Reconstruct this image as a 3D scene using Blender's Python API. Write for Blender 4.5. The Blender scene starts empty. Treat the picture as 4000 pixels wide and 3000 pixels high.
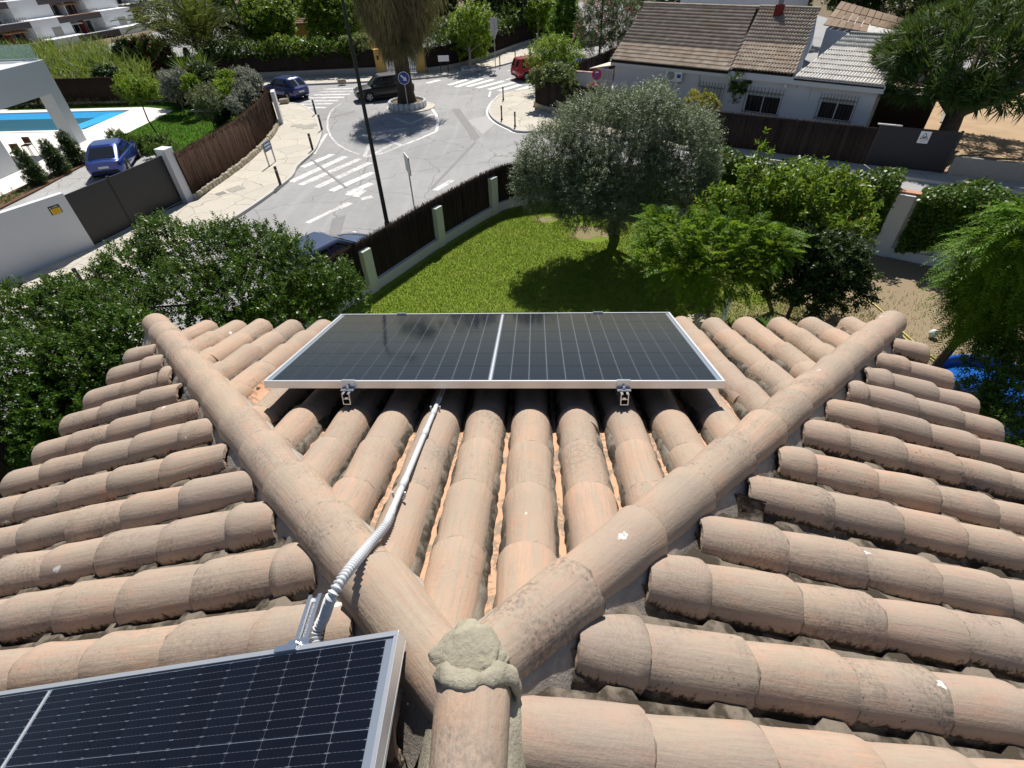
import bpy, bmesh, math, random
import numpy as np
from mathutils import Vector, Matrix
R_ = math.radians
scene = bpy.context.scene
COL = scene.collection

# ------------------------------------------------------------------ camera, sky, sun, exposure
CAM_H = 9.5
YAW, PITCH, ROLL, FPX = R_(-3.468), R_(41.23), R_(-2.274), 1985.4
_f = Vector((math.sin(YAW)*math.cos(PITCH), math.cos(YAW)*math.cos(PITCH), -math.sin(PITCH)))
_r = Vector((math.cos(YAW), -math.sin(YAW), 0)); _u = _r.cross(_f)
_r2 = _r*math.cos(ROLL) + _u*math.sin(ROLL); _u2 = -_r*math.sin(ROLL) + _u*math.cos(ROLL)
cd = bpy.data.cameras.new('camera'); cam = bpy.data.objects.new('camera', cd); COL.objects.link(cam)
M = Matrix((( _r2.x, _u2.x, -_f.x, 0), (_r2.y, _u2.y, -_f.y, 0), (_r2.z, _u2.z, -_f.z, CAM_H), (0, 0, 0, 1)))
cam.matrix_world = M
cd.sensor_width = 36; cd.lens = FPX/4000*36; cd.clip_start = 0.05; cd.clip_end = 2000
scene.camera = cam

SUN_AZ, SUN_EL = R_(1.5), R_(51.5)
w = bpy.data.worlds.new('World'); scene.world = w; w.use_nodes = True
nt = w.node_tree; nt.nodes.clear()
sky = nt.nodes.new('ShaderNodeTexSky'); sky.sky_type = 'NISHITA'; sky.sun_disc = False
sky.sun_elevation = SUN_EL; sky.sun_rotation = SUN_AZ; sky.air_density = 1.0; sky.dust_density = 0.6; sky.ozone_density = 1.2
bg = nt.nodes.new('ShaderNodeBackground'); bg.inputs['Strength'].default_value = 0.055
ow = nt.nodes.new('ShaderNodeOutputWorld'); nt.links.new(sky.outputs[0], bg.inputs[0]); nt.links.new(bg.outputs[0], ow.inputs[0])
sd = bpy.data.lights.new('sun', 'SUN'); sd.energy = 5.0; sd.angle = R_(0.53); sd.color = (1.0, 0.95, 0.88)
sun = bpy.data.objects.new('sun', sd); COL.objects.link(sun)
_s = Vector((math.sin(SUN_AZ)*math.cos(SUN_EL), math.cos(SUN_AZ)*math.cos(SUN_EL), math.sin(SUN_EL)))
sun.rotation_euler = _s.to_track_quat('Z', 'Y').to_euler(); sun.location = (0, 0, 60)
vs = scene.view_settings; vs.view_transform = 'Standard'; vs.look = 'None'; vs.exposure = 0.34; vs.gamma = 1.0; vs.use_curve_mapping = False
scene.display_settings.display_device = 'sRGB'
scene.cycles.use_denoising = True
scene.cycles.max_bounces = 6; scene.cycles.diffuse_bounces = 2; scene.cycles.glossy_bounces = 3
scene.cycles.transmission_bounces = 4; scene.cycles.transparent_max_bounces = 6
scene.cycles.caustics_reflective = False; scene.cycles.caustics_refractive = False

def G(px, py, z=0.0):
    """point of the level z seen at photograph pixel (4000 x 3000): used to survey the place"""
    d = _r2*((px-2000)/FPX) + _u2*((1500-py)/FPX) + _f
    k = (z-CAM_H)/d.z
    return Vector((d.x*k, d.y*k, z))

# ------------------------------------------------------------------ helpers
def tag(o, label=None, cat=None, group=None, kind=None):
    if label: o['label'] = label
    if cat: o['category'] = cat
    if group: o['group'] = group
    if kind: o['kind'] = kind
    return o
def empty(name, loc=(0, 0, 0), rz=0.0, label=None, cat=None, group=None, kind=None):
    o = bpy.data.objects.new(name, None); o.empty_display_size = 0.2
    COL.objects.link(o); o.location = loc; o.rotation_euler = (0, 0, rz)
    return tag(o, label, cat, group, kind)
def link(name, me, mat=None, parent=None, loc=None, rot=None, smooth=None):
    o = bpy.data.objects.new(name, me); COL.objects.link(o)
    if mat is not None and len(me.materials) == 0:
        for m_ in (mat if isinstance(mat, (list, tuple)) else [mat]): me.materials.append(m_)
    if parent is not None: o.parent = parent
    if loc is not None: o.location = loc
    if rot is not None: o.rotation_euler = rot
    return o
def inst(o, parent=None, loc=None, rot=None, scale=None):
    c = o.copy(); COL.objects.link(c)
    if parent is not None: c.parent = parent
    if loc is not None: c.location = loc
    if rot is not None: c.rotation_euler = rot
    if scale is not None: c.scale = scale
    return c
def copy_tree(o, parent=None, loc=None, rz=None, label=None):
    c = o.copy(); COL.objects.link(c)
    if parent is not None: c.parent = parent
    if loc is not None: c.location = loc
    if rz is not None: c.rotation_euler = (0, 0, rz)
    if label: c['label'] = label
    for ch in list(o.children): copy_tree(ch, c)
    return c

class MB:
    """collects shapes, builds one mesh object"""
    def __init__(self): self.v = []; self.f = []; self.mi = []; self.sm = []
    def add(self, verts, faces, mi=0, smooth=False):
        n = len(self.v); self.v += [tuple(p) for p in verts]
        for f in faces: self.f.append(tuple(i+n for i in f)); self.mi.append(mi); self.sm.append(smooth)
    def box(self, lo, hi, mi=0, M=None):
        x0, y0, z0 = lo; x1, y1, z1 = hi
        vs_ = [(x0,y0,z0),(x1,y0,z0),(x1,y1,z0),(x0,y1,z0),(x0,y0,z1),(x1,y0,z1),(x1,y1,z1),(x0,y1,z1)]
        if M is not None: vs_ = [M @ Vector(p) for p in vs_]
        self.add(vs_, [(0,3,2,1),(4,5,6,7),(0,1,5,4),(1,2,6,5),(2,3,7,6),(3,0,4,7)], mi)
        return self
    def cbox(self, c, s, mi=0, rz=0.0):
        Mx = Matrix.Translation(c) @ Matrix.Rotation(rz, 4, 'Z')
        return self.box((-s[0]/2, -s[1]/2, -s[2]/2), (s[0]/2, s[1]/2, s[2]/2), mi, Mx)
    def prism(self, poly, z0, z1, mi=0):
        n = len(poly)
        a = sum(poly[i][0]*poly[(i+1) % n][1]-poly[(i+1) % n][0]*poly[i][1] for i in range(n))
        if a < 0: poly = poly[::-1]
        vs_ = [(p[0], p[1], z0) for p in poly] + [(p[0], p[1], z1) for p in poly]
        fs = [tuple(range(n))[::-1], tuple(range(n, 2*n))] + [(i, (i+1) % n, (i+1) % n+n, i+n) for i in range(n)]
        self.add(vs_, fs, mi); return self
    def tube(self, pts, r, seg=8, mi=0, caps=True, smooth=True):
        pts = [Vector(p) for p in pts]; n = len(pts)
        rs = r if isinstance(r, (list, tuple)) else [r]*n
        ref = None; rings = []
        for i, p in enumerate(pts):
            t = (pts[min(i+1, n-1)]-pts[max(i-1, 0)]).normalized()
            if ref is None:
                ref = t.orthogonal().normalized()
            ref = (ref - t*ref.dot(t)).normalized(); b = t.cross(ref)
            rings.append([p + (ref*math.cos(2*math.pi*k/seg) + b*math.sin(2*math.pi*k/seg))*rs[i] for k in range(seg)])
        vs_ = [q for ring in rings for q in ring]
        fs = [(i*seg+k, i*seg+(k+1) % seg, (i+1)*seg+(k+1) % seg, (i+1)*seg+k) for i in range(n-1) for k in range(seg)]
        self.add(vs_, fs, mi, smooth)
        if caps:
            self.add(rings[0], [tuple(range(seg))[::-1]], mi); self.add(rings[-1], [tuple(range(seg))], mi)
        return self
    def lathe(self, prof, seg=16, c=(0, 0, 0), mi=0, smooth=True):
        n = len(prof)
        vs_ = [(c[0]+r*math.cos(2*math.pi*k/seg), c[1]+r*math.sin(2*math.pi*k/seg), c[2]+z) for r, z in prof for k in range(seg)]
        fs = [(i*seg+k, i*seg+(k+1) % seg, (i+1)*seg+(k+1) % seg, (i+1)*seg+k) for i in range(n-1) for k in range(seg)]
        self.add(vs_, fs, mi, smooth); return self
    def disc(self, c, r, axis, th=0.02, seg=20, mi=0, mi_side=None):
        ax = Vector(axis).normalized(); a = ax.orthogonal().normalized(); b = ax.cross(a); c = Vector(c)
        r0 = [c + (a*math.cos(2*math.pi*k/seg)+b*math.sin(2*math.pi*k/seg))*r for k in range(seg)]
        r1 = [p + ax*th for p in r0]
        self.add(r0+r1, [tuple(range(seg))[::-1], tuple(range(seg, 2*seg))], mi)
        self.add(r0+r1, [(k, (k+1) % seg, (k+1) % seg+seg, k+seg) for k in range(seg)], mi if mi_side is None else mi_side)
        return self
    def mesh(self, name, bevel=0.0):
        me = bpy.data.meshes.new(name); me.from_pydata(self.v, [], self.f)
        me.polygons.foreach_set('material_index', self.mi); me.polygons.foreach_set('use_smooth', self.sm)
        if bevel > 0:
            bm = bmesh.new(); bm.from_mesh(me); bmesh.ops.remove_doubles(bm, verts=bm.verts, dist=1e-5)
            es = [e for e in bm.edges if len(e.link_faces) == 2 and e.calc_face_angle(0) > 0.6]
            bmesh.ops.bevel(bm, geom=es, offset=bevel, segments=2, affect='EDGES', clamp_overlap=True)
            bm.to_mesh(me); bm.free()
        me.update(); return me
    def build(self, name, mat, parent=None, loc=None, rot=None, bevel=0.0):
        return link(name, self.mesh(name, bevel), mat, parent, loc, rot)

def np_mesh(name, V, F4, smooth=False):
    """fast mesh from numpy: V (n,3), F4 (m,4)"""
    me = bpy.data.meshes.new(name); k = F4.shape[1]
    me.vertices.add(len(V)); me.vertices.foreach_set('co', np.ascontiguousarray(V, dtype=np.float32).ravel())
    me.loops.add(F4.size); me.loops.foreach_set('vertex_index', np.ascontiguousarray(F4, dtype=np.int32).ravel())
    me.polygons.add(len(F4)); me.polygons.foreach_set('loop_start', np.arange(0, F4.size, k, dtype=np.int32))
    me.polygons.foreach_set('loop_total', np.full(len(F4), k, dtype=np.int32))
    if smooth: me.polygons.foreach_set('use_smooth', np.ones(len(F4), dtype=bool))
    me.update(calc_edges=True); return me

# ------------------------------------------------------------------ materials
def lin(h):
    h = h.lstrip('#'); c = [int(h[i:i+2], 16)/255 for i in (0, 2, 4)]
    return tuple(((x/12.92) if x <= 0.04045 else ((x+0.055)/1.055)**2.4) for x in c)
class Mat:
    def __init__(self, name, rough=0.7, spec=0.3, metal=0.0):
        self.m = bpy.data.materials.new(name); self.m.use_nodes = True; self.t = self.m.node_tree
        self.t.nodes.clear(); self.out = self.n('ShaderNodeOutputMaterial'); self.p = self.n('ShaderNodeBsdfPrincipled')
        self.l(self.p.outputs[0], self.out.inputs[0]); self.p.inputs['Roughness'].default_value = rough
        self.p.inputs['Metallic'].default_value = metal; self.p.inputs['Specular IOR Level'].default_value = spec
        self._tc = None
    def n(self, t, **kw):
        nd = self.t.nodes.new(t)
        for k, v in kw.items():
            if k in nd.inputs.keys(): nd.inputs[k].default_value = v
            else: setattr(nd, k, v)
        return nd
    def l(self, a, b): self.t.links.new(a, b)
    def coord(self, kind='Object'):
        if self._tc is None: self._tc = self.n('ShaderNodeTexCoord')
        return self._tc.outputs[kind]
    def pos(self):
        return self.n('ShaderNodeNewGeometry').outputs['Position']
    def mapped(self, vec, scale=(1, 1, 1), loc=(0, 0, 0), rot=(0, 0, 0)):
        mp = self.n('ShaderNodeMapping'); mp.inputs['Scale'].default_value = scale; mp.inputs['Location'].default_value = loc
        mp.inputs['Rotation'].default_value = rot; self.l(vec, mp.inputs[0]); return mp.outputs[0]
    def noise(self, vec, scale=5.0, detail=4.0, rough=0.55, dist=0.0):
        nd = self.n('ShaderNodeTexNoise'); nd.inputs['Scale'].default_value = scale; nd.inputs['Detail'].default_value = detail
        nd.inputs['Roughness'].default_value = rough; nd.inputs['Distortion'].default_value = dist
        self.l(vec, nd.inputs['Vector']); return nd.outputs['Fac']
    def voro(self, vec, scale=5.0, feat='F1', out='Distance', rnd=1.0):
        nd = self.n('ShaderNodeTexVoronoi'); nd.feature = feat; nd.inputs['Scale'].default_value = scale
        nd.inputs['Randomness'].default_value = rnd
        self.l(vec, nd.inputs['Vector']); return nd.outputs[out]
    def ramp(self, fac, stops):
        nd = self.n('ShaderNodeValToRGB'); cr = nd.color_ramp
        while len(cr.elements) < len(stops): cr.elements.new(0.5)
        for e, (p, c) in zip(cr.elements, stops):
            e.position = p; e.color = (c, c, c, 1) if isinstance(c, (int, float)) else (*c[:3], 1)
        self.l(fac, nd.inputs[0]); return nd.outputs[0]
    def mix(self, fac, a, b, mode='MIX'):
        nd = self.n('ShaderNodeMix'); nd.data_type = 'RGBA'; nd.blend_type = mode
        for s, v in ((0, fac), (6, a), (7, b)):
            if hasattr(v, 'is_linked'): self.l(v, nd.inputs[s])
            elif s == 0: nd.inputs[0].default_value = v
            else: nd.inputs[s].default_value = (*v[:3], 1)
        return nd.outputs[2]
    def math(self, op, a, b=None, clamp=False):
        nd = self.n('ShaderNodeMath'); nd.operation = op; nd.use_clamp = clamp
        for s, v in ((0, a), (1, b)):
            if v is None: continue
            if hasattr(v, 'is_linked'): self.l(v, nd.inputs[s])
            else: nd.inputs[s].default_value = v
        return nd.outputs[0]
    def sep(self, vec):
        nd = self.n('ShaderNodeSeparateXYZ'); self.l(vec, nd.inputs[0]); return nd.outputs
    def rnd(self):
        return self.n('ShaderNodeObjectInfo').outputs['Random']
    def island(self):
        return self.n('ShaderNodeNewGeometry').outputs['Random Per Island']
    def offset_by_random(self, vec, amt=37.0):
        r = self.math('MULTIPLY', self.rnd(), amt)
        cb = self.n('ShaderNodeCombineXYZ'); self.l(r, cb.inputs[0]); self.l(r, cb.inputs[1]); self.l(r, cb.inputs[2])
        a = self.n('ShaderNodeVectorMath'); a.operation = 'ADD'; self.l(vec, a.inputs[0]); self.l(cb.outputs[0], a.inputs[1]); return a.outputs[0]
    def col(self, c):
        if hasattr(c, 'is_linked'): self.l(c, self.p.inputs['Base Color'])
        else: self.p.inputs['Base Color'].default_value = (*c[:3], 1)
        return self
    def rough(self, c): self.l(c, self.p.inputs['Roughness']); return self
    def bump(self, h, strength=0.3, dist=0.01):
        b = self.n('ShaderNodeBump'); b.inputs['Strength'].default_value = strength; b.inputs['Distance'].default_value = dist
        self.l(h, b.inputs['Height']); self.l(b.outputs[0], self.p.inputs['Normal']); return self

def simple(name, c, rough=0.6, spec=0.3, metal=0.0, var=0.12, scale=3.0, bump=0.0, coat=0.0):
    """a plain colour broken up by soft noise"""
    a = Mat(name, rough, spec, metal); v = a.pos()
    f = a.noise(v, scale, 5, 0.6)
    a.col(a.mix(f, tuple(x*(1-var) for x in c), tuple(min(1, x*(1+var)) for x in c)))
    if bump: a.bump(a.noise(v, scale*12, 4, 0.6), bump, 0.01)
    if coat: a.p.inputs['Coat Weight'].default_value = coat; a.p.inputs['Coat Roughness'].default_value = 0.04
    return a.m

def leaf_mat(name, c0, c1, rough=0.45, trans=0.35, c2=None, w2=0.12, spec=0.22, clump=1.7, patch=None):
    """foliage: colour differs leaf by leaf, some light goes through"""
    a = Mat(name, rough, spec); i = a.island()
    stops = [(0.0, c0), (1.0 if c2 is None else 1-w2, c1)]
    if c2 is not None: stops += [(1.0, c2)]
    c = a.ramp(i, stops); ps = a.pos()
    c = a.mix(1.0, c, a.ramp(a.noise(ps, clump, 3, 0.6), [(0.30, 0.62), (0.52, 1.0), (0.70, 1.22)]), 'MULTIPLY')
    if patch: c = a.mix(a.math('MULTIPLY', a.ramp(a.noise(ps, 0.9, 5, 0.65, 0.5), [(0.44, 0.0), (0.66, 1.0)]), 0.75), c, patch)
    a.col(c)
    tr = a.n('ShaderNodeBsdfTranslucent'); a.l(a.mix(0.35, c, (0.25, 0.32, 0.03)), tr.inputs[0])
    mx = a.n('ShaderNodeMixShader'); mx.inputs[0].default_value = trans
    a.l(a.p.outputs[0], mx.inputs[1]); a.l(tr.outputs[0], mx.inputs[2]); a.l(mx.outputs[0], a.out.inputs[0])
    return a.m
# ------------------------------------------------------------------ our own roof
rng = random.Random(11)
TA = 1/3.0; AL = math.atan(TA); CA, SA = math.cos(AL), math.sin(AL)
AX, AY, AZ = -0.165, 0.395, 8.315 - 0.088            # apex of the hips, tile base level
T_F, T_L, T_R = 2.70, 2.60, 2.69                     # plan distance apex -> eaves
FACES = {'F': (Vector((0, 1, 0)), T_F), 'L': (Vector((-1, 0, 0)), T_L), 'R': (Vector((1, 0, 0)), T_R)}

def tile_material(name, tint=(1, 1, 1), lichen=0.5, moss=0.5, crest=0.45):
    a = Mat(name, 0.85, 0.15); v = a.offset_by_random(a.coord('Object')); ob = a.coord('Object')
    r = a.rnd()
    base = a.ramp(r, [(0.0, (0.45, 0.305, 0.235)), (0.2, (0.40, 0.305, 0.24)), (0.4, (0.50, 0.335, 0.25)), (0.6, (0.37, 0.275, 0.22)), (0.8, (0.47, 0.34, 0.265)), (1.0, (0.52, 0.335, 0.25))])
    base = a.mix(1.0, base, tint, 'MULTIPLY')
    # drawn-clay streaks that run along the tile
    st = a.noise(a.mapped(v, (55, 3.0, 55)), 1.0, 5, 0.62)
    base = a.mix(a.ramp(st, [(0.36, 0.0), (0.62, 1.0)]), base, (0.42, 0.335, 0.25))
    st2 = a.noise(a.mapped(v, (130, 7.0, 130)), 1.0, 3, 0.6)
    base = a.mix(a.math('MULTIPLY', a.ramp(st2, [(0.55, 0.0), (0.75, 1.0)]), 0.6), base, (0.26, 0.215, 0.175))
    # rosy worn patches
    pk = a.noise(v, 9, 3, 0.6)
    base = a.mix(a.math('MULTIPLY', a.ramp(pk, [(0.52, 0.0), (0.68, 1.0)]), 0.5), base, (0.50, 0.30, 0.20))
    wp = a.pos(); gr = a.noise(wp, 1.7, 4, 0.6); base = a.mix(a.math('MULTIPLY', a.ramp(gr, [(0.42, 0.0), (0.66, 1.0)]), 0.55), base, (0.33, 0.275, 0.235))
    rr = a.math('FRACT', a.math('MULTIPLY', r, 7.31)); heavy = a.ramp(rr, [(0.15, 0.12), (0.6, 0.6), (0.95, 1.0)])
    # grey-black weather film in ragged patches, mostly in bands near the crest
    big = a.noise(v, 5.0, 4, 0.6); fine = a.noise(v, 75, 5, 0.7)
    film = a.math('MULTIPLY', a.ramp(big, [(0.43, 0.0), (0.62, 1.0)]), a.ramp(fine, [(0.42, 0.0), (0.60, 1.0)]))
    base = a.mix(a.math('MULTIPLY', a.math('MULTIPLY', film, heavy), min(1.0, lichen*1.25)), base, (0.175, 0.15, 0.125))
    # lichen spots
    vd = a.voro(v, 48); pm = a.noise(v, 11, 2)
    sp = a.math('MULTIPLY', a.ramp(vd, [(0.16, 1.0), (0.25, 0.0)]), a.ramp(pm, [(0.50, 0.0), (0.60, 1.0)]))
    base = a.mix(a.math('MULTIPLY', a.math('MULTIPLY', sp, heavy), 0.85), base, (0.14, 0.12, 0.10))
    vd2 = a.voro(v, 110); 
    sp2 = a.math('MULTIPLY', a.ramp(vd2, [(0.13, 1.0), (0.22, 0.0)]), a.ramp(a.noise(v, 17, 2), [(0.54, 0.0), (0.64, 1.0)]))
    base = a.mix(a.math('MULTIPLY', a.math('MULTIPLY', sp2, heavy), 0.85), base, (0.12, 0.105, 0.09))
    # a few bird droppings
    vd3 = a.voro(a.mapped(v, (1, 0.6, 1)), 9.0); k3 = a.voro(a.mapped(v, (1, 0.6, 1)), 9.0, out='Color')
    sel = a.ramp(a.sep(k3)[0], [(0.90, 0.0), (0.91, 1.0)])
    dr = a.math('MULTIPLY', a.ramp(a.math('ADD', vd3, a.math('MULTIPLY', a.math('SUBTRACT', fine, 0.5), 0.35)), [(0.085, 1.0), (0.11, 0.0)]), sel)
    base = a.mix(dr, base, (0.80, 0.79, 0.76))
    # moss where the flank meets the mortar
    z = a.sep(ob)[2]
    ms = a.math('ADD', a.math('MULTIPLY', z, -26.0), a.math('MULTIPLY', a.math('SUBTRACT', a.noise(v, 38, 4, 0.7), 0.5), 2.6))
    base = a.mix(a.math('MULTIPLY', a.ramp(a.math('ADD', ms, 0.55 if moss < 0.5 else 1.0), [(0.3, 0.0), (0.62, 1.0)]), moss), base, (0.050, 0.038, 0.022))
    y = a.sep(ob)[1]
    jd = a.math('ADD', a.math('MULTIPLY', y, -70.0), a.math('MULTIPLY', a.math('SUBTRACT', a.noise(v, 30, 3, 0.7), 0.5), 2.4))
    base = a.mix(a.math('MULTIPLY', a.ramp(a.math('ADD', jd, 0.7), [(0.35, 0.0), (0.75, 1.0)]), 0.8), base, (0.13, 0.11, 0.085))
    cr = a.ramp(a.math('MULTIPLY', a.sep(ob)[2], 10.0), [(0.62, 0.0), (0.86, 1.0)])
    base = a.mix(a.math('MULTIPLY', a.math('MULTIPLY', cr, a.ramp(st, [(0.40, 0.25), (0.58, 1.0)])), crest), base, (0.33, 0.28, 0.225))
    a.col(base)
    h = a.math('ADD', a.math('MULTIPLY', st, 0.7), a.math('MULTIPLY', fine, 0.5))
    a.bump(h, 0.55, 0.006)
    return a.m
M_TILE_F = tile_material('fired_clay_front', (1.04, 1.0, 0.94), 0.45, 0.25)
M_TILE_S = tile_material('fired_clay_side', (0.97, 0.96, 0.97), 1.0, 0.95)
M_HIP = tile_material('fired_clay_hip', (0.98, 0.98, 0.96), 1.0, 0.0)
def channel_material():
    a = Mat('fired_clay_channel', 0.85, 0.15); v = a.offset_by_random(a.coord('Object'))
    n = a.noise(v, 30, 5, 0.65, 0.8); n2 = a.noise(a.mapped(v, (40, 5, 40)), 1.0, 4)
    b = a.mix(n2, (0.62, 0.37, 0.235), (0.56, 0.30, 0.19))
    film = a.ramp(a.math('ADD', n, a.math('MULTIPLY', a.math('SUBTRACT', a.noise(v, 9, 2), 0.5), 0.9)), [(0.50, 0.0), (0.58, 1.0)])
    b = a.mix(a.math('MULTIPLY', film, 0.85), b, (0.24, 0.20, 0.15))
    b = a.mix(a.ramp(n, [(0.66, 0.0), (0.70, 1.0)]), b, (0.66, 0.47, 0.33))
    a.col(b); a.bump(n, 0.4, 0.006); return a.m
M_CHAN = channel_material()
def mortar_material(name, c0, c1, moss):
    a = Mat(name, 0.95, 0.1); v = a.pos()
    n = a.noise(v, 28, 6, 0.7); n2 = a.noise(v, 7, 3)
    b = a.mix(n, c0, c1)
    b = a.mix(a.math('MULTIPLY', a.ramp(a.math('ADD', n2, a.math('MULTIPLY', n, 0.5)), [(0.66, 0.0), (0.82, 1.0)]), moss), b, (0.042, 0.034, 0.025))
    a.col(b); a.bump(a.noise(v, 90, 5, 0.7), 0.8, 0.006); return a.m
M_MORT = mortar_material('weathered_mortar', (0.17, 0.15, 0.12), (0.31, 0.28, 0.23), 0.8)
M_MORT_S = mortar_material('mossy_shaded_mortar', (0.13, 0.108, 0.085), (0.26, 0.222, 0.178), 0.9)  # moss, and the shade on the bedding, both put into the dark colour
M_MORT_H = mortar_material('hip_mortar', (0.36, 0.32, 0.28), (0.46, 0.42, 0.37), 0.25)
M_MORT_A = mortar_material('apex_mortar', (0.30, 0.275, 0.20), (0.52, 0.48, 0.38), 0.3)
M_DECK = simple('roof_underlay', (0.09, 0.075, 0.06), 0.95)

def cover_mesh(name, L, Rw, Rn, Hw, Hn, th, seed, nseg=14, nlen=5):
    """half-round tile, mouth at y=0 (downhill), narrow end at y=L"""
    r = random.Random(seed); mb = MB(); a0 = R_(90)
    ph = [r.uniform(0, 6.3) for _ in range(6)]
    def ring(y, inner):
        t = y/L; rx = Rw+(Rn-Rw)*t; rz = Hw+(Hn-Hw)*t
        if inner: rx -= th; rz -= th
        out = []
        for k in range(nseg+1):
            ang = -a0 + 2*a0*k/nseg
            wob = 1 + 0.020*math.sin(2*ang+ph[0]) + 0.016*math.sin(7*t+ph[1]+ang) + 0.008*math.sin(5*ang+11*t+ph[4])
            jit = (0.004*math.sin(5*ang+ph[2]) + 0.003*math.sin(13*ang+ph[3]) + r.uniform(-0.0012, 0.0012)) if (t in (0, 1)) else 0
            out.append((rx*wob*math.sin(ang), y+jit, rz*wob*math.cos(ang)))
        return out
    ys = [0, 0.006] + [L*i/nlen for i in range(1, nlen+1)]
    outer = [ring(y, False) for y in ys]
    outer[0] = [(p[0]*0.975, p[1], p[2]*0.975) for p in outer[0]]
    inner = [ring(0, True), ring(L, True)]; inner[0] = [(p[0], 0.0, p[2]) for p in inner[0]]
    V = [p for rg in outer for p in rg]; n = nseg+1
    mb.add(V, [(i*n+k, i*n+k+1, (i+1)*n+k+1, (i+1)*n+k) for i in range(len(ys)-1) for k in range(nseg)], 0, True)
    mb.add(inner[0]+inner[1], [(k+1, k, n+k, n+k+1) for k in range(nseg)], 0, True)
    mb.add(outer[0]+inner[0], [(k+1, k, n+k, n+k+1) for k in range(nseg)], 0, False)
    mb.add(outer[-1]+inner[1], [(k, k+1, n+k+1, n+k) for k in range(nseg)], 0, False)
    # feet
    e0 = [o[0] for o in outer]; e1 = [o[-1] for o in outer]
    mb.add([outer[0][0], outer[-1][0], inner[1][0], inner[0][0], outer[0][-1], outer[-1][-1], inner[1][-1], inner[0][-1]], [(0, 1, 2, 3), (7, 6, 5, 4)], 0, False)
    return mb.mesh(name)

COV = [cover_mesh('cover_tile', 0.42, 0.088+0.003*((s*7) % 3-1), 0.077, 0.087+0.003*((s*5) % 3-1), 0.074, 0.014, s) for s in range(6)]
COVS = [cover_mesh('cover_tile', 0.42, 0.098+0.003*((s*7) % 3-1), 0.079, 0.096+0.003*((s*5) % 3-1), 0.073, 0.014, 20+s) for s in range(6)]
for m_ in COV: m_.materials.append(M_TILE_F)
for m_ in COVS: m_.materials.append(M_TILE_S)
HIPM = [cover_mesh('hip_tile', 0.43, 0.096+0.002*((s*7) % 3-1), 0.077, 0.097, 0.074, 0.014, 40+s) for s in range(5)]
for m_ in HIPM: m_.materials.append(M_HIP)

def channel_mesh(name, L, Rw, Rn, dep, th, seed):
    """trough; wide end uphill (y=L)"""
    r = random.Random(seed); mb = MB(); n = 9; V0 = []; V1 = []
    for y, R in ((0, Rn), (L*0.5, (Rn+Rw)/2), (L, Rw)):
        for k in range(n):
            u = -1+2*k/(n-1); z = dep*(u*u)
            jy = r.uniform(-0.004, 0.004) if y in (0, L) else 0
            V0.append((R*u, y+jy, z)); V1.append((R*u, y+jy, z-th))
    def fs(off, flip): return [((off+i*n+k, off+i*n+k+1, off+(i+1)*n+k+1, off+(i+1)*n+k) if not flip else (off+i*n+k+1, off+i*n+k, off+(i+1)*n+k, off+(i+1)*n+k+1)) for i in range(2) for k in range(n-1)]
    mb.add(V0, fs(0, False), 0, True); mb.add(V1, fs(0, True), 0, True)
    mb.add(V0[:n]+V1[:n], [(k, n+k, n+k+1, k+1) for k in range(n-1)])
    for k in (0, n-1):
        mb.add([V0[k], V0[n+k], V0[2*n+k], V1[2*n+k], V1[n+k], V1[k]], [(0, 1, 4, 5), (1, 2, 3, 4)])
    return mb.mesh(name)
CHA = [channel_mesh('channel_tile', 0.42, 0.082, 0.066, 0.052, 0.012, 70+s) for s in range(4)]
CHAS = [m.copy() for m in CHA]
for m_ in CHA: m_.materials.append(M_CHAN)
for m_ in CHAS: m_.materials.append(M_MORT_S)  # side channels coloured dark: deep shadow between the rows put into the colour

house = empty('house', (0, 0, 0), 0, 'our own two storey house under a hipped roof of weathered clay barrel tiles', 'house')

def face_frame(face):
    d, T = FACES[face]; up = -d
    Y = Vector((up.x*CA, up.y*CA, SA)); Z = Vector((d.x*SA, d.y*SA, CA)); X = Y.cross(Z)
    return d, T, X, Y, Z
def face_point(face, t, s, h=0.0):
    d, T, X, Y, Z = face_frame(face)
    lat = Vector((1, 0, 0)) if face == 'F' else Vector((0, 1, 0))
    o = Vector((AX, 0, 0)) if face != 'F' else Vector((0, AY, 0))
    p = o + d*t + lat*s; p.z = AZ - t*TA
    return p + Z*h
def tile_matrix(face, t, s, h=0.0, yaw=0.0, roll=0.0, pitch=0.0):
    d, T, X, Y, Z = face_frame(face); p = face_point(face, t, s, h)
    Rm = Matrix((X, Y, Z)).transposed().to_4x4()
    return Matrix.Translation(p) @ Rm @ Matrix.Rotation(yaw, 4, 'Z') @ Matrix.Rotation(roll, 4, 'Y') @ Matrix.Rotation(pitch, 4, 'X')
def t_hip(face, s):
    return abs(s-AX) if face == 'F' else max(0.0, s-AY)

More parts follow.
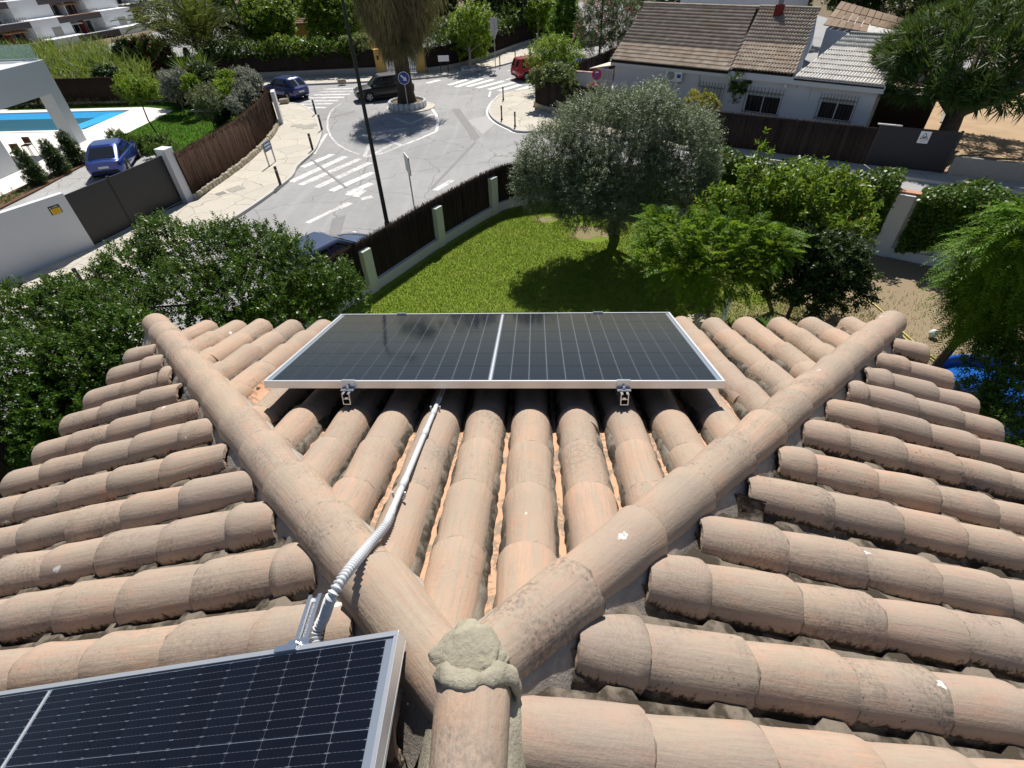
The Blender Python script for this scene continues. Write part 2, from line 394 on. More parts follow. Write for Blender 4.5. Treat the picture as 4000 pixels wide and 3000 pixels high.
COL_X = [-2.47, -2.245, -2.05, -1.82, -1.585, -1.30, -1.075, -0.848, -0.653, -0.435, -0.228, -0.018, 0.192, 0.402, 0.612, 0.83, 1.06, 1.285, 1.515, 1.742, 1.965, 2.235]
ROW_R = [2.735, 2.47, 2.25, 2.05, 1.84, 1.62, 1.385, 1.185, 0.945, 0.755, 0.535, 0.325, 0.11, -0.105, -0.32]
ROW_L = [2.68, 2.47, 2.24, 2.03, 1.81, 1.605, 1.385, 1.175, 0.985, 0.775, 0.565, 0.35, 0.14, -0.07, -0.28]
SP = 0.302
slopes = {}
def make_slope(face, rows, label):
    d, T, X, Y, Z = face_frame(face); r = random.Random(ord(face))
    # underlay
    if face == 'F':
        poly = [face_point(face, T-0.06, AX-T+0.06, -0.035), face_point(face, T-0.06, AX+T-0.06, -0.035), face_point(face, 0, AX, -0.035)]
    else:
        poly = [face_point(face, 0, AY, -0.035), face_point(face, T-0.06, AY+T-0.06, -0.035), face_point(face, T-0.06, -2.4, -0.035), face_point(face, 0, -2.4, -0.035)]
    dn = Vector((0, 0, -0.06)); n = len(poly)
    mb = MB(); mb.add(poly+[p+dn for p in poly], [tuple(range(n)), tuple(range(n, 2*n))[::-1]]+[(i, i+n, (i+1) % n+n, (i+1) % n) for i in range(n)])
    sl = mb.build('roof_slope', M_DECK, house); sl['label'] = label
    slopes[face] = sl
    meshes = COV if face == 'F' else COVS
    for ci, s in enumerate(rows):
        th = t_hip(face, s)
        ph = r.uniform(-0.035, 0.035) if face != 'F' else r.uniform(-0.012, 0.012)
        k = 0; t0 = T + r.uniform(-0.012, 0.012)
        top = th + (0.02 if face == 'F' else 0.112 + r.uniform(-0.03, 0.03))
        while True:
            tl = t0 if k == 0 else t0 - SP*CA*k - ph
            if tl < top + 0.05: break
            # pieces nothing of the picture shows
            if face == 'R' and s < 0.3 and tl < 0.0: break
            m_ = meshes[r.randrange(len(meshes))]
            mat = tile_matrix(face, tl, s + r.uniform(-0.004, 0.004), r.uniform(-0.002, 0.002), R_(r.uniform(-1.6, 1.6)), R_(r.uniform(-2.0, 2.0)), R_(r.uniform(-0.4, 0.4)))
            upper = tl - 0.42*CA
            if face == 'F' and upper < th:
                # mitred under the hip
                me = m_.copy(); bm = bmesh.new(); bm.from_mesh(me); inv = mat.inverted()
                co = Vector((AX, AY, AZ)); sg = 1 if s > AX else -1
                nrm = Vector((sg*1.0, -1.0, 0)).normalized()         # points over the hip
                n_l = (inv.to_3x3() @ nrm).normalized()
                bmesh.ops.bisect_plane(bm, geom=bm.verts[:]+bm.edges[:]+bm.faces[:], plane_co=inv @ co, plane_no=n_l, clear_outer=True)
                if len(bm.faces) < 6: bm.free(); break
                bm.to_mesh(me); bm.free(); o = link('cover_tile', me, None, sl)
                o.matrix_world = mat
            else:
                o = link('cover_tile', m_, None, sl); sc_ = 1.0
                if face != 'F' and upper < top: sc_ = max(0.12, (tl-top)/CA/0.42)
                o.matrix_world = mat @ Matrix.Diagonal((1, sc_, 1, 1))
            k += 1
            if k > 12: break
    # channels between the covers
    rows2 = sorted(rows)
    for a_, b_ in zip(rows2[:-1], rows2[1:]):
        s = (a_+b_)/2; th = t_hip(face, s); ph = r.uniform(-0.05, 0.05)
        if face == 'L' and (s > 1.1): continue
        if face == 'R' and s > 1.6: continue
        for k in range(0, 10):
            tl = T - 0.03 - SP*CA*k - ph*(k > 0)
            if tl - 0.2 < th + (0.0 if face == 'F' else 0.1): break
            if face == 'F' and (tl > 1.9 and -1.2 < s < 1.2): continue     # under the panel
            sc_ = min(1.0, max(0.15, (tl-th-(0.02 if face == 'F' else 0.10))/CA/0.42))
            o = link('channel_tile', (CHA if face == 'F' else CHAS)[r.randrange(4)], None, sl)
            o.matrix_world = tile_matrix(face, tl, s+r.uniform(-0.006, 0.006), -0.014 + (0.012 if face == 'R' else 0), R_(r.uniform(-1.5, 1.5)), R_(r.uniform(-2, 2)), R_(-1.6)) @ Matrix.Diagonal((1, sc_, 1, 1))
    # mortar bedding along both flanks of every cover row
    V = []; F = []
    for s in rows:
        th = t_hip(face, s) + (0.03 if face == 'F' else 0.11); L = T-0.05-th
        if L < 0.15: continue
        nL = int(L/0.020)+2
        for sg in (-1, 1):
            base = len(V); w_r = [r.uniform(-1, 1) for _ in range(nL+3)]
            for i in range(nL+1):
                t = th + L*i/nL; wv = (w_r[i]+w_r[i+1])/2
                lo = 0.100 + 0.010*wv + r.uniform(-0.004, 0.004)
                hi = 0.040 + (0.012*wv if face == 'F' else 0.010*wv) + r.uniform(-0.006, 0.006)
                if face == 'F':
                    q5 = ((0.060, 0.030+0.006*wv), (0.078, 0.024+0.005*wv), (0.088+0.004*wv, 0.012+0.006*wv), (0.094+0.006*wv, -0.006), (0.098, -0.05))
                elif sg > 0:      # uphill-lit ledge, notched where channel tiles end
                    nt_ = 0.020 if ((t+0.37*s*7) % 0.288) < 0.09 else 0.0
                    q5 = ((0.060, 0.036), (0.086, 0.030+0.002*wv+nt_*0.25), (0.101+nt_+0.002*wv, 0.027+0.002*wv+nt_*0.25), (0.103+nt_+0.002*wv, 0.0), (0.105+nt_, -0.05))
                else:
                    q5 = ((0.060, 0.024+0.006*wv), (0.078, 0.018+0.006*wv), (0.088+0.004*wv, 0.008+0.006*wv), (0.094+0.006*wv, -0.01), (0.098, -0.05))
                for (ds, h) in q5:
                    V.append(face_point(face, t, s+sg*ds, h))
            for i in range(nL):
                for q in range(4):
                    i0 = base+i*5+q
                    F.append((i0, i0+1, i0+6, i0+5))
    me = np_mesh('mortar_bed', np.array([tuple(p) for p in V]), np.array(F), face == 'F')
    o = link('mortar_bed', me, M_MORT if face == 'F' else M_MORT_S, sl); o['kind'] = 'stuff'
make_slope('F', COL_X, 'front slope that carries the long solar panel')
make_slope('R', ROW_R, 'right slope with rows of tiles stained grey')
make_slope('L', ROW_L, 'left slope with the near solar panel')

# hips and ridge
def ridge_row(name, p0, ddir, n, sp, h0, label, first=0.0):
    """caps laid from the low end p0+ddir*... upwards"""
    part = None
    return part
def hip(sg, T, label):
    r = random.Random(5+sg)
    dl = Vector((sg, 1, -TA)); ln = dl.length; dl.normalize()
    apex = Vector((AX, AY, AZ))
    Y = -dl; X0 = Y.cross(Vector((0, 0, 1))).normalized(); Z = X0.cross(Y).normalized(); X = Y.cross(Z)
    # mortar body under the caps: ragged wall along the hip
    V = []; F = []; nL = 90; Lt = T*ln
    for i in range(nL+1):
        t = -0.02 + (Lt-0.03)*i/nL
        c = apex + dl*t; j = [r.uniform(-1, 1) for _ in range(7)]; wl_ = 0.165 if X.y < 0 else 0.165; fm, fp_ = (0.165, 0.118) if X.y > 0 else (0.118, 0.165)
        for (ds, h, q) in ((-fm, -0.060, 0), (-min(0.105, fm-0.015), 0.015, 1), (-0.076, 0.052, 2), (0, 0.085, 3), (0.076, 0.052, 4), (min(0.105, fp_-0.015), 0.015, 5), (fp_, -0.060, 6)):
            V.append(c + X*(ds+0.006*j[q]) + Z*(h+0.005*j[q]))
    for i in range(nL):
        for q in range(6): F.append((i*7+q, i*7+q+1, (i+1)*7+q+1, (i+1)*7+q))
    me = np_mesh('hip', np.array([tuple(p) for p in V]), np.array(F), True)
    part = link('hip', me, M_MORT_H, house); part['label'] = label
    n = 12; sp = T*ln/ n * 0.985
    for k in range(n):
        t = Lt + 0.02 - sp*k
        c = apex + dl*t + Z*0.040
        Rm = Matrix((X, Y, Z)).transposed().to_4x4()
        m_ = Matrix.Translation(c) @ Rm @ Matrix.Rotation(R_(r.uniform(-1.5, 1.5)), 4, 'Z') @ Matrix.Rotation(R_(r.uniform(-2.5, 2.5)), 4, 'Y') @ Matrix.Rotation(R_(-0.9+r.uniform(-0.4, 0.4)), 4, 'X')
        o = link('hip_tile', HIPM[r.randrange(5)], None, part); o.matrix_world = m_
    return part
hip_l = hip(-1, 2.70, 'left hip capped with barrel tiles')
hip_r = hip(1, 2.64, 'right hip capped with barrel tiles spotted by lichen')
# ridge that runs back under the photographer
mb = MB(); r_ = random.Random(3); V = []; F = []; nL = 40
for i in range(nL+1):
    y = AY+0.02-2.8*i/nL; j = [r_.uniform(-1, 1) for _ in range(7)]
    for (ds, h, q) in ((-0.13, -0.07, 0), (-0.095, 0.03, 1), (-0.07, 0.06, 2), (0, 0.085, 3), (0.07, 0.06, 4), (0.095, 0.03, 5), (0.13, -0.07, 6)):
        V.append((AX+0.035+ds+0.008*j[q], y, AZ+h+0.006*j[q]))
for i in range(nL):
    for q in range(6): F.append((i*7+q, (i+1)*7+q, (i+1)*7+q+1, i*7+q+1))
ridge = link('ridge', np_mesh('ridge', np.array(V), np.array(F), True), M_MORT_A, house)
for k in range(5):
    m_ = Matrix.Translation((AX+0.035, 0.385-0.33*k, AZ+0.068)) @ Matrix.Rotation(R_(180), 4, 'Z') @ Matrix.Diagonal((0.86, 1, 0.86, 1))
    o = link('ridge_tile', HIPM[k % 5], None, ridge); o.matrix_world = m_
# lump of mortar where the three rows of caps meet
from mathutils import noise as mnoise
def smear(bm, pts, rad, seg=14):
    """ragged band of trowelled mortar along a curve"""
    rings = []
    for i, p in enumerate(pts):
        t = (pts[min(i+1, len(pts)-1)]-pts[max(i-1, 0)]).normalized(); n1 = Vector((0, 1, 0)); n1 = (n1-t*n1.dot(t)).normalized(); n2 = t.cross(n1); ring = []
        for k in range(seg):
            an = 2*math.pi*k/seg; q = p+(n1*math.cos(an)*1.5+n2*math.sin(an)*0.75)*rad
            q += (q-p)*(0.55*mnoise.fractal(q*26, 1.0, 2.0, 4)); ring.append(bm.verts.new(q))
        rings.append(ring)
    for a_, b_ in zip(rings[:-1], rings[1:]):
        for k in range(seg): bm.faces.new((a_[k], a_[(k+1) % seg], b_[(k+1) % seg], b_[k]))
    bm.faces.new(rings[0][::-1]); bm.faces.new(rings[-1])
bm = bmesh.new(); cx_, cy_, cz_ = AX+0.035, 0.388, AZ+0.052
smear(bm, [Vector((cx_+0.090*math.cos(t), cy_+0.012*math.sin(3*t), cz_+0.094*math.sin(t))) for t in [math.pi*(-0.12+1.24*k/46) for k in range(47)]], 0.0135)
r2 = bmesh.ops.create_icosphere(bm, subdivisions=6, radius=1.0)
for v_ in r2['verts']:
    c = v_.co.copy(); k_ = 1+0.16*mnoise.fractal(c*1.5+Vector((3, 1, 7)), 1.0, 2.1, 5)
    tap = 1-0.45*max(0, c.y); v_.co = Vector((AX+0.02+c.x*0.086*k_*tap, 0.440+c.y*0.080*k_, AZ+0.088+c.z*0.036*k_))
for f_ in bm.faces: f_.smooth = True
bmesh.ops.recalc_face_normals(bm, faces=bm.faces[:])
me = bpy.data.meshes.new('apex_mortar'); bm.to_mesh(me); bm.free()
link('apex_mortar', me, M_MORT_A, ridge)

# walls of the house below the roof
M_WALL = simple('cream_render', (0.72, 0.68, 0.58), 0.9, 0.1, var=0.06, bump=0.1)
mb = MB(); mb.prism([(AX-T_L+0.25, AY+T_F-0.25), (AX+T_R-0.25, AY+T_F-0.25), (AX+T_R-0.25, -4.5), (AX-T_L+0.25, -4.5)], -0.2, AZ-T_F*TA-0.06)
mb.build('wall', M_WALL, house)
# ------------------------------------------------------------------ solar panels, rails, conduit
def alu(name, c, rough, metal=1.0):
    a = Mat(name, rough, 0.5, metal); v = a.pos(); n = a.noise(v, 60, 3)
    a.col(a.mix(n, tuple(x*0.92 for x in c), c)); return a.m
M_FRAME = alu('anodised_frame', (0.80, 0.81, 0.82), 0.38, 0.75)
M_RAIL = alu('mill_aluminium', (0.78, 0.79, 0.80), 0.30, 0.9)
M_ZINC = alu('galvanised_clamp', (0.66, 0.72, 0.80), 0.28, 0.9)
M_DARK = simple('dark_back', (0.02, 0.02, 0.022), 0.6)
def cell_material():
    a = Mat('silicon_cell', 0.4, 0.04); o = a.sep(a.coord('Object')); r = a.rnd()
    nz = a.noise(a.offset_by_random(a.coord('Object'), 9.0), 14, 3)
    base = a.mix(a.math('MULTIPLY', a.math('ADD', r, nz), 0.5), (0.0022, 0.0036, 0.008), (0.004, 0.0065, 0.015))
    # ten busbars along x, fine pads at the cell ends
    y = a.math('FRACT', a.math('ADD', a.math('MULTIPLY', o[1], 1/0.0166), 20.5))
    bar = a.ramp(a.math('ABSOLUTE', a.math('SUBTRACT', y, 0.5)), [(0.012, 1.0), (0.032, 0.0)])
    x = a.math('FRACT', a.math('ADD', a.math('MULTIPLY', o[0], 1/0.0119), 20.5))
    pad = a.ramp(a.math('ABSOLUTE', a.math('SUBTRACT', x, 0.5)), [(0.10, 1.0), (0.16, 0.0)])
    endp = a.ramp(a.math('ABSOLUTE', o[0]), [(0.0355, 0.0), (0.0365, 1.0)])
    wide = a.ramp(a.math('ABSOLUTE', a.math('SUBTRACT', y, 0.5)), [(0.05, 1.0), (0.09, 0.0)])
    m = a.math('ADD', a.math('MULTIPLY', bar, a.math('ADD', 0.38, a.math('MULTIPLY', pad, 0.5))), a.math('MULTIPLY', a.math('MULTIPLY', wide, endp), 0.85), True)
    c = a.mix(m, base, (0.12, 0.14, 0.17)); 
    # faint dust film on the glass
    d = a.noise(a.pos(), 22, 4, 0.65); c = a.mix(a.math('MULTIPLY', d, 0.008), c, (0.5, 0.45, 0.4))
    a.col(c)
    a.p.inputs['Coat Weight'].default_value = 1.0; a.p.inputs['Coat Roughness'].default_value = 0.045; a.p.inputs['Coat IOR'].default_value = 1.30
    b = a.n('ShaderNodeBump'); b.inputs['Strength'].default_value = 0.05; b.inputs['Distance'].default_value = 0.002
    a.l(a.noise(a.pos(), 70, 2), b.inputs['Height']); a.l(b.outputs[0], a.p.inputs['Coat Normal'])
    return a.m
M_CELL = cell_material()
M_BACK = simple('panel_backsheet', (0.20, 0.235, 0.29), 0.4, var=0.05); 
_p = M_BACK.node_tree.nodes
for n_ in _p:
    if n_.type == 'BSDF_PRINCIPLED': n_.inputs['Coat Weight'].default_value = 1.0; n_.inputs['Coat Roughness'].default_value = 0.05
M_BAR = simple('silver_ribbon', (0.62, 0.64, 0.66), 0.35, 0.5, 0.4)
PW, PL, PH = 2.094, 1.038, 0.035
def panel(label):
    p = empty('solar_panel', (0, 0, 0), 0, label, 'solar panel', 'solar panels on the tiled roof')
    mb = MB(); w2, l2 = PW/2, PL/2; lip = 0.011
    for sg in (-1, 1):
        # long bars then short bars, butted
        y0 = sg*l2; y1 = sg*(l2-lip)
        mb.box((-w2, min(y0, y1), -PH), (w2, max(y0, y1), 0.0))
        mb.box((-w2, min(sg*l2, sg*(l2-0.030)), -PH-0.0015), (w2, max(sg*l2, sg*(l2-0.030)), -PH))
        x0 = sg*w2; x1 = sg*(w2-lip)
        mb.box((min(x0, x1), -l2+lip, -PH), (max(x0, x1), l2-lip, 0.0))
    f = mb.build('frame', M_FRAME, p, bevel=0.0012)
    MB().box((-w2+lip, -l2+lip, -0.010), (w2-lip, l2-lip, -0.0045)).build('backsheet', M_BACK, p)
    cm = MB().box((-0.0412, -0.0828, -0.0040), (0.0412, 0.0828, -0.0030)).mesh('solar_cell'); cm.materials.append(M_CELL)
    for c in range(24):
        x = (c-11.5)*0.0840 + (0.0085 if c > 11 else -0.0085)
        for r in range(6):
            y = (r-2.5)*0.1680
            o = link('solar_cell', cm, None, p); o.location = (x, y, 0)
    MB().box((-0.0035, -0.50, -0.0040), (0.0035, 0.50, -0.0028)).build('centre_ribbon', M_BAR, p)
    return p
def rail(mb, x, y0, y1, z1, hgt=0.055, wd=0.036):
    """slotted aluminium profile seen end-on: two walls, web, lips"""
    t = 0.004
    mb.box((x-wd/2, y0, z1-hgt), (x-wd/2+t, y1, z1)); mb.box((x+wd/2-t, y0, z1-hgt), (x+wd/2, y1, z1))
    mb.box((x-wd/2+t, y0, z1-hgt*0.52), (x+wd/2-t, y1, z1-hgt*0.52+t)); mb.box((x-wd/2+t, y0, z1-hgt), (x+wd/2-t, y1, z1-hgt+t))
    mb.box((x-wd/2+t, y0, z1-t), (x-wd/2+t+0.007, y1, z1)); mb.box((x+wd/2-t-0.007, y0, z1-t), (x+wd/2-t, y1, z1))
def clamp(mb, x, y_edge, sg, wd=0.06):
    """end clamp hooked over the frame; sg = outward direction along y"""
    Y = lambda a, b: (min(y_edge+sg*a, y_edge+sg*b), max(y_edge+sg*a, y_edge+sg*b))
    a, b = Y(-0.010, 0.004); mb.box((x-wd/2, a, 0.0012), (x+wd/2, b, 0.0045))
    a, b = Y(0.0006, 0.004); mb.box((x-wd/2, a, -PH+0.004), (x+wd/2, b, 0.0012))
    a, b = Y(0.0006, 0.030); mb.box((x-wd/2, a, -PH-0.001), (x+wd/2, b, -PH+0.004))
    mb.lathe([(0.0, 0.012), (0.0065, 0.012), (0.0065, 0.0), (0.010, 0.0), (0.010, -0.002)], 10, (x, y_edge+sg*0.016, -PH+0.0065), 0, False)

far_p = panel('long solar panel lying across the front roof slope below the garden lawn')
PAL = R_(16.258)
Mp = Matrix.Translation((-0.2051, 2.2261, CAM_H-1.6450)) @ Matrix.Rotation(-PAL, 4, 'X')
far_p.matrix_world = Mp
rx = [G(1365, 1520, 0), G(2436, 1520, 0)]
for i, x in enumerate((-0.65, 0.60)):
    mb = MB(); rail(mb, x, -PL/2-0.055, PL/2+0.03, -PH-0.0025); mb.build('mounting_rail', M_RAIL, far_p)
    mb = MB(); clamp(mb, x, -PL/2, -1); mb.build('end_clamp', M_ZINC, far_p)
    mb = MB(); clamp(mb, x, PL/2, 1); mb.build('end_clamp', M_ZINC, far_p)
near_p = panel('solar panel cut off by the left corner of the picture, white cell lines clearly seen')
u = Vector((-0.9485, -0.0205, -0.3163)).normalized(); v_ = Vector((0.0216, -1, 0)); v_ = (v_-u*v_.dot(u)).normalized(); n_ = u.cross(v_).normalized()
C0 = Vector((-0.299, 0.474, CAM_H-1.135))
# local x -> -u (so +x is the upper right corner), local y -> -v
X_, Y_ = -u, -v_; Z_ = X_.cross(Y_)
cen = C0 + u*PW/2 + v_*PL/2
near_p.matrix_world = Matrix.Translation(cen) @ Matrix((X_, Y_, Z_)).transposed().to_4x4()
for x in (PW/2-0.295, -PW/2+0.42):
    mb = MB(); rail(mb, x, -PL/2-0.05, PL/2+0.145, -PH-0.0025, 0.040, 0.04); mb.build('mounting_rail', M_RAIL, near_p)
    mb = MB(); clamp(mb, x, PL/2, 1, 0.062); mb.build('end_clamp', M_ZINC, near_p)

# grey conduit: rigid pipe, saddles, corrugated hose
M_PVC = simple('grey_pvc', (0.58, 0.60, 0.62), 0.45, 0.3, var=0.05, scale=20)
cond = empty('cable_conduit', (0, 0, 0), 0, 'pale grey cable pipe running down the tiles into a ribbed hose', 'conduit')
def tile_pt(px, py, h):     # point above the front slope's tile crests
    d = (_r2*((px-2000)/FPX) + _u2*((1500-py)/FPX) + _f)
    n = Vector((0, SA, CA)); p0 = Vector((AX, AY, AZ)) + n*(0.084+h)
    return Vector((0, 0, CAM_H)) + d*(n.dot(p0-Vector((0, 0, CAM_H)))/n.dot(d))
pa = tile_pt(1741, 1500, 0.012); pb = tile_pt(1508, 2050, 0.028)
mb = MB(); dirp = (pb-pa).normalized()
mb.tube([pa-dirp*0.5, pa, pb], 0.0105, 14); mb.build('rigid_pipe', M_PVC, cond)
for f0 in (0.16, 0.30, 0.47, 0.80, 0.98):
    mb = MB(); c = pa.lerp(pb, f0); mb.tube([c-dirp*0.028, c-dirp*0.0275, c+dirp*0.0275, c+dirp*0.028], [0.0105, 0.0122, 0.0122, 0.0105], 14, caps=False); mb.build('pipe_coupling', M_PVC, cond)
for f0 in (0.26, 0.86):
    mb = MB(); c = pa.lerp(pb, f0); sx = Vector((1, 0, 0)); up = Vector((0, SA, CA))
    for sg in (-1, 1):
        mb.tube([c-up*0.02+sx*sg*0.012, c-up*0.006+sx*sg*0.019, c+up*0.010+sx*sg*0.021], 0.004, 6)
    mb.build('saddle_clip', M_PVC, cond)
# hose: from the pipe over the left hip to the near panel
def left_pt(px, py, h):
    d = (_r2*((px-2000)/FPX) + _u2*((1500-py)/FPX) + _f)
    n = Vector((-SA, 0, CA)); p0 = Vector((AX, AY, AZ)) + n*(0.084+h)
    return Vector((0, 0, CAM_H)) + d*(n.dot(p0-Vector((0, 0, CAM_H)))/n.dot(d))
h_pts = [pb, tile_pt(1442, 2130, 0.055), tile_pt(1362, 2228, 0.105), tile_pt(1298, 2325, 0.095)]
C1 = near_p.matrix_world @ Vector((PW/2-0.185, PL/2+0.02, -0.030)); C2 = near_p.matrix_world @ Vector((PW/2-0.20, PL/2-0.10, -0.05))
C15 = left_pt(1270, 2400, 0.085); C1 = left_pt(1238, 2508, 0.045); C2 = near_p.matrix_world @ Vector((PW/2-0.17, PL/2-0.14, -0.055))
ctrl = [pa.lerp(pb, 0.93)] + h_pts + [C15, C1, C2]
def spline(P, n):
    out = []; P = [P[0]*2-P[1]]+list(P)+[P[-1]*2-P[-2]]
    for i in range(1, len(P)-2):
        for k in range(n):
            t = k/n; a, b, c, d = P[i-1], P[i], P[i+1], P[i+2]
            out.append(0.5*((2*b)+(c-a)*t+(2*a-5*b+4*c-d)*t*t+(3*b-a-3*c+d)*t**3))
    out.append(P[-2]); return out
sp_ = spline(ctrl, 60)
# even arc-length steps, ribbed radius
acc = [0.0]
for a_, b_ in zip(sp_[:-1], sp_[1:]): acc.append(acc[-1]+(b_-a_).length)
tot = acc[-1]; N = int(tot/0.0022); pts = []; rad = []; j = 0
for i in range(N+1):
    s_ = tot*i/N
    while j < len(acc)-2 and acc[j+1] < s_: j += 1
    pts.append(sp_[j].lerp(sp_[j+1], (s_-acc[j])/max(1e-9, acc[j+1]-acc[j]))); rad.append(0.0118 if i < 14 else (0.0118 + 0.0030*math.sin(i*2*math.pi/5.0)))
mb = MB(); mb.tube(pts, rad, 14, smooth=False); mb.build('ribbed_hose', M_PVC, cond)
# ------------------------------------------------------------------ ground, streets, pavements, markings
def struct(o): o['kind'] = 'structure'; return o
def z1(a, b, z=0.0): return G(a/2.212, b/2.212, z)            # enlargements used while surveying
def z2(a, b, z=0.0): return G(1000+a/2.212, b/2.212, z)
def z4(a, b, z=0.0): return G(1800+a/3.16, b/3.16, z)
def z6(a, b, z=0.0): return G(1200+a/1.8433, 600+b/1.8433, z)
def xy(ps): return [(p[0], p[1]) for p in ps]

def asphalt_mat():
    a = Mat('asphalt', 0.9, 0.2); v = a.pos()
    n1 = a.noise(v, 0.22, 5, 0.6, 0.6); n2 = a.noise(v, 2.2, 5, 0.65); n3 = a.noise(v, 60, 3, 0.7)
    b = a.mix(a.ramp(n1, [(0.35, 0.0), (0.65, 1.0)]), (0.30, 0.30, 0.302), (0.38, 0.377, 0.375))
    b = a.mix(a.math('MULTIPLY', a.ramp(n2, [(0.45, 0.0), (0.75, 1.0)]), 0.45), b, (0.265, 0.263, 0.262))
    b = a.mix(a.math('MULTIPLY', n3, 0.4), b, (0.24, 0.238, 0.235))
    # long streaks of tyre wear and a net of fine cracks
    s = a.noise(a.mapped(v, (1.6, 0.10, 1), rot=(0, 0, R_(-38))), 1.0, 3)
    b = a.mix(a.math('MULTIPLY', a.ramp(s, [(0.5, 0.0), (0.7, 1.0)]), 0.35), b, (0.42, 0.415, 0.41))
    cv = a.n('ShaderNodeVectorMath'); cv.operation = 'ADD'; nn = a.n('ShaderNodeTexNoise'); nn.inputs['Scale'].default_value = 0.9; a.l(v, nn.inputs['Vector'])
    sc_ = a.n('ShaderNodeVectorMath'); sc_.operation = 'SCALE'; a.l(nn.outputs['Color'], sc_.inputs[0]); sc_.inputs['Scale'].default_value = 0.9
    a.l(v, cv.inputs[0]); a.l(sc_.outputs[0], cv.inputs[1])
    cr = a.voro(cv.outputs[0], 0.28, 'DISTANCE_TO_EDGE')
    b = a.mix(a.math('MULTIPLY', a.ramp(cr, [(0.003, 1.0), (0.009, 0.0)]), 0.5), b, (0.11, 0.108, 0.105))
    a.col(b); a.bump(n3, 0.3, 0.01); return a.m
M_ASPH = asphalt_mat()
def concrete_mat(name, c0, c1, c2):
    a = Mat(name, 0.9, 0.15); v = a.pos()
    n1 = a.noise(v, 0.9, 5, 0.65, 0.5); n2 = a.noise(v, 7, 5, 0.7); n3 = a.noise(v, 50, 3)
    b = a.mix(a.ramp(n1, [(0.38, 0.0), (0.62, 1.0)]), c0, c1)
    b = a.mix(a.math('MULTIPLY', a.ramp(n2, [(0.52, 0.0), (0.70, 1.0)]), 0.55), b, c2)
    cv = a.n('ShaderNodeVectorMath'); cv.operation = 'ADD'; nn = a.n('ShaderNodeTexNoise'); nn.inputs['Scale'].default_value = 1.3; a.l(v, nn.inputs['Vector'])
    sc_ = a.n('ShaderNodeVectorMath'); sc_.operation = 'SCALE'; a.l(nn.outputs['Color'], sc_.inputs[0]); sc_.inputs['Scale'].default_value = 0.5
    a.l(v, cv.inputs[0]); a.l(sc_.outputs[0], cv.inputs[1]); vc = a.voro(cv.outputs[0], 0.55, 'DISTANCE_TO_EDGE'); vk = a.voro(cv.outputs[0], 0.55, out='Color')
    b = a.mix(a.math('MULTIPLY', a.sep(vk)[0], 0.30), b, tuple(x*0.72 for x in c1)); b = a.mix(a.math('MULTIPLY', a.ramp(vc, [(0.006, 1.0), (0.016, 0.0)]), 0.6), b, tuple(x*0.55 for x in c2))
    a.col(b); a.bump(n3, 0.3, 0.01); return a.m
M_PAVE = concrete_mat('old_concrete_pavement', (0.58, 0.53, 0.44), (0.52, 0.49, 0.43), (0.40, 0.36, 0.29))
M_PAVE_G = concrete_mat('grey_pavement', (0.36, 0.35, 0.33), (0.42, 0.40, 0.37), (0.29, 0.27, 0.25))
M_KERB = simple('kerb_stone', (0.52, 0.50, 0.46), 0.9, 0.15, var=0.15, scale=6)
def paint_mat():
    a = Mat('worn_road_paint', 0.8, 0.2); v = a.pos(); n = a.noise(v, 3.5, 6, 0.7); n2 = a.noise(v, 0.35, 2)
    f = a.ramp(a.math('ADD', n, a.math('MULTIPLY', a.math('SUBTRACT', n2, 0.5), 0.6)), [(0.40, 0.0), (0.58, 1.0)])
    a.col(a.mix(f, (0.70, 0.695, 0.68), (0.43, 0.425, 0.42))); return a.m
M_PAINT = paint_mat()
M_PAINT2 = simple('fresh_road_paint', (0.74, 0.74, 0.72), 0.7, 0.2, var=0.10, scale=5)
M_TRENCH = simple('trench_asphalt', (0.245, 0.242, 0.24), 0.9, 0.2, var=0.12, scale=2)
M_LIGHTP = simple('patched_asphalt', (0.40, 0.395, 0.39), 0.9, 0.2, var=0.10, scale=2)

def soil_mat():
    a = Mat('dry_soil', 0.95, 0.1); v = a.pos(); n = a.noise(v, 0.7, 6, 0.65); n2 = a.noise(v, 9, 5, 0.7)
    b = a.mix(n, (0.16, 0.125, 0.08), (0.25, 0.20, 0.135)); b = a.mix(a.math('MULTIPLY', n2, 0.6), b, (0.12, 0.10, 0.06))
    a.col(b); a.bump(n2, 0.6, 0.03); return a.m
M_SOIL = soil_mat()
struct(MB().box((-400, -120, -0.4), (400, 600, -0.02)).build('ground', M_SOIL))
def sheet(name, poly, z, mat, th=0.02):
    return struct(MB().prism(xy(poly), z-th, z).build(name, mat))
def paved(name, poly, mat, z=0.12, kerb_from=None):
    return struct(MB().prism(xy(poly), -0.02, z).build(name, mat))
struct(MB().prism([(-60, -20), (40, -20), (40, 120), (-60, 120)], -0.015, 0.0).build('road', M_ASPH))

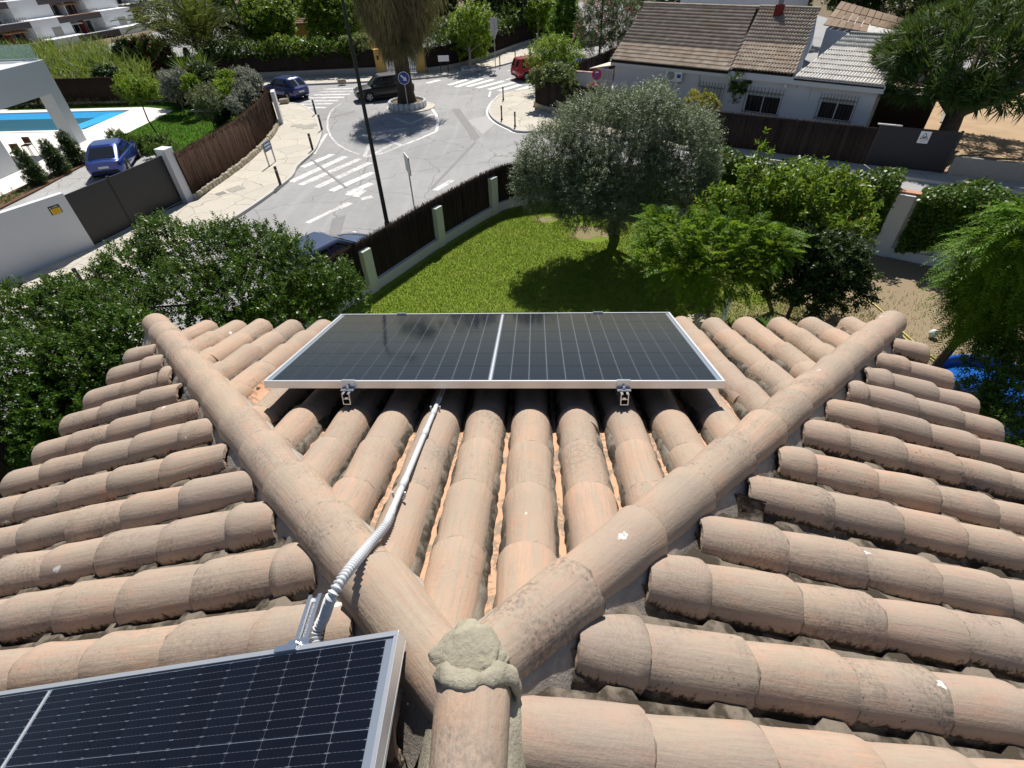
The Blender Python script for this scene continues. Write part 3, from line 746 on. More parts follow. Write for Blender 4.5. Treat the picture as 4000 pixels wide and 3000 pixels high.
KERB_L = [(-24, 4.0), (-17.97, 13.93), (-16.7, 16.0), (-14.3, 21.63), (-13.35, 27.18), (-13.62, 29.6), (-13.6, 32.5), (-14.46, 36.5), (-15.66, 39.4), (-16.6, 41.4), (-18.7, 44.3), (-21.0, 45.0), (-27, 45.6)]
BACK_L = [(-27, 42.9), (-21.5, 42.5), (-19.3, 40.9), (-18.15, 38.8), (-17.4, 35.4), (-16.85, 31.4), (-16.85, 24.6), (-18.2, 23.0), (-18.95, 19.6), (-20.5, 16.7), (-27, 4.0)]
def smooth_path(P, n=6):
    out = []; P = [Vector((p[0], p[1], 0)) for p in P]
    Q = [P[0]*2-P[1]]+P+[P[-1]*2-P[-2]]
    for i in range(1, len(Q)-2):
        for k in range(n):
            t = k/n; a, b, c, d = Q[i-1], Q[i], Q[i+1], Q[i+2]
            v = 0.5*((2*b)+(c-a)*t+(2*a-5*b+4*c-d)*t*t+(3*b-a-3*c+d)*t**3); out.append((v.x, v.y))
    out.append((P[-1].x, P[-1].y)); return out
def offset(path, d):
    out = []; n = len(path)
    for i in range(n):
        a = Vector(path[max(i-1, 0)]); b = Vector(path[min(i+1, n-1)]); t = (b-a).normalized(); out.append((path[i][0]-t.y*d, path[i][1]+t.x*d))
    return out
def ribbon(name, path, w, z0, z1_, mat, off=0.0):
    L = offset(path, off+w/2); R = offset(path, off-w/2); n = len(path); mb = MB()
    V = [(p[0], p[1], z1_) for p in L]+[(p[0], p[1], z1_) for p in R]+[(p[0], p[1], z0) for p in L]+[(p[0], p[1], z0) for p in R]
    F = []
    for i in range(n-1): F += [(i+n, i+1+n, i+1, i), (i, i+1, i+1+2*n, i+2*n), (i+1+n, i+n, i+3*n, i+1+3*n)]
    F += [(0, 2*n, 3*n, n), (n-1, 2*n-1, 4*n-1, 3*n-1)]
    mb.add(V, F); return mb.build(name, mat)
kl = smooth_path(KERB_L)
paved('pavement', kl+BACK_L, M_PAVE)
struct(ribbon('kerb', kl, 0.20, -0.01, 0.135, M_KERB))
# pavement slabs and manholes of the left pavement
M_LID = simple('iron_cover', (0.22, 0.21, 0.20), 0.6, 0.4, 0.3)
def lid(px, py, s=0.6, rz=0.5, mat=None):
    p = G(px, py, 0.12); o = MB().cbox((0, 0, 0), (s, s*0.9, 0.012)).build('inspection_cover', mat or M_LID, None, (p.x, p.y, 0.125), (0, 0, rz)); return o
M_LIDC = simple('concrete_cover', (0.36, 0.34, 0.30), 0.9, 0.1)
tag(lid(920, 738, 0.75, 0.9, M_LIDC), 'square concrete cover in the pavement beside the grey gate pillar', 'manhole cover')
tag(lid(862, 756, 0.45, 0.9), 'small dark iron cover nearest the villa stone footing', 'manhole cover')
for i, (a, b, wh) in enumerate([(350, 1085, 'first'), (400, 1095, 'second'), (450, 1105, 'third'), (500, 1080, 'last')]):
    p = z2(a, b, 0.12); tag(MB().cbox((0, 0, 0), (0.75, 0.6, 0.01)).build('service_cover', M_LIDC, None, (p.x, p.y, 0.124+0.0005*i), (0, 0, 0.15)), wh+' of four pale service covers from the left on the beige pavement corner', 'manhole cover', 'service covers in the pavement corner')

# far pavement in front of the yellow gate and up the side street
FAR_K = [(-60, 51.2), (-27.5, 51.6), (-21, 52.0), (-15.5, 52.5), (-11.2, 53.2), (-7.6, 54.6), (-4.6, 57.2), (-2.1, 60.6), (-0.4, 64.6), (2.6, 71.5), (8.0, 84)]
FAR_B = [(6.0, 86), (0.3, 73.2), (-2.3, 68.2), (-5.0, 62.5), (-7.6, 57.8), (-10.3, 55.6), (-15, 55.9), (-25.4, 55.0), (-60, 54.2)]
fk = smooth_path(FAR_K, 4)
paved('pavement_far', fk+FAR_B, M_PAVE)
struct(ribbon('kerb_far', fk, 0.18, -0.01, 0.135, M_KERB))
# pavement of the corner by the no-parking sign, continuing down the right-hand street
COR_K = [(6.5, 60.0), (3.4, 52.5), (1.4, 48.6)] + [tuple(z4(*q)[:2]) for q in ((575, 1150), (450, 1222), (385, 1295), (357, 1372), (375, 1436), (452, 1512), (608, 1590), (775, 1640))] + [(2.9, 35.3), (6.2, 32.9), (9.6, 30.75), (17.0, 26.75), (24.5, 22.7), (31, 19)]
COR_B = [(31, 21), (24, 24.7), (20.3, 26.5), (17.1, 28.0), (9.8, 32.2), (5.0, 35.8), (3.2, 38.6), (0.9, 39.9), (-0.2, 41.6), (0.4, 44.2), (2.6, 48.5), (5.0, 53), (8.2, 60)]
ck = smooth_path(COR_K, 4)
paved('pavement_corner', ck+COR_B, M_PAVE)
struct(ribbon('kerb_corner', ck, 0.16, -0.01, 0.135, M_KERB))
struct(ribbon('edge_line', ck[2*4:13*4], 0.12, 0.0, 0.004, M_PAINT2, off=-0.20))
# white line at the foot of the right-hand kerb (sunlit strip)
GARDEN = [(-16.2, -3.0), (-9.6, 9.65), (-5.87, 15.85), (-3.91, 19.43), (-1.92, 22.58), (-1.2, 23.35), (-0.3, 23.78), (0.78, 23.94), (2.1, 23.7), (5.82, 22.27), (11.98, 18.83), (15.0, 16.9), (27, 10.2), (27, -12), (-16, -12)]
out_k = smooth_path([(-19.0, -4.0), (-11.0, 9.9), (-6.75, 16.9), (-4.75, 20.4), (-2.7, 23.7), (-1.5, 25.0), (0.75, 25.5), (2.9, 25.05), (6.8, 23.4), (12.9, 20.0), (16.0, 18.1), (28, 11.4)], 3)
paved('pavement_garden_side', out_k+[(27, 10.4), (15.0, 17.1), (11.98, 19.0), (5.82, 22.45), (2.1, 23.9), (0.78, 24.1), (-0.5, 23.9), (-1.2, 23.5), (-2.1, 22.58), (-4.05, 19.43), (-6.05, 15.85), (-9.8, 9.65), (-16.4, -3.0)], M_PAVE_G)
struct(ribbon('kerb_garden_side', out_k, 0.16, -0.01, 0.135, M_KERB))

# our garden
def lawn_mat():
    a = Mat('lawn_soil', 0.95, 0.1); v = a.pos(); n = a.noise(v, 0.55, 5, 0.6); n2 = a.noise(v, 14, 4, 0.7)
    dry = a.ramp(a.math('ADD', a.math('MULTIPLY', a.sep(v)[0], 0.045), a.math('MULTIPLY', n, 0.55)), [(0.52, 0.0), (0.66, 1.0)])
    g_ = a.mix(n, (0.14, 0.215, 0.025), (0.21, 0.27, 0.04)); g_ = a.mix(a.math('MULTIPLY', n2, 0.4), g_, (0.09, 0.15, 0.012))
    d_ = a.mix(n2, (0.33, 0.26, 0.17), (0.25, 0.19, 0.12))
    a.col(a.mix(dry, g_, d_)); a.bump(n2, 0.8, 0.04); return a.m
M_LAWN = lawn_mat()
lawn = struct(MB().prism(GARDEN, -0.02, 0.03).build('lawn', M_LAWN))

def grass_blades(name, pts, h, wdt, mat, seed=1, lean=0.5):
    r = np.random.default_rng(seed); n = len(pts); hh = h*r.uniform(0.35, 1.35, n); an = r.uniform(0, 2*np.pi, n)
    d = np.stack([np.cos(an), np.sin(an), np.zeros(n)], 1); s = np.stack([-np.sin(an), np.cos(an), np.zeros(n)], 1)*wdt
    le = r.uniform(0.1, lean, n)[:, None]*hh[:, None]; up = np.array([0, 0, 1.0])
    P0 = pts; P1 = pts+d*le*0.35+up*(hh*0.6)[:, None]; P2 = pts+d*le+up*hh[:, None]
    V = np.empty((n, 5, 3)); V[:, 0] = P0-s*0.5; V[:, 1] = P0+s*0.5; V[:, 2] = P1+s*0.4; V[:, 3] = P2; V[:, 4] = P1-s*0.4
    b = np.arange(n)[:, None]*5
    F = b+np.array([[0, 1, 2, 4]]); F2 = b+np.array([[4, 2, 3, 3]])
    me = bpy.data.meshes.new(name)
    me.vertices.add(n*5); me.vertices.foreach_set('co', V.astype(np.float32).ravel())
    T = (b+np.array([[2, 3, 4]]))
    loops = np.concatenate([F, T], 1).astype(np.int32).ravel()
    me.loops.add(len(loops)); me.loops.foreach_set('vertex_index', loops)
    st = (np.arange(n)[:, None]*7+np.array([[0, 4]])).astype(np.int32).ravel(); tt = np.tile(np.array([4, 3], dtype=np.int32), n)
    me.polygons.add(2*n); me.polygons.foreach_set('loop_start', st); me.polygons.foreach_set('loop_total', tt); me.update(calc_edges=True)
    o = link(name, me, mat); return o
def in_poly(x, y, poly):
    c = np.zeros(len(x), bool); n = len(poly); j = n-1
    for i in range(n):
        xi, yi = poly[i][0], poly[i][1]; xj, yj = poly[j][0], poly[j][1]
        k = ((yi > y) != (yj > y)) & (x < (xj-xi)*(y-yi)/((yj-yi) if yj != yi else 1e-9)+xi); c ^= k; j = i
    return c
def scatter(poly, dens, seed, z):
    r = np.random.default_rng(seed); xs = [p[0] for p in poly]; ys = [p[1] for p in poly]
    A = (max(xs)-min(xs))*(max(ys)-min(ys)); n = int(A*dens)
    x = r.uniform(min(xs), max(xs), n); y = r.uniform(min(ys), max(ys), n); k = in_poly(x, y, poly); x = x[k]; y = y[k]
    return np.stack([x, y, np.full(len(x), z)], 1), r
def wob(x, y, f=1.0):
    return (np.sin(x*1.3*f+0.7)+np.sin(y*1.7*f+2.1)+np.sin((x+y)*0.9*f+1.1)+np.sin((x-1.4*y)*1.1*f+0.3))/4
LAWN_VIS = [(-6.2, 12.2), (-5.6, 15.6), (-3.75, 19.1), (-1.8, 22.2), (-1.0, 23.0), (0.8, 23.6), (2.1, 23.4), (5.7, 22.0), (8.5, 20.4), (9.0, 12.2)]
pts, r = scatter(LAWN_VIS, 900, 3, 0.03)
# bare patch round the olive
dd = np.hypot(pts[:, 0]-2.2, pts[:, 1]-20.6); keep = (dd > 0.75+0.7*wob(pts[:, 0], pts[:, 1], 2.2))
keep &= ~((np.hypot(pts[:, 0]-0.6, pts[:, 1]-21.9) < 0.4))
pts = pts[keep]
M_GRASS = leaf_mat('grass_blades', (0.105, 0.20, 0.014), (0.215, 0.31, 0.032), 0.5, 0.42, (0.36, 0.34, 0.10), 0.14, clump=3.0, patch=(0.30, 0.29, 0.085))
g_o = grass_blades('grass', pts, 0.055, 0.018, M_GRASS, 4, 1.0); g_o['kind'] = 'stuff'
def blotch(name, cx, cy, rx, ry, mat, z):
    struct(MB().prism([(cx+(rx*(1+0.22*math.sin(3*t+cx)+0.14*math.sin(7*t+1)))*math.cos(t), cy+(ry*(1+0.22*math.sin(3*t+cx)+0.14*math.sin(7*t+1)))*math.sin(t)) for t in [2*math.pi*k/40 for k in range(40)]], 0.0, z).build(name, mat))
M_BARE = simple('bare_earth', (0.22, 0.19, 0.10), 0.95, 0.1, var=0.35, scale=5, bump=0.5)
blotch('bare_patch', 2.35, 20.5, 0.95, 0.6, M_BARE, 0.034); blotch('bare_patch', 0.4, 21.9, 0.5, 0.3, M_BARE, 0.0345)
# dry corner: sparse blades
DRY = [(6.6, 11.6), (8.6, 16.0), (12.6, 15.6), (17.5, 13.0), (17, 9), (10, 9)]
pts, r = scatter(DRY, 330, 8, 0.03); k = (np.hypot((pts[:, 0]-9.6)/1.5, (pts[:, 1]-14.6)/1.3) < 1+0.35*wob(pts[:, 0], pts[:, 1], 2)) | (r.uniform(0, 1, len(pts)) < 0.16) | (pts[:, 1] < 12.2+0.5*wob(pts[:, 0], pts[:, 1]))
M_GRASS2 = leaf_mat('dry_grass_blades', (0.075, 0.12, 0.02), (0.16, 0.18, 0.05), 0.6, 0.3, (0.40, 0.32, 0.17), 0.3)
g2 = grass_blades('dry_grass', pts[k], 0.09, 0.016, M_GRASS2, 5, 1.2); g2['kind'] = 'stuff'

# road markings --------------------------------------------------------------
_sz = [0]
def stripe(mb, a, b, w, ext=0.0):
    _sz[0] += 1; zz_ = 0.004+0.00025*(_sz[0] % 40)
    a = Vector((a[0], a[1], 0)); b = Vector((b[0], b[1], 0)); t = (b-a).normalized(); n = Vector((-t.y, t.x, 0))*w/2
    mb.add([(a+n)[:2]+(zz_,), (a-n)[:2]+(zz_,), (b-n)[:2]+(zz_,), (b+n)[:2]+(zz_,)], [(0, 1, 2, 3)])
def polyline(mb, P, w):
    for a, b in zip(P[:-1], P[1:]): stripe(mb, a, b, w)
def vtx(p): return (p.x, p.y)
def marking(name, segs, w, mat, each=True):
    for a, b in segs:
        mb = MB(); stripe(mb, a, b, w); struct(mb.build(name, mat))
Z = z2
marking('zebra_stripe', [(Z(400, 1445), Z(665, 1333)), (Z(300, 1572), Z(775, 1352)), (Z(385, 1598), Z(900, 1372)), (Z(520, 1622), Z(985, 1405)), (Z(650, 1650), Z(1010, 1490)), (Z(800, 1668), Z(1000, 1585))], 0.44, M_PAINT)
marking('zebra_stripe', [(Z(860, 1700), Z(930, 1640)), (z6(290, 300), z6(390, 255)), (z6(390, 330), z6(470, 310)), (z6(225, 395), z6(310, 355))], 0.42, M_PAINT)
marking('zebra_stripe_left', [(Z(375, 902), Z(660, 896)), (Z(400, 876), Z(712, 869)), (Z(455, 847), Z(762, 841)), (Z(500, 821), Z(815, 815)), (Z(545, 796), Z(850, 789)), (Z(585, 771), Z(845, 765)), (Z(420, 930), Z(605, 932))], 0.46, M_PAINT)
marking('zebra_stripe_right', [(z4(-150, 1052), z4(150, 960)), (z4(-60, 1075), z4(265, 970)), (z4(80, 1070), z4(400, 982)), (z4(205, 1088), z4(530, 1000)), (z4(345, 1106), z4(665, 1016)), (z4(475, 1124), z4(740, 1046)), (z4(620, 1138), z4(860, 1066)), (z4(770, 1160), z4(880, 1124)), (Z(1475, 720), Z(1590, 692))], 0.52, M_PAINT2)
mb = MB(); polyline(mb, [vtx(Z(*p)) for p in ((735, 895), (675, 935), (640, 975), (618, 1040), (618, 1110), (645, 1180), (700, 1245), (780, 1295), (900, 1340))], 0.13); struct(mb.build('lane_line', M_PAINT))
mb = MB(); polyline(mb, [vtx(Z(*p)) for p in ((612, 1155), (560, 1235), (500, 1335))], 0.22); struct(mb.build('lane_line', M_PAINT))
mb = MB(); polyline(mb, [vtx(Z(*p)) for p in ((1515, 935), (1555, 990), (1572, 1060), (1560, 1135), (1400, 1205), (1250, 1262), (1100, 1322), (935, 1358), (985, 1235))], 0.22); struct(mb.build('island_line', M_PAINT))
for a, b in (((1000, 1340), (1180, 1245)), ((1060, 1145), (1300, 1110)), ((1110, 1195), (1260, 1262)), ((1200, 1020), (1330, 1072)), ((1330, 1072), (1530, 985))):
    mb = MB(); stripe(mb, Z(*a), Z(*b), 0.30); struct(mb.build('island_line', M_PAINT))
mb = MB(); stripe(mb, z4(350, 1195), z4(365, 1130), 0.16); struct(mb.build('lane_line', M_PAINT2))
mb = MB(); stripe(mb, z4(555, 990), z4(625, 962), 0.16); struct(mb.build('lane_line', M_PAINT2))
mb = MB(); stripe(mb, Z(1545, 1648), Z(1700, 1555), 0.35); struct(mb.build('lane_line', M_PAINT))
mb = MB(); stripe(mb, z6(0, 500), z6(230, 390), 0.28); struct(mb.build('lane_line', M_PAINT))
mb = MB(); stripe(mb, z4(575, 878), z4(800, 800), 0.12); struct(mb.build('lane_line', M_PAINT2))
# repairs in the asphalt
def patch(P, mat, z): struct(MB().prism(xy(P), -0.005, z).build('road_patch', mat))
patch([Z(1690, 945), Z(1760, 940), Z(1935, 1185), Z(1885, 1225)], M_TRENCH, 0.0022)
patch([Z(575, 1025), Z(560, 1045), Z(860, 970), Z(850, 955)], M_TRENCH, 0.0022)
patch([Z(1830, 1040), Z(1990, 1000), Z(2060, 1075), Z(1960, 1160)], M_LIGHTP, 0.0018)
patch([Z(985, 1345), Z(970, 1345), Z(890, 1600), Z(905, 1600)], M_TRENCH, 0.0019)
patch([Z(470, 1380), Z(485, 1373), Z(790, 1620), Z(770, 1628)], M_TRENCH, 0.0155)
patch([Z(1885, 1225), Z(1905, 1235), Z(1520, 1640), Z(1500, 1630)], M_TRENCH, 0.0021)
patch([z6(180, 470), z6(280, 440), z6(230, 620), z6(140, 640)], M_TRENCH, 0.0021)
# ------------------------------------------------------------------ walls, brushwood fences, gates
def brush_mat(name, c0, c1, c2):
    a = Mat(name, 0.95, 0.05); i = a.island(); v = a.pos()
    n = a.noise(a.mapped(v, (30, 30, 2.0)), 1.0, 4, 0.7)
    b = a.ramp(i, [(0.0, c0), (0.6, c1), (1.0, c2)]); b = a.mix(a.math('MULTIPLY', n, 0.6), b, c0); a.col(b); a.bump(n, 0.6, 0.02); return a.m
M_BRUSH = brush_mat('brushwood', (0.026, 0.019, 0.016), (0.056, 0.042, 0.035), (0.11, 0.085, 0.07))
M_BRUSH_R = brush_mat('reddish_brushwood', (0.045, 0.026, 0.018), (0.085, 0.054, 0.040), (0.14, 0.095, 0.07))
M_WHITE = simple('white_wall_paint', (0.64, 0.65, 0.67), 0.85, 0.2, var=0.05, scale=1.5, bump=0.05)
M_GREENW = simple('pale_green_wall_paint', (0.60, 0.615, 0.57), 0.9, 0.1, var=0.10, scale=3, bump=0.1)
M_IRON = simple('black_iron', (0.018, 0.018, 0.019), 0.5, 0.4)
M_ANTH = simple('anthracite_sheet', (0.022, 0.023, 0.025), 0.45, 0.4, var=0.06)
def brush_panel(name, path, z0, z1_, mat, parent, seed=1, dens=55, thick=0.05, rag=0.10):
    """stretch of brushwood: a dense core and thousands of twigs standing proud of it"""
    r = np.random.default_rng(seed); P = np.array([p[:2] for p in path], float)
    seg = np.diff(P, axis=0); ln = np.hypot(seg[:, 0], seg[:, 1]); L = ln.sum(); acc = np.concatenate([[0], np.cumsum(ln)])
    n = int(L*dens); s = r.uniform(0, L, n); i = np.clip(np.searchsorted(acc, s)-1, 0, len(seg)-1); t = (s-acc[i])/ln[i]
    base = P[i]+seg[i]*t[:, None]; tg = seg[i]/ln[i][:, None]; nm = np.stack([-tg[:, 1], tg[:, 0]], 1)
    side = r.choice([-1.0, 1.0], n)*thick*0.5*r.uniform(0.3, 1.35, n)
    c = base+nm*side[:, None]; w_ = r.uniform(0.006, 0.016, n)
    lean = r.normal(0, 0.035, n); zt = z1_+r.uniform(-rag, rag*0.9, n)*r.uniform(0, 1, n)
    zb = z0+r.uniform(0, 0.25, n)*(r.uniform(0, 1, n) < 0.3)
    top = c+tg*(lean*(zt-zb))[:, None]+nm*r.normal(0, 0.012, n)[:, None]
    V = np.zeros((n, 8, 3)); k = 0
    for q, (du, dv) in enumerate(((-1, -0.6), (1, -0.6), (1, 0.6), (-1, 0.6))):
        V[:, q, :2] = c+tg*(du*w_/2)[:, None]+nm*(dv*w_/2)[:, None]; V[:, q, 2] = zb
        V[:, q+4, :2] = top+tg*(du*w_/3)[:, None]+nm*(dv*w_/3)[:, None]; V[:, q+4, 2] = zt
    b = (np.arange(n)*8)[:, None, None]
    F = b+np.array([[0, 1, 5, 4], [1, 2, 6, 5], [2, 3, 7, 6], [3, 0, 4, 7], [4, 5, 6, 7]])[None]
    V = V.reshape(-1, 3); F = F.reshape(-1, 4)
    # core
    o0 = len(V); Lp = np.array(offset([tuple(p) for p in P], thick*0.36)); Rp = np.array(offset([tuple(p) for p in P], -thick*0.36)); m = len(P)
    core = np.concatenate([np.c_[Lp, np.full(m, z0)], np.c_[Rp, np.full(m, z0)], np.c_[Lp, np.full(m, z1_-rag*0.5)], np.c_[Rp, np.full(m, z1_-rag*0.5)]])
    CF = []
    for q in range(m-1): CF += [(q, q+1, q+1+2*m, q+2*m), (q+1+m, q+m, q+3*m, q+1+3*m), (q+2*m, q+1+2*m, q+1+3*m, q+3*m)]
    V = np.concatenate([V, core]); F = np.concatenate([F, np.array(CF)+o0])
    o = link(name, np_mesh(name, V, F), mat, parent); o['kind'] = 'stuff'; return o
def wall_run(mb, path, thick, z0, z1_):
    L = offset(path, thick/2); R = offset(path, -thick/2)
    for i in range(len(path)-1):
        mb.add([(L[i][0], L[i][1], z0), (R[i][0], R[i][1], z0), (R[i+1][0], R[i+1][1], z0), (L[i+1][0], L[i+1][1], z0), (L[i][0], L[i][1], z1_), (R[i][0], R[i][1], z1_), (R[i+1][0], R[i+1][1], z1_), (L[i+1][0], L[i+1][1], z1_)], [(4, 5, 6, 7), (0, 4, 7, 3), (1, 2, 6, 5)]+([(0, 1, 5, 4)] if i == 0 else [])+([(3, 7, 6, 2)] if i == len(path)-2 else []))
def between(path, a, b):
    """stretch of a polyline between the arc lengths a and b"""
    out = []; acc = 0.0
    for p, q in zip(path[:-1], path[1:]):
        p = Vector(p[:2]); q = Vector(q[:2]); l = (q-p).length
        for lim in (a, b):
            pass
        s0, s1 = max(a, acc), min(b, acc+l)
        if s1 > s0 + 1e-6:
            pa_ = p.lerp(q, (s0-acc)/l); pb_ = p.lerp(q, (s1-acc)/l)
            if not out: out.append((pa_.x, pa_.y))
            out.append((pb_.x, pb_.y))
        acc += l
    return out
def plen(path): return sum((Vector(b[:2])-Vector(a[:2])).length for a, b in zip(path[:-1], path[1:]))
def at_len(path, s):
    acc = 0.0
    for a, b in zip(path[:-1], path[1:]):
        a = Vector(a[:2]); b = Vector(b[:2]); l = (b-a).length
        if acc+l >= s: return a.lerp(b, (s-acc)/l), (b-a).normalized()
        acc += l
    return b, (b-a).normalized()

# our garden fence: low wall, pilasters, brushwood
gf = smooth_path([(-12.9, 3.7), (-9.6, 9.5), (-5.87, 15.85), (-3.91, 19.43), (-1.92, 22.58), (-1.1, 23.38), (0.0, 23.82), (0.9, 23.93), (2.1, 23.72), (3.9, 23.05), (5.82, 22.27), (6.6, 21.95)], 4)
fence = empty('garden_fence', (0, 0, 0), 0, 'dark brushwood fence on a low pale wall curving round our green lawn', 'fence')
mb = MB(); wall_run(mb, gf, 0.16, -0.02, 0.40); mb.build('low_wall', M_GREENW, fence)
# pilasters stand at the surveyed spots
spots = [(-7.75, 12.6), (-5.87, 15.9), (-3.85, 19.45), (-1.85, 22.6), (1.35, 23.86), (4.6, 22.75)]
def nearest_s(path, p):
    best = (1e9, 0); acc = 0.0
    for a, b in zip(path[:-1], path[1:]):
        a = Vector(a[:2]); b = Vector(b[:2]); d = b-a; t = max(0, min(1, (Vector(p)-a).dot(d)/d.length_squared)); q = a+d*t
        if (q-Vector(p)).length < best[0]: best = ((q-Vector(p)).length, acc+d.length*t)
        acc += d.length
    return best[1]
ss = [nearest_s(gf, p) for p in spots]
for s in ss:
    p, t = at_len(gf, s); ang = math.atan2(t.y, t.x)
    mb = MB(); mb.box((-0.20, -0.13, -0.02), (0.20, 0.13, 1.66)); o = mb.build('pilaster', M_GREENW, fence, (p.x, p.y, 0), (0, 0, ang))
stops = [0.0]+ss+[plen(gf)]
for i, (a, b) in enumerate(zip(stops[:-1], stops[1:])):
    seg = between(gf, a + (0 if i == 0 else -0.02), b+0.02)
    seg = offset(seg, 0.11)
    if len(seg) > 1: brush_panel('brushwood', seg, 0.36, 1.98, M_BRUSH, fence, 20+i, 150, 0.07, 0.12)
# vine wall: white wall with piers, continuing along the right-hand street
vw = empty('vine_wall', (0, 0, 0), 0, 'white garden wall with piers mostly hidden by creeper on the right', 'wall')
VW = [(6.6, 22.0), (12.25, 19.1), (15.2, 17.2), (21, 13.5), (27, 10.2)]
mb = MB(); wall_run(mb, VW, 0.22, -0.02, 2.30); mb.build('wall_body', M_WHITE, vw)
M_TERRA = simple('terracotta_coping', (0.50, 0.27, 0.17), 0.9, 0.1, var=0.2, scale=6)
mb = MB(); wall_run(mb, VW, 0.30, 2.30, 2.36); mb.build('coping', M_TERRA, vw)
mb = MB(); wall_run(mb, offset(VW, -0.17), 0.10, -0.02, 0.35); mb.build('plinth', M_WHITE, vw)
p, t = at_len(VW, nearest_s(VW, (13.2, 18.5))); MB().box((-0.28, -0.28, -0.02), (0.28, -0.112, 2.29)).build('pier', M_WHITE, vw, (p.x, p.y, 0), (0, 0, math.atan2(t.y, t.x)))

# villa side of the street -----------------------------------------------------
wa, wb = Vector((-20.46, 16.68)), Vector((-18.93, 19.67))
wl = empty('villa_boundary_wall', (0, 0, 0), 0, 'tall white boundary wall left of the dark sliding gate', 'wall')
d = (wb-wa).normalized(); far_end = wa-d*6.5
mb = MB(); mb.box((0, -0.13, -0.02), ((wb-far_end).length, 0.13, 2.40)); o = mb.build('wall_body', M_WHITE, wl, (far_end.x, far_end.y, 0), (0, 0, math.atan2(d.y, d.x)))
# security notice on that wall (lettering in flat print)
ang = math.atan2(d.y, d.x)
def text(body, size, mat, parent, loc, rot, name='lettering', align='CENTER', sx=1.0):
    cu = bpy.data.curves.new(name, 'FONT'); cu.body = body; cu.size = size; cu.align_x = align; cu.align_y = 'CENTER'; cu.extrude = 0.0005
    tmp = bpy.data.objects.new(name, cu); COL.objects.link(tmp)
    dg = bpy.context.evaluated_depsgraph_get(); me = bpy.data.meshes.new_from_object(tmp.evaluated_get(dg)); bpy.data.objects.remove(tmp)
    me.materials.clear(); me.materials.append(mat); o = bpy.data.objects.new(name, me); COL.objects.link(o); o.parent = parent; o.location = loc; o.rotation_euler = rot; o.scale = (sx, 1, 1); return o
M_YEL = simple('yellow_sign', (0.85, 0.52, 0.03), 0.5); M_BLK = simple('black_print', (0.02, 0.02, 0.025), 0.5); M_SW = simple('white_sign', (0.80, 0.81, 0.82), 0.5, 0.3, var=0.04)
sg = empty('security_notice', (0, 0, 0), 0, 'small black and yellow notice plate fixed to the white boundary wall', 'sign')
sp = wb-d*0.55; nrm = Vector((d.y, -d.x))
sp3 = Vector((sp.x, sp.y, 1.93)) + Vector((nrm.x, nrm.y, 0))*0.135
sg.location = sp3; sg.rotation_euler = (R_(90), 0, ang)
MB().box((-0.20, -0.16, 0), (0.20, 0.16, 0.01)).build('plate', M_BLK, sg, bevel=0.004)
MB().box((-0.165, -0.145, 0.0102), (0.165, 0.055, 0.0122)).build('yellow_field', M_YEL, sg)
text('ALARMA', 0.075, M_SW, sg, (0.03, 0.105, 0.0106), (0, 0, 0), sx=0.8); MB().disc((-0.150, 0.105, 0.0102), 0.022, (0, 0, 1), 0.0015, 12).build('emblem', M_SW, sg)
for k in range(4): MB().box((-0.13, 0.02-0.04*k, 0.0124), (0.13-0.02*(k % 2), 0.03-0.04*k, 0.0130)).build('print_line', M_BLK, sg)

ga, gb = Vector((-18.93, 19.67)), Vector((-17.66, 24.60)); gd = (gb-ga).normalized(); gl = (gb-ga).length; gang = math.atan2(gd.y, gd.x)
gate = empty('sliding_gate', (ga.x, ga.y, 0), gang, 'wide anthracite sliding gate in two leaves in front of the parked blue car', 'gate')
for k, (a, b) in enumerate(((0.03, gl*0.405), (gl*0.405+0.09, gl-0.03))):
    MB().box((a+0.05, -0.02, 0.12), (b-0.05, 0.02, 2.2)).build('gate_leaf', M_ANTH, gate)
    mb = MB()
    mb.box((a, -0.035, 0.06), (a+0.05, 0.035, 2.27)); mb.box((b-0.05, -0.035, 0.06), (b, 0.035, 2.27)); mb.box((a+0.05, -0.035, 2.2), (b-0.05, 0.035, 2.27)); mb.box((a+0.05, -0.035, 0.06), (b-0.05, 0.035, 0.12))
    mb.build('gate_frame', M_ANTH, gate)
MB().box((gl*0.405, -0.05, 0.02), (gl*0.405+0.09, 0.05, 2.33)).build('meeting_post', M_ANTH, gate)
M_SILL = simple('gate_track', (0.60, 0.58, 0.55), 0.7)
MB().box((0, -0.06, 0.122), (gl, 0.06, 0.135)).build('gate_track', M_SILL, gate)
pil = empty('gate_pillar', (gb.x, gb.y, 0), gang, 'square white pillar on the right of the anthracite gate', 'pillar')
MB().box((0.0, -0.30, -0.02), (0.48, 0.28, 2.50)).build('shaft', M_WHITE, pil); MB().box((-0.02, -0.32, 2.50), (0.50, 0.30, 2.54)).build('cap', M_WHITE, pil)

vf_path = smooth_path([(-17.22, 24.95), (-16.98, 28.0), (-17.0, 31.4), (-17.5, 35.4), (-18.0, 37.6), (-18.35, 38.7)], 4)
vf = empty('villa_fence', (0, 0, 0), 0, 'tall reddish brown brushwood fence curving along the villa garden', 'fence')
mb = MB(); wall_run(mb, vf_path, 0.22, -0.02, 0.32); mb.build('footing', M_PAVE, vf)
brush_panel('brushwood', vf_path, 0.30, 2.30, M_BRUSH_R, vf, 41, 160, 0.09, 0.12)
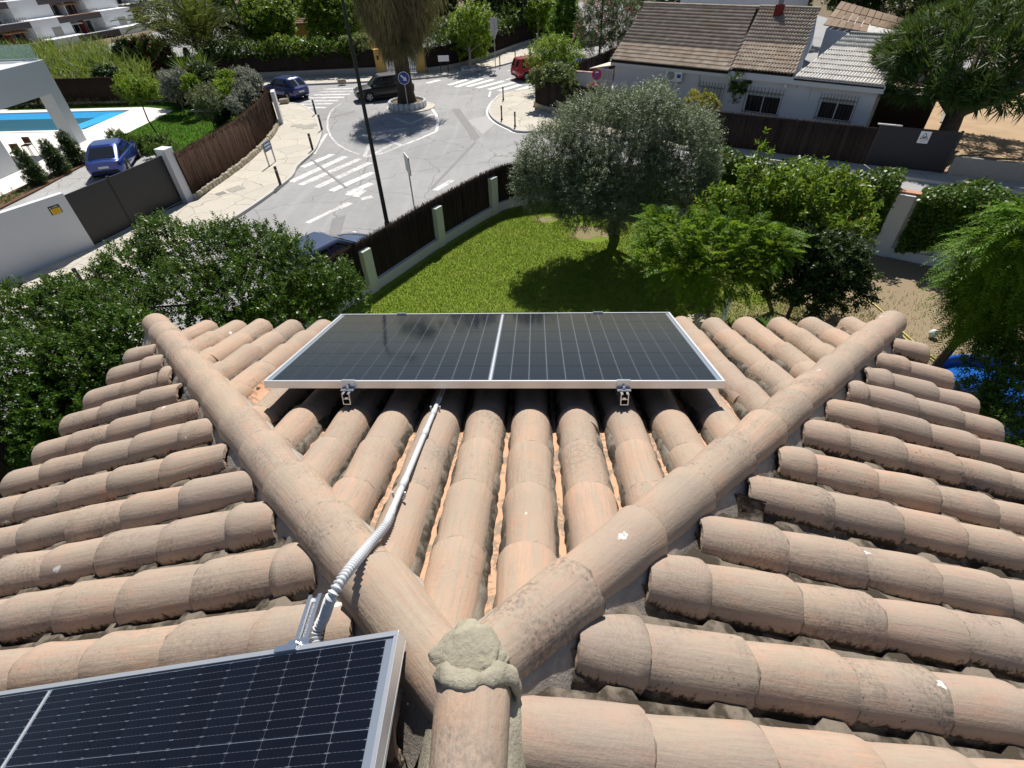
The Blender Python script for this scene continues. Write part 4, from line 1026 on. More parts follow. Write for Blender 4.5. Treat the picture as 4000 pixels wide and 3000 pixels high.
# rough stones set along the footing
M_STONE = mortar_material('rough_limestone', (0.40, 0.35, 0.26), (0.55, 0.49, 0.38), 0.3)
def stone_mesh(seed):
    bm = bmesh.new(); bmesh.ops.create_cube(bm, size=1.0); bmesh.ops.subdivide_edges(bm, edges=bm.edges[:], cuts=1, use_grid_fill=True); r = random.Random(seed)
    for v in bm.verts:
        l = v.co.length; v.co = v.co.normalized()*(0.35*l+0.36)+Vector((r.uniform(-.06, .06), r.uniform(-.06, .06), r.uniform(-.06, .06)))
    me = bpy.data.meshes.new('stone'); bm.to_mesh(me); bm.free(); me.materials.append(M_STONE); return me
STONES = [stone_mesh(k) for k in range(5)]
r = random.Random(77); s = 0.1; Lf = plen(vf_path); side = offset(vf_path, -0.14)
while s < Lf-0.2:
    ln_ = r.uniform(0.26, 0.46); p, t = at_len(side, min(s+ln_/2, Lf*0.99))
    o = link('stone', STONES[r.randrange(5)], None, vf, (p.x, p.y, r.uniform(0.19, 0.23)), (0, 0, math.atan2(t.y, t.x))); o.scale = (ln_*1.05, 0.22, r.uniform(0.34, 0.44)); s += ln_
wp = empty('fence_end_pier', (-18.05, 38.95, 0), 1.9, 'slim white pier that ends the reddish brushwood fence by the blue parked car', 'pillar')
MB().box((-0.45, -0.12, 0), (0.45, 0.12, 2.12)).build('shaft', M_WHITE, wp)
vf2 = empty('villa_street_fence', (0, 0, 0), 0, 'brushwood fence running away left behind the silver shrubs of the villa garden', 'fence')
P2 = smooth_path([(-18.6, 39.5), (-20.2, 41.6), (-23, 43.3), (-27, 45.0), (-31.2, 46.95), (-33.4, 46.75), (-40, 46.8), (-52, 47.3)], 3)
brush_panel('brushwood', P2, 0.1, 1.95, M_BRUSH_R, vf2, 43, 60, 0.09, 0.08)
mb = MB(); wall_run(mb, P2, 0.16, -0.02, 0.2); mb.build('footing', M_PAVE, vf2)
for k, s in enumerate((13.5, 16.2, 19.0, 21.8)):
    p, t = at_len(P2, s); o = MB().box((-0.025, -0.10, 0), (0.025, -0.05, 2.02)).build('fence_post', M_SILL, vf2, (p.x, p.y, 0), (0, 0, math.atan2(t.y, t.x)))

# far fence, yellow gate pillars, white gate, fence up the side street
ff = empty('far_fence', (0, 0, 0), 0, 'dark brushwood fence on stone footing left of the yellow gate pillars', 'fence')
A = [(-46, 55.3), (-25.46, 55.25), (-15.15, 56.2)]
M_GSTONE = simple('grey_stone_wall', (0.36, 0.35, 0.32), 0.95, 0.1, var=0.3, scale=2.5, bump=0.4)
mb = MB(); wall_run(mb, offset(A, -0.1), 0.35, -0.02, 0.62); mb.build('footing', M_GSTONE, ff)
brush_panel('brushwood', A, 0.6, 2.05, M_BRUSH, ff, 45, 60, 0.09, 0.06)
M_OCHRE = simple('ochre_render', (0.60, 0.38, 0.12), 0.9, 0.1, var=0.08, scale=2)
for k, (x, lab) in enumerate(((-14.72, 'ochre gate pillar left of the white gate with a letter box'), (-10.85, 'ochre gate pillar right of the white gate with a round plaque'))):
    yp = empty('gate_pillar', (x, 56.1, 0), -0.03, lab, 'pillar', 'ochre pillars of the white gate')
    MB().box((-0.42, -0.3, 0), (0.42, 0.3, 2.0)).build('shaft', M_OCHRE, yp); MB().box((-0.46, -0.34, 2.0), (0.46, 0.34, 2.07)).build('cap', M_OCHRE, yp)
    if k == 0: MB().box((-0.2, -0.33, 1.25), (-0.02, -0.30, 1.58)).build('letter_box', M_IRON, yp)
    else: MB().disc((-0.22, -0.30, 1.62), 0.15, (0, -1, 0), 0.03).build('plaque', M_SILL, yp)
wg = empty('white_gate', (-12.8, 56.15, 0), -0.03, 'white slatted driveway gate between two ochre pillars behind the palm', 'gate')
for k in range(17):
    x = -1.45+k*0.18; MB().box((x-0.07, -0.02, 0.10), (x+0.07, 0.02, 1.70+0.08*math.cos(k*0.8))).build('slat', M_WHITE, wg)
for z in (0.35, 0.95, 1.45): MB().box((-1.5, 0.021, z-0.05), (1.5, 0.06, z+0.05)).build('cross_rail', M_WHITE, wg)
sf = empty('side_street_fence', (0, 0, 0), 0, 'dark brushwood fence overgrown by shrubs along the far side street', 'fence')
SIDE_B = smooth_path([(-10.3, 55.9), (-7.9, 57.6), (-5.2, 62.3), (-2.6, 68.0), (0.2, 73.5), (5.5, 84)], 3)
mb = MB(); wall_run(mb, offset(SIDE_B, -0.1), 0.35, -0.02, 0.5); mb.build('footing', M_GSTONE, sf)
brush_panel('brushwood', SIDE_B, 0.45, 2.1, M_BRUSH, sf, 46, 60, 0.09, 0.08)
# corner fence opposite
cf = empty('corner_fence', (0, 0, 0), 0, 'rounded brushwood fence on a stone footing at the street corner by the red car', 'fence')
CP = smooth_path([(7.6, 54.5), (4.6, 49.5), (1.9, 45.6), (0.25, 43.0), (0.1, 41.6), (0.95, 40.25), (3.0, 39.0), (5.5, 36.6), (9.75, 32.2)], 4)
mb = MB(); wall_run(mb, CP, 0.26, -0.02, 0.45); mb.build('footing', M_STONE, cf)
brush_panel('brushwood', offset(CP, 0.02), 0.42, 1.95, M_BRUSH, cf, 47, 90, 0.09, 0.08)
# right-hand fence, gate and block wall
rf = empty('street_fence', (0, 0, 0), 0, 'straight dark brushwood fence along the pavement before the white bungalow', 'fence')
RP = [(9.75, 32.15), (17.05, 28.05)]
brush_panel('brushwood', RP, 0.0, 1.88, M_BRUSH, rf, 48, 140, 0.09, 0.07)
r0, r1 = Vector((17.12, 28.1)), Vector((20.2, 26.55)); rd = (r1-r0).normalized()
rg = empty('sheet_gate', (r0.x, r0.y, 0), math.atan2(rd.y, rd.x), 'black sheet metal gate with a white warning sign beside the dragon tree', 'gate')
rl = (r1-r0).length; MB().box((0, -0.02, 0.05), (rl, 0.02, 1.98)).build('gate_leaf', M_BLK, rg)
MB().box((0, -0.045, 0), (0.07, -0.021, 2.03)).build('gate_frame', M_ANTH, rg); MB().box((rl-0.12, -0.045, 0), (rl, -0.021, 2.05)).build('gate_frame', M_ANTH, rg)
MB().box((-0.1, -0.05, 2.0), (0.95, 0.05, 2.05)).build('top_rail', M_SILL, rg)
ws = empty('warning_sign', (0, 0, 0), 0, 'white plate with a black warning triangle on the black gate', 'sign')
ws.location = Vector((r0.x, r0.y, 1.62)) + Vector((rd.x, rd.y, 0))*2.02 + Vector((rd.y, -rd.x, 0))*0.025; ws.rotation_euler = (R_(90), 0, math.atan2(rd.y, rd.x))
MB().box((-0.22, -0.27, 0), (0.22, 0.27, 0.008)).build('plate', M_SW, ws, bevel=0.003)
mb = MB()
tri = [(-0.15, -0.06), (0.15, -0.06), (0.0, 0.19)]
for i in range(3):
    a = Vector(tri[i]+(0.0085,)); b = Vector(tri[(i+1) % 3]+(0.0085,)); t = (b-a).normalized(); n = Vector((-t.y, t.x, 0))*0.012; mb.add([a+n-t*0.012, a-n-t*0.012, b-n+t*0.012, b+n+t*0.012], [(0, 1, 2, 3)])
mb.box((-0.07, -0.03, 0.0082), (0.06, 0.03, 0.0092)); mb.box((0.02, 0.03, 0.0082), (0.07, 0.06, 0.0092)); mb.build('warning_triangle', M_BLK, ws)
text('ATENCION', 0.062, M_BLK, ws, (0, -0.13, 0.0086), (0, 0, 0)); text('VIGILADO', 0.045, M_BLK, ws, (0, -0.20, 0.0086), (0, 0, 0))
bw = empty('block_wall', (0, 0, 0), 0, 'low grey block wall right of the black sheet gate', 'wall')
BP = [(20.3, 26.45), (24.0, 24.55), (31, 21)]
M_BLOCK = simple('grey_block', (0.30, 0.29, 0.27), 0.95, 0.1, var=0.12, scale=3, bump=0.2)
mb = MB(); wall_run(mb, BP, 0.2, -0.02, 0.95); mb.build('wall_body', M_BLOCK, bw)
sheet('yard_painted_shade', [(17.2, 28.3), (20.3, 26.7), (21.5, 29.4), (24, 36), (20, 37)], 0.026, simple('painted_shade_soil', (0.13, 0.095, 0.065), 0.95, 0.1, var=0.35, scale=2))  # darker ground sheet: the dragon tree's deep shade put into the colour
sheet('dry_yard', [(20.4, 26.6), (31, 21.2), (44, 40), (27, 52), (20.2, 35)], 0.02, simple('straw_soil', (0.42, 0.30, 0.19), 0.95, 0.1, var=0.3, scale=0.8, bump=0.5))
sheet('bungalow_yard', [(9.75, 32.3), (17.1, 28.2), (20.3, 26.6), (20.2, 35), (12, 44), (4.6, 49.3), (1.9, 45.4), (0.4, 42.9), (0.3, 41.7), (1.1, 40.4), (3.1, 39.2), (5.7, 36.7)], 0.02, M_PAVE_G)
# ------------------------------------------------------------------ villa with pool
M_VILLA = simple('villa_white_render', (0.58, 0.60, 0.63), 0.8, 0.2, var=0.03, scale=0.6)
M_DECKW = simple('pale_terrace_paving', (0.74, 0.72, 0.67), 0.8, 0.2, var=0.05, scale=1.2)
def glass_mat(name, c, rough=0.03, alpha=0.25):
    a = Mat(name, rough, 0.5); a.col(c); tr = a.n('ShaderNodeBsdfTransparent'); tr.inputs[0].default_value = (*[min(1, x*0.2+0.78) for x in c], 1)
    mx = a.n('ShaderNodeMixShader'); mx.inputs[0].default_value = alpha
    a.l(tr.outputs[0], mx.inputs[1]); a.l(a.p.outputs[0], mx.inputs[2]); a.l(mx.outputs[0], a.out.inputs[0]); return a.m
M_GLASSC = glass_mat('clear_glass', (0.45, 0.62, 0.58), 0.03, 0.30)
M_GLASSD = simple('dark_window_glass', (0.015, 0.018, 0.022), 0.06, 0.6, var=0.1)
villa = empty('villa', (0, 0, 0), 0, 'modern white villa with an open portal in front of a swimming pool', 'house')
mb = MB(); mb.box((-32.6, 10, 0), (-30.45, 29.9, 3.02)); mb.build('wall', M_VILLA, villa)
MB().box((-31.35, 35.1, 0), (-30.45, 35.9, 3.02)).build('portal_leg', M_VILLA, villa)
MB().box((-31.35, 24.0, 3.02), (-30.45, 35.9, 4.72)).build('portal_beam', M_VILLA, villa)
MB().box((-42.0, 24.0, 4.1), (-31.352, 35.9, 4.66)).build('roof_slab', M_VILLA, villa)
for k in range(4):
    MB().box((-30.62-1.3*k-1.26, 35.70, 4.76), (-30.62-1.3*k, 35.72, 5.55)).build('glass_pane', M_GLASSC, villa)
MB().box((-36, 35.66, 4.722), (-30.6, 35.76, 4.80)).build('glass_rail', M_VILLA, villa)
PX0, PX1, PY0, PY1 = -43.4, -32.4, 38.45, 44.0
cut = lambda name, x0, x1, y0, y1, z, m: struct(MB().box((x0, y0, -0.02), (x1, y1, z)).build(name, m))
cut('pool_terrace', -50, PX0-0.35, 31, 45.4, 0.05, M_DECKW); cut('pool_terrace', PX0-0.35, PX1+0.35, 31, PY0-0.35, 0.05, M_DECKW); cut('pool_terrace', PX0-0.35, PX1+0.35, PY1+0.35, PY1+1.0, 0.05, M_DECKW)
struct(MB().prism([(PX1+0.35, 31), (-28.9, 31), (-28.55, 36.9), (-28.65, 43.75), (-31.2, 44.75), (PX1+0.35, 45.0)], -0.02, 0.05).build('pool_terrace', M_DECKW))
struct(MB().prism([(-30.44, 12), (-28.5, 12), (-28.1, 26.9), (-27.75, 31), (-30.44, 31)], -0.02, 0.05).build('terrace_path', M_DECKW))
pool = empty('swimming_pool', (0, 0, 0), 0, 'rectangular blue swimming pool with white coping and shallow steps', 'pool')
mb = MB()
for lo, hi in (((PX0-0.35, PY0-0.35, 0), (PX1+0.35, PY0, 0.08)), ((PX0-0.35, PY1, 0), (PX1+0.35, PY1+0.35, 0.08)), ((PX0-0.35, PY0, 0), (PX0, PY1, 0.08)), ((PX1, PY0, 0), (PX1+0.35, PY1, 0.08))):
    MB().box(lo, hi).build('coping', M_DECKW, pool)
M_PTILE = simple('pool_tile', (0.36, 0.70, 0.86), 0.4, 0.4, var=0.05, scale=2); M_PSTEP = simple('pool_step_tile', (0.58, 0.82, 0.90), 0.4, 0.4, var=0.04)
M_PWALL = simple('pool_wall_tile', (0.20, 0.55, 0.78), 0.4, 0.4, var=0.04)
MB().box((PX0, PY0, -0.02), (PX1, PY1, 0.0)).build('basin_floor', M_PTILE, pool)
MB().box((PX0, PY1-1.9, 0.001), (PX1-0.05, PY1, 0.004)).build('deep_end', M_PWALL, pool)
MB().prism([(PX1-1.9, PY0+0.4), (PX1-0.6, PY0+0.4), (PX1, PY1-0.5), (PX1-1.5, PY1-0.5)], 0.0045, 0.008).build('step', M_PSTEP, pool)
def water_mat():
    a = Mat('pool_water', 0.05, 0.5); a.col((0.25, 0.62, 0.82)); tr = a.n('ShaderNodeBsdfTransparent'); tr.inputs[0].default_value = (0.55, 0.90, 1.0, 1)
    mx = a.n('ShaderNodeMixShader'); mx.inputs[0].default_value = 0.18
    b = a.n('ShaderNodeBump'); b.inputs['Strength'].default_value = 0.15; a.l(a.noise(a.pos(), 3.5, 3), b.inputs['Height']); a.l(b.outputs[0], a.p.inputs['Normal'])
    a.l(tr.outputs[0], mx.inputs[1]); a.l(a.p.outputs[0], mx.inputs[2]); a.l(mx.outputs[0], a.out.inputs[0]); return a.m
MB().box((PX0, PY0, 0.040), (PX1, PY1, 0.045)).build('water_surface', water_mat(), pool)
M_VLAWN = Mat('villa_lawn', 0.95, 0.1); v = M_VLAWN.pos(); M_VLAWN.col(M_VLAWN.mix(M_VLAWN.noise(v, 6, 5, 0.7), (0.03, 0.10, 0.006), (0.07, 0.17, 0.012))); M_VLAWN.bump(M_VLAWN.noise(v, 25, 3), 0.8, 0.04)
VL = [(-50, 45.4), (-31.2, 44.75), (-28.65, 43.75), (-28.55, 36.9), (-27.75, 31.6), (-22.2, 33.0), (-17.6, 28.0), (-17.35, 31.4), (-17.85, 35.4), (-18.6, 38.6), (-20.5, 41.4), (-23.2, 43.1), (-27, 44.8), (-31.0, 46.7), (-50, 46.7)]
struct(MB().prism(VL, -0.02, 0.03).build('villa_lawn', M_VLAWN.m))
pts, r = scatter([(-50, 45.5), (-31.2, 44.9), (-28.5, 43.75), (-28.4, 36.9), (-27.6, 32.0), (-22.2, 33.4), (-18.5, 36), (-20.5, 41.2), (-31.0, 46.5), (-50, 46.5)], 130, 12, 0.03)
g3 = grass_blades('villa_grass', pts, 0.10, 0.035, leaf_mat('villa_grass_blades', (0.03, 0.10, 0.006), (0.08, 0.19, 0.014), 0.5, 0.3), 6, 0.9); g3['kind'] = 'stuff'
M_GRAVEL = concrete_mat('driveway_gravel', (0.36, 0.36, 0.36), (0.42, 0.42, 0.41), (0.28, 0.28, 0.28))
struct(MB().prism([(-27.3, 31.4), (-27.0, 10), (-20.6, 10), (-20.45, 16.7), (-19.05, 19.7), (-17.75, 24.6), (-17.6, 27.9), (-22.2, 32.9)], -0.02, 0.02).build('driveway', M_GRAVEL))
struct(MB().prism([(-28.5, 12), (-27.0, 12), (-26.75, 26.4), (-27.0, 31.2), (-27.75, 31), (-28.1, 26.9)], -0.02, 0.10).build('planting_bed', simple('bark_mulch', (0.14, 0.085, 0.055), 0.95, 0.1, var=0.35, scale=9, bump=0.5)))
M_WOOD = simple('brown_wood', (0.20, 0.10, 0.05), 0.6, 0.3, var=0.2, scale=8)
def garden_chair(x, y, rz, label):
    c = empty('bar_chair', (x, y, 0.05), rz, label, 'chair', 'wooden bar chairs under the villa portal')
    MB().box((-0.22, -0.22, 0.72), (0.22, 0.22, 0.77)).build('seat', M_WOOD, c)
    MB().box((-0.22, 0.18, 0.80), (0.22, 0.22, 1.15)).build('backrest', M_WOOD, c)
    for sx in (-0.2, 0.2):
        for sy in (-0.2, 0.2): MB().tube([(sx*1.15, sy*1.15, 0), (sx, sy, 0.72)], 0.02, 6).build('leg', M_WOOD, c)
    for sx in (-0.2, 0.2): MB().tube([(sx, 0.2, 0.77), (sx, 0.21, 0.82)], 0.018, 6).build('back_post', M_WOOD, c)
garden_chair(-31.0, 30.9, 0.3, 'wooden bar chair nearer to the street under the white portal'); garden_chair(-31.4, 32.3, 0.1, 'wooden bar chair nearer to the pool under the white portal')
# ------------------------------------------------------------------ white bungalow with tiled roofs
BO = Vector((5.05, 39.87, 0)); BU = Vector((0.794, -0.608, 0)); BN = Vector((0.608, 0.794, 0))
bang = math.atan2(BU.y, BU.x)
bung = empty('bungalow', (BO.x, BO.y, 0), bang, 'white bungalow with grey brown roof tiles, barred windows and an air conditioner', 'house')
def onwall(px, py, off=0.35):
    d = _r2*((px-2000)/FPX) + _u2*((1500-py)/FPX) + _f; c = Vector((0, 0, CAM_H)); p0 = BO+BN*off
    p = c+d*((p0-c).dot(BN)/d.dot(BN)); q = p-BO; return q.dot(BU), p.z
def local(px, py, z):
    p = G(px, py, z)-BO; return p.dot(BU), p.dot(BN)
# surveyed outline of the roofs in the bungalow's own axes (u along the eave, n inwards)
ZE, ZR = 3.22, 5.6
uA1, _ = local(2885, 262, ZE); uB1, _ = local(3128, 285, ZE); uC1, _ = local(3485, 320, ZE-0.12)
uR0, nR = local(2520, 18, ZR); uR1, nR1 = local(3230, 25, ZR)
skew = uR0/nR
print('bungalow', uA1, uB1, uC1, uR0, nR, uR1, nR1)
W = uC1
M_BW = simple('bungalow_white', (0.62, 0.65, 0.69), 0.85, 0.15, var=0.04, scale=1.0)
nw = 0.35
MB().box((0.0, -0.02, 2.92), (uA1+0.1, 0.30, 3.16)).build('fascia', M_BW, bung); MB().box((uA1+0.1, 0.06, 2.90), (W+0.05, 0.31, 3.26)).build('fascia', M_BW, bung)
def roof_tile_mat(name, c0, c1, stain, amt):
    a = Mat(name, 0.9, 0.15); r = a.rnd(); i = a.island(); v = a.pos(); n = a.noise(v, 5, 5, 0.65); rr = a.math('FRACT', a.math('ADD', r, i))
    b = a.mix(rr, c0, c1); b = a.mix(a.math('MULTIPLY', a.ramp(n, [(0.45, 0.0), (0.70, 1.0)]), amt), b, stain)
    b = a.mix(a.math('MULTIPLY', a.ramp(a.noise(v, 1.1, 3), [(0.56, 0.0), (0.70, 1.0)]), amt), b, (0.33, 0.20, 0.11))
    b = a.mix(a.ramp(rr, [(0.993, 0.0), (0.994, 1.0)]), b, (0.50, 0.46, 0.40))
    a.col(b); return a.m
M_RT = roof_tile_mat('weathered_concrete_tile', (0.34, 0.275, 0.215), (0.47, 0.39, 0.315), (0.25, 0.20, 0.16), 0.4)
M_RTW = roof_tile_mat('pale_concrete_tile', (0.58, 0.56, 0.52), (0.68, 0.66, 0.62), (0.50, 0.48, 0.44), 0.25)
def wave_tile(w, l, seed):
    """interlocking tile, two waves; lower edge lifted so that courses step"""
    n = 12; V = []; r = random.Random(seed); V0 = []
    for (y, dz, ty) in ((0, 0.055, 0), (l*1.08, 0.006, 0)):
        for k in range(n+1):
            x = w*k/n; z = 0.075*abs(math.sin(math.pi*2*k/n))**0.55; V.append((x, y, dz+z))
    F = [(k, k+1, n+2+k, n+1+k) for k in range(n)]
    o = len(V); V += [(p[0], 0.004, p[2]-0.052) for p in V[:n+1]]; F += [(k+1, k, o+k, o+k+1) for k in range(n)]
    return V, F
def tile_field(parent, u0, u1, n0, n1, z0, z1f, cols, rows, mat, name, keep, skew_f, label=None, skew_r=None):
    """courses of tiles from the eave (row 0) to the ridge; first `keep` stay single objects, rest joined"""
    wT = (u1-u0)/cols; sl = math.hypot(n1-n0, z1f-z0); lT = sl/rows; pitch = math.atan2(z1f-z0, n1-n0)
    V, F = wave_tile(wT, lT, 1); mbm = MB(); mbm.add(V, F); me = mbm.mesh(name); me.materials.append(mat)
    r = random.Random(rows*cols); VV = []; FF = []; cnt = 0
    for j in range(rows):
        for i in range(cols):
            nn = n0+(n1-n0)*j/rows; sr = skew_f if skew_r is None else skew_r; uL = u0+skew_f*nn; uR = u1+sr*nn; kx = (uR-uL)/(u1-u0); u = uL+wT*i*kx; z = z0+(z1f-z0)*j/rows
            rt = (pitch+r.uniform(-0.012, 0.012), r.uniform(-0.012, 0.012), r.uniform(-0.012, 0.012))
            loc = (u, nn, z+r.uniform(-0.004, 0.004))
            if cnt < keep: link(name, me, None, parent, loc, rt).scale = (kx, 1, 1)
            else:
                Mx = Matrix.Translation(loc) @ Matrix.Rotation(rt[2], 4, 'Z') @ Matrix.Rotation(rt[1], 4, 'Y') @ Matrix.Rotation(rt[0], 4, 'X') @ Matrix.Diagonal((kx, 1, 1, 1))
                o = len(VV); VV += [tuple(Mx @ Vector(p)) for p in V]; FF += [tuple(k+o for k in f) for f in F]
            cnt += 1
    if VV:
        o = link(name, np_mesh(name, np.array(VV), np.array(FF)), mat, parent); o['kind'] = 'stuff'
    return wT
def roof_part(name, label, u0, u1, n0, n1, z0, z1f, sk, sr=None):
    sr = sk if sr is None else sr
    mb = MB(); t = 0.06
    P = [(u0+sk*n0, n0, z0), (u1+sr*n0, n0, z0), (u1+sr*n1, n1, z1f), (u0+sk*n1, n1, z1f)]
    mb.add(P+[(p[0], p[1], p[2]-t) for p in P], [(0, 1, 2, 3), (7, 6, 5, 4), (0, 4, 5, 1), (1, 5, 6, 2), (2, 6, 7, 3), (3, 7, 4, 0)])
    o = mb.build(name, M_DARK, bung); o['label'] = label; return o
ra = roof_part('roof', 'long left roof slope of weathered tiles', -0.05, uA1, -0.12, nR, ZE-0.05, ZR-0.05, skew)
tile_field(ra, -0.05, uA1, -0.15, nR, ZE, ZR, 27, 17, M_RT, 'roof_tile', 135, skew)
rb = roof_part('roof', 'middle roof slope of weathered tiles', uA1+0.1, uB1, 0.05, nR, ZE+0.09, ZR+0.0, skew*0.9)
tile_field(rb, uA1+0.06, uB1+0.05, 0.02, nR, ZE+0.14, ZR+0.05, 10, 17, M_RT, 'roof_tile', 70, skew*0.9)
uc0, nc0 = local(3150, 290, ZE-0.05); 
ur0, nr0 = local(3290, 140, 4.55); ur1, nr1 = local(3560, 145, 4.55); print('C', uc0, nc0, ur0, nr0, ur1, nr1)
skc = (ur0-uB1)/nr0; skr = (ur1-W)/nr1; nr0 = (nr0+nr1)/2
rc = roof_part('roof', 'right roof slope of pale new tiles', uB1+0.1, W, 0.0, nr0, ZE-0.03, 4.50, skc, skr)
tile_field(rc, uB1+0.12, W, -0.02, nr0, ZE+0.02, 4.55, 14, 10, M_RTW, 'roof_tile', 94, skc, None, skr)
mb = MB(); mb.prism([(0.15, nw), (uB1+0.1, nw), (uB1+0.1+skew*nR*1.8, nR*1.8), (0.15+skew*nR*1.8, nR*1.8)], 0, 3.0); mb.prism([(uB1+0.1, nw), (W-0.2, nw), (W-0.25+skr*nr0, nr0), (uB1+0.1+skc*nr0, nr0)], 0, 2.99); mb.build('wall', M_BW, bung)
def gable(name, u, th, na, nb_, zt, sk):
    mb = MB(); q = [(u+sk*nw, nw, 2.95), (u+sk*nb_, nb_, 2.95), (u+sk*na, na, zt)]; mb.add(q+[(p[0]+th, p[1], p[2]) for p in q], [(0, 1, 2), (5, 4, 3), (0, 2, 5, 3), (1, 4, 5, 2), (0, 3, 4, 1)]); mb.build(name, M_BW, bung)
gable('gable', 0.15, 0.2, nR, nR*2, ZR-0.15, skew); gable('gable', uB1-0.15, 0.2, nR, nR*2, ZR-0.10, skew*0.9); gable('gable', W-0.47, 0.2, nr0, nr0+0.1, 4.40, skr)
MB().box((uB1+0.1+skc*nr0, nr0, 2.99), (W-0.3+skr*nr0, nr0+0.15, 4.42)).build('rear_wall', M_BW, bung)
for (par, u0, u1, n_, z_, sk, m_) in ((ra, -0.1, uA1, nR, ZR+0.05, skew, M_RT), (rb, uA1+0.1, uB1, nR, ZR+0.1, skew*0.9, M_RT), (rc, uB1+0.2, W+(skr-skc)*nr0, nr0, 4.62, skc, M_BLOCK)):
    k = 0; u = u0
    while u < u1:
        mb = MB(); mb.tube([(u+sk*n_, n_, z_), (u+0.42+sk*n_, n_, z_)], [0.13, 0.115], 8); mb.build('ridge_tile', m_, par); u += 0.40
# back slope so the house closes
mb = MB(); mb.add([(-0.05+skew*nR, nR, ZR-0.03), (uB1+skew*nR, nR, ZR-0.03), (uB1+skew*nR*2, nR*2, 3.1), (-0.05+skew*nR*2, nR*2, 3.1)], [(0, 1, 2, 3)]); 
mb.add([(-0.05+skew*nR, nR, ZR-0.09), (uB1+skew*nR, nR, ZR-0.09), (uB1+skew*nR*2, nR*2, 3.04), (-0.05+skew*nR*2, nR*2, 3.04)], [(3, 2, 1, 0)]); mb.build('back_roof', M_RT, bung)
mb = MB(); u_, z_ = uB1-2.2, ZR-0.35
ch = empty('chimney', (u_+skew*nR*0.75, nR*0.86, 4.9)); ch.parent = bung
M_REDP = simple('red_painted_render', (0.22, 0.035, 0.03), 0.8, 0.2); MB().box((-0.22, -0.22, 0), (0.22, 0.22, 1.05)).build('shaft', M_REDP, ch); MB().box((-0.12, -0.12, 1.05), (0.12, 0.12, 1.75)).build('flue', M_BLOCK, ch)
# windows with bars
M_BAR = simple('dark_green_bars', (0.030, 0.045, 0.055), 0.5, 0.4); M_CURT = simple('net_curtain', (0.50, 0.47, 0.38), 0.9); M_FRM = simple('white_frame', (0.72, 0.72, 0.70), 0.5); M_SHUT = simple('grey_shutter', (0.50, 0.52, 0.51), 0.7)
def window(pa_, pb_, nb, kind, name='window'):
    (u0, zt), (u1, zb) = onwall(*pa_), onwall(*pb_); zb = max(zb, 0.45)
    wdw = empty(name, (u0, nw, zb)); wdw.parent = bung; w_, h_ = u1-u0, zt-zb; 
    MB().box((0.06, -0.012, 0.06), (w_-0.06, 0.0, h_-0.10)).build('glass', M_SHUT if kind == 'shut' else M_GLASSD, wdw)
    mb = MB()
    for lo, hi in (((0, -0.03, 0), (w_, 0, 0.06)), ((0, -0.03, h_-0.1), (w_, 0, h_-0.04)), ((0, -0.03, 0.06), (0.06, 0, h_-0.1)), ((w_-0.06, -0.03, 0.06), (w_, 0, h_-0.1)), ((w_/2-0.03, -0.03, 0.06), (w_/2+0.03, 0, h_-0.1))): mb.box(lo, hi)
    mb.build('frame', M_FRM, wdw)
    if kind != 'shut': MB().box((0.06, -0.014, h_*0.70), (w_-0.06, -0.0122, h_-0.10)).build('roller_shutter', M_SHUT, wdw)
    if kind == 'curt':
        for k in range(6): MB().box((0.1+k*(w_-0.2)/6, -0.011, 0.07), (0.1+(k+0.8)*(w_-0.2)/6, -0.009, h_*0.45 if k % 3 else h_*0.62)).build('curtain', M_CURT, wdw)
    for k in range(nb):
        x = -0.04+(w_+0.08)*k/(nb-1); MB().box((x-0.010, -0.145, -0.08), (x+0.010, -0.125, h_+0.10)).build('bar', M_BAR, wdw)
    for z in (0.02, h_*0.84): MB().box((-0.06, -0.124, z), (w_+0.06, -0.108, z+0.025)).build('cross_bar', M_BAR, wdw)
    for sx in (-0.04, w_+0.02):
        for z in (0.03, h_*0.84): MB().box((sx, -0.108, z), (sx+0.02, 0, z+0.02)).build('bracket', M_BAR, wdw)
window((2742, 322), (2812, 425), 9, 'shut'); window((2925, 340), (3035, 452), 11, 'dark'); window((3215, 368), (3318, 478), 12, 'curt')
# awning cassette
(u0, zt), (u1, zb) = onwall(3162, 322), onwall(3420, 362); M_AWN = simple('beige_awning', (0.52, 0.49, 0.41), 0.8)
aw = empty('awning', (u0, nw-0.02, zt-0.22)); aw.parent = bung; MB().box((0, -0.24, 0), (u1-u0, 0, 0.19)).build('cassette', M_AWN, aw, bevel=0.02); MB().tube([(0.25, -0.2, 0), (0.25, -0.2, -0.5)], 0.01, 6).build('crank_rod', M_IRON, aw)
# air conditioner
(u0, zt), (u1, zb) = onwall(2612, 267), onwall(2668, 318); ac = empty('air_conditioner', (u0, nw, zb)); ac.parent = bung; w_, h_ = u1-u0, zt-zb
MB().box((0, -0.34, 0), (w_, -0.04, h_)).build('casing', M_SW, ac, bevel=0.01); MB().disc((w_*0.34, -0.342, h_*0.52), h_*0.40, (0, -1, 0), 0.01, 22).build('fan_grille', M_BLOCK, ac)
for k in range(7): MB().box((w_*0.05, -0.362, h_*(0.16+0.11*k)), (w_*0.63, -0.354, h_*(0.16+0.11*k)+0.008)).build('grille_bar', M_SILL, ac)
MB().box((w_*0.72, -0.345, h_*0.35), (w_*0.95, -0.3405, h_*0.68)).build('badge', simple('blue_badge', (0.02, 0.06, 0.25), 0.4), ac)
for x in (0.12, w_-0.12): MB().box((x-0.03, -0.3, -0.08), (x+0.03, 0, 0)).build('bracket', M_IRON, ac)
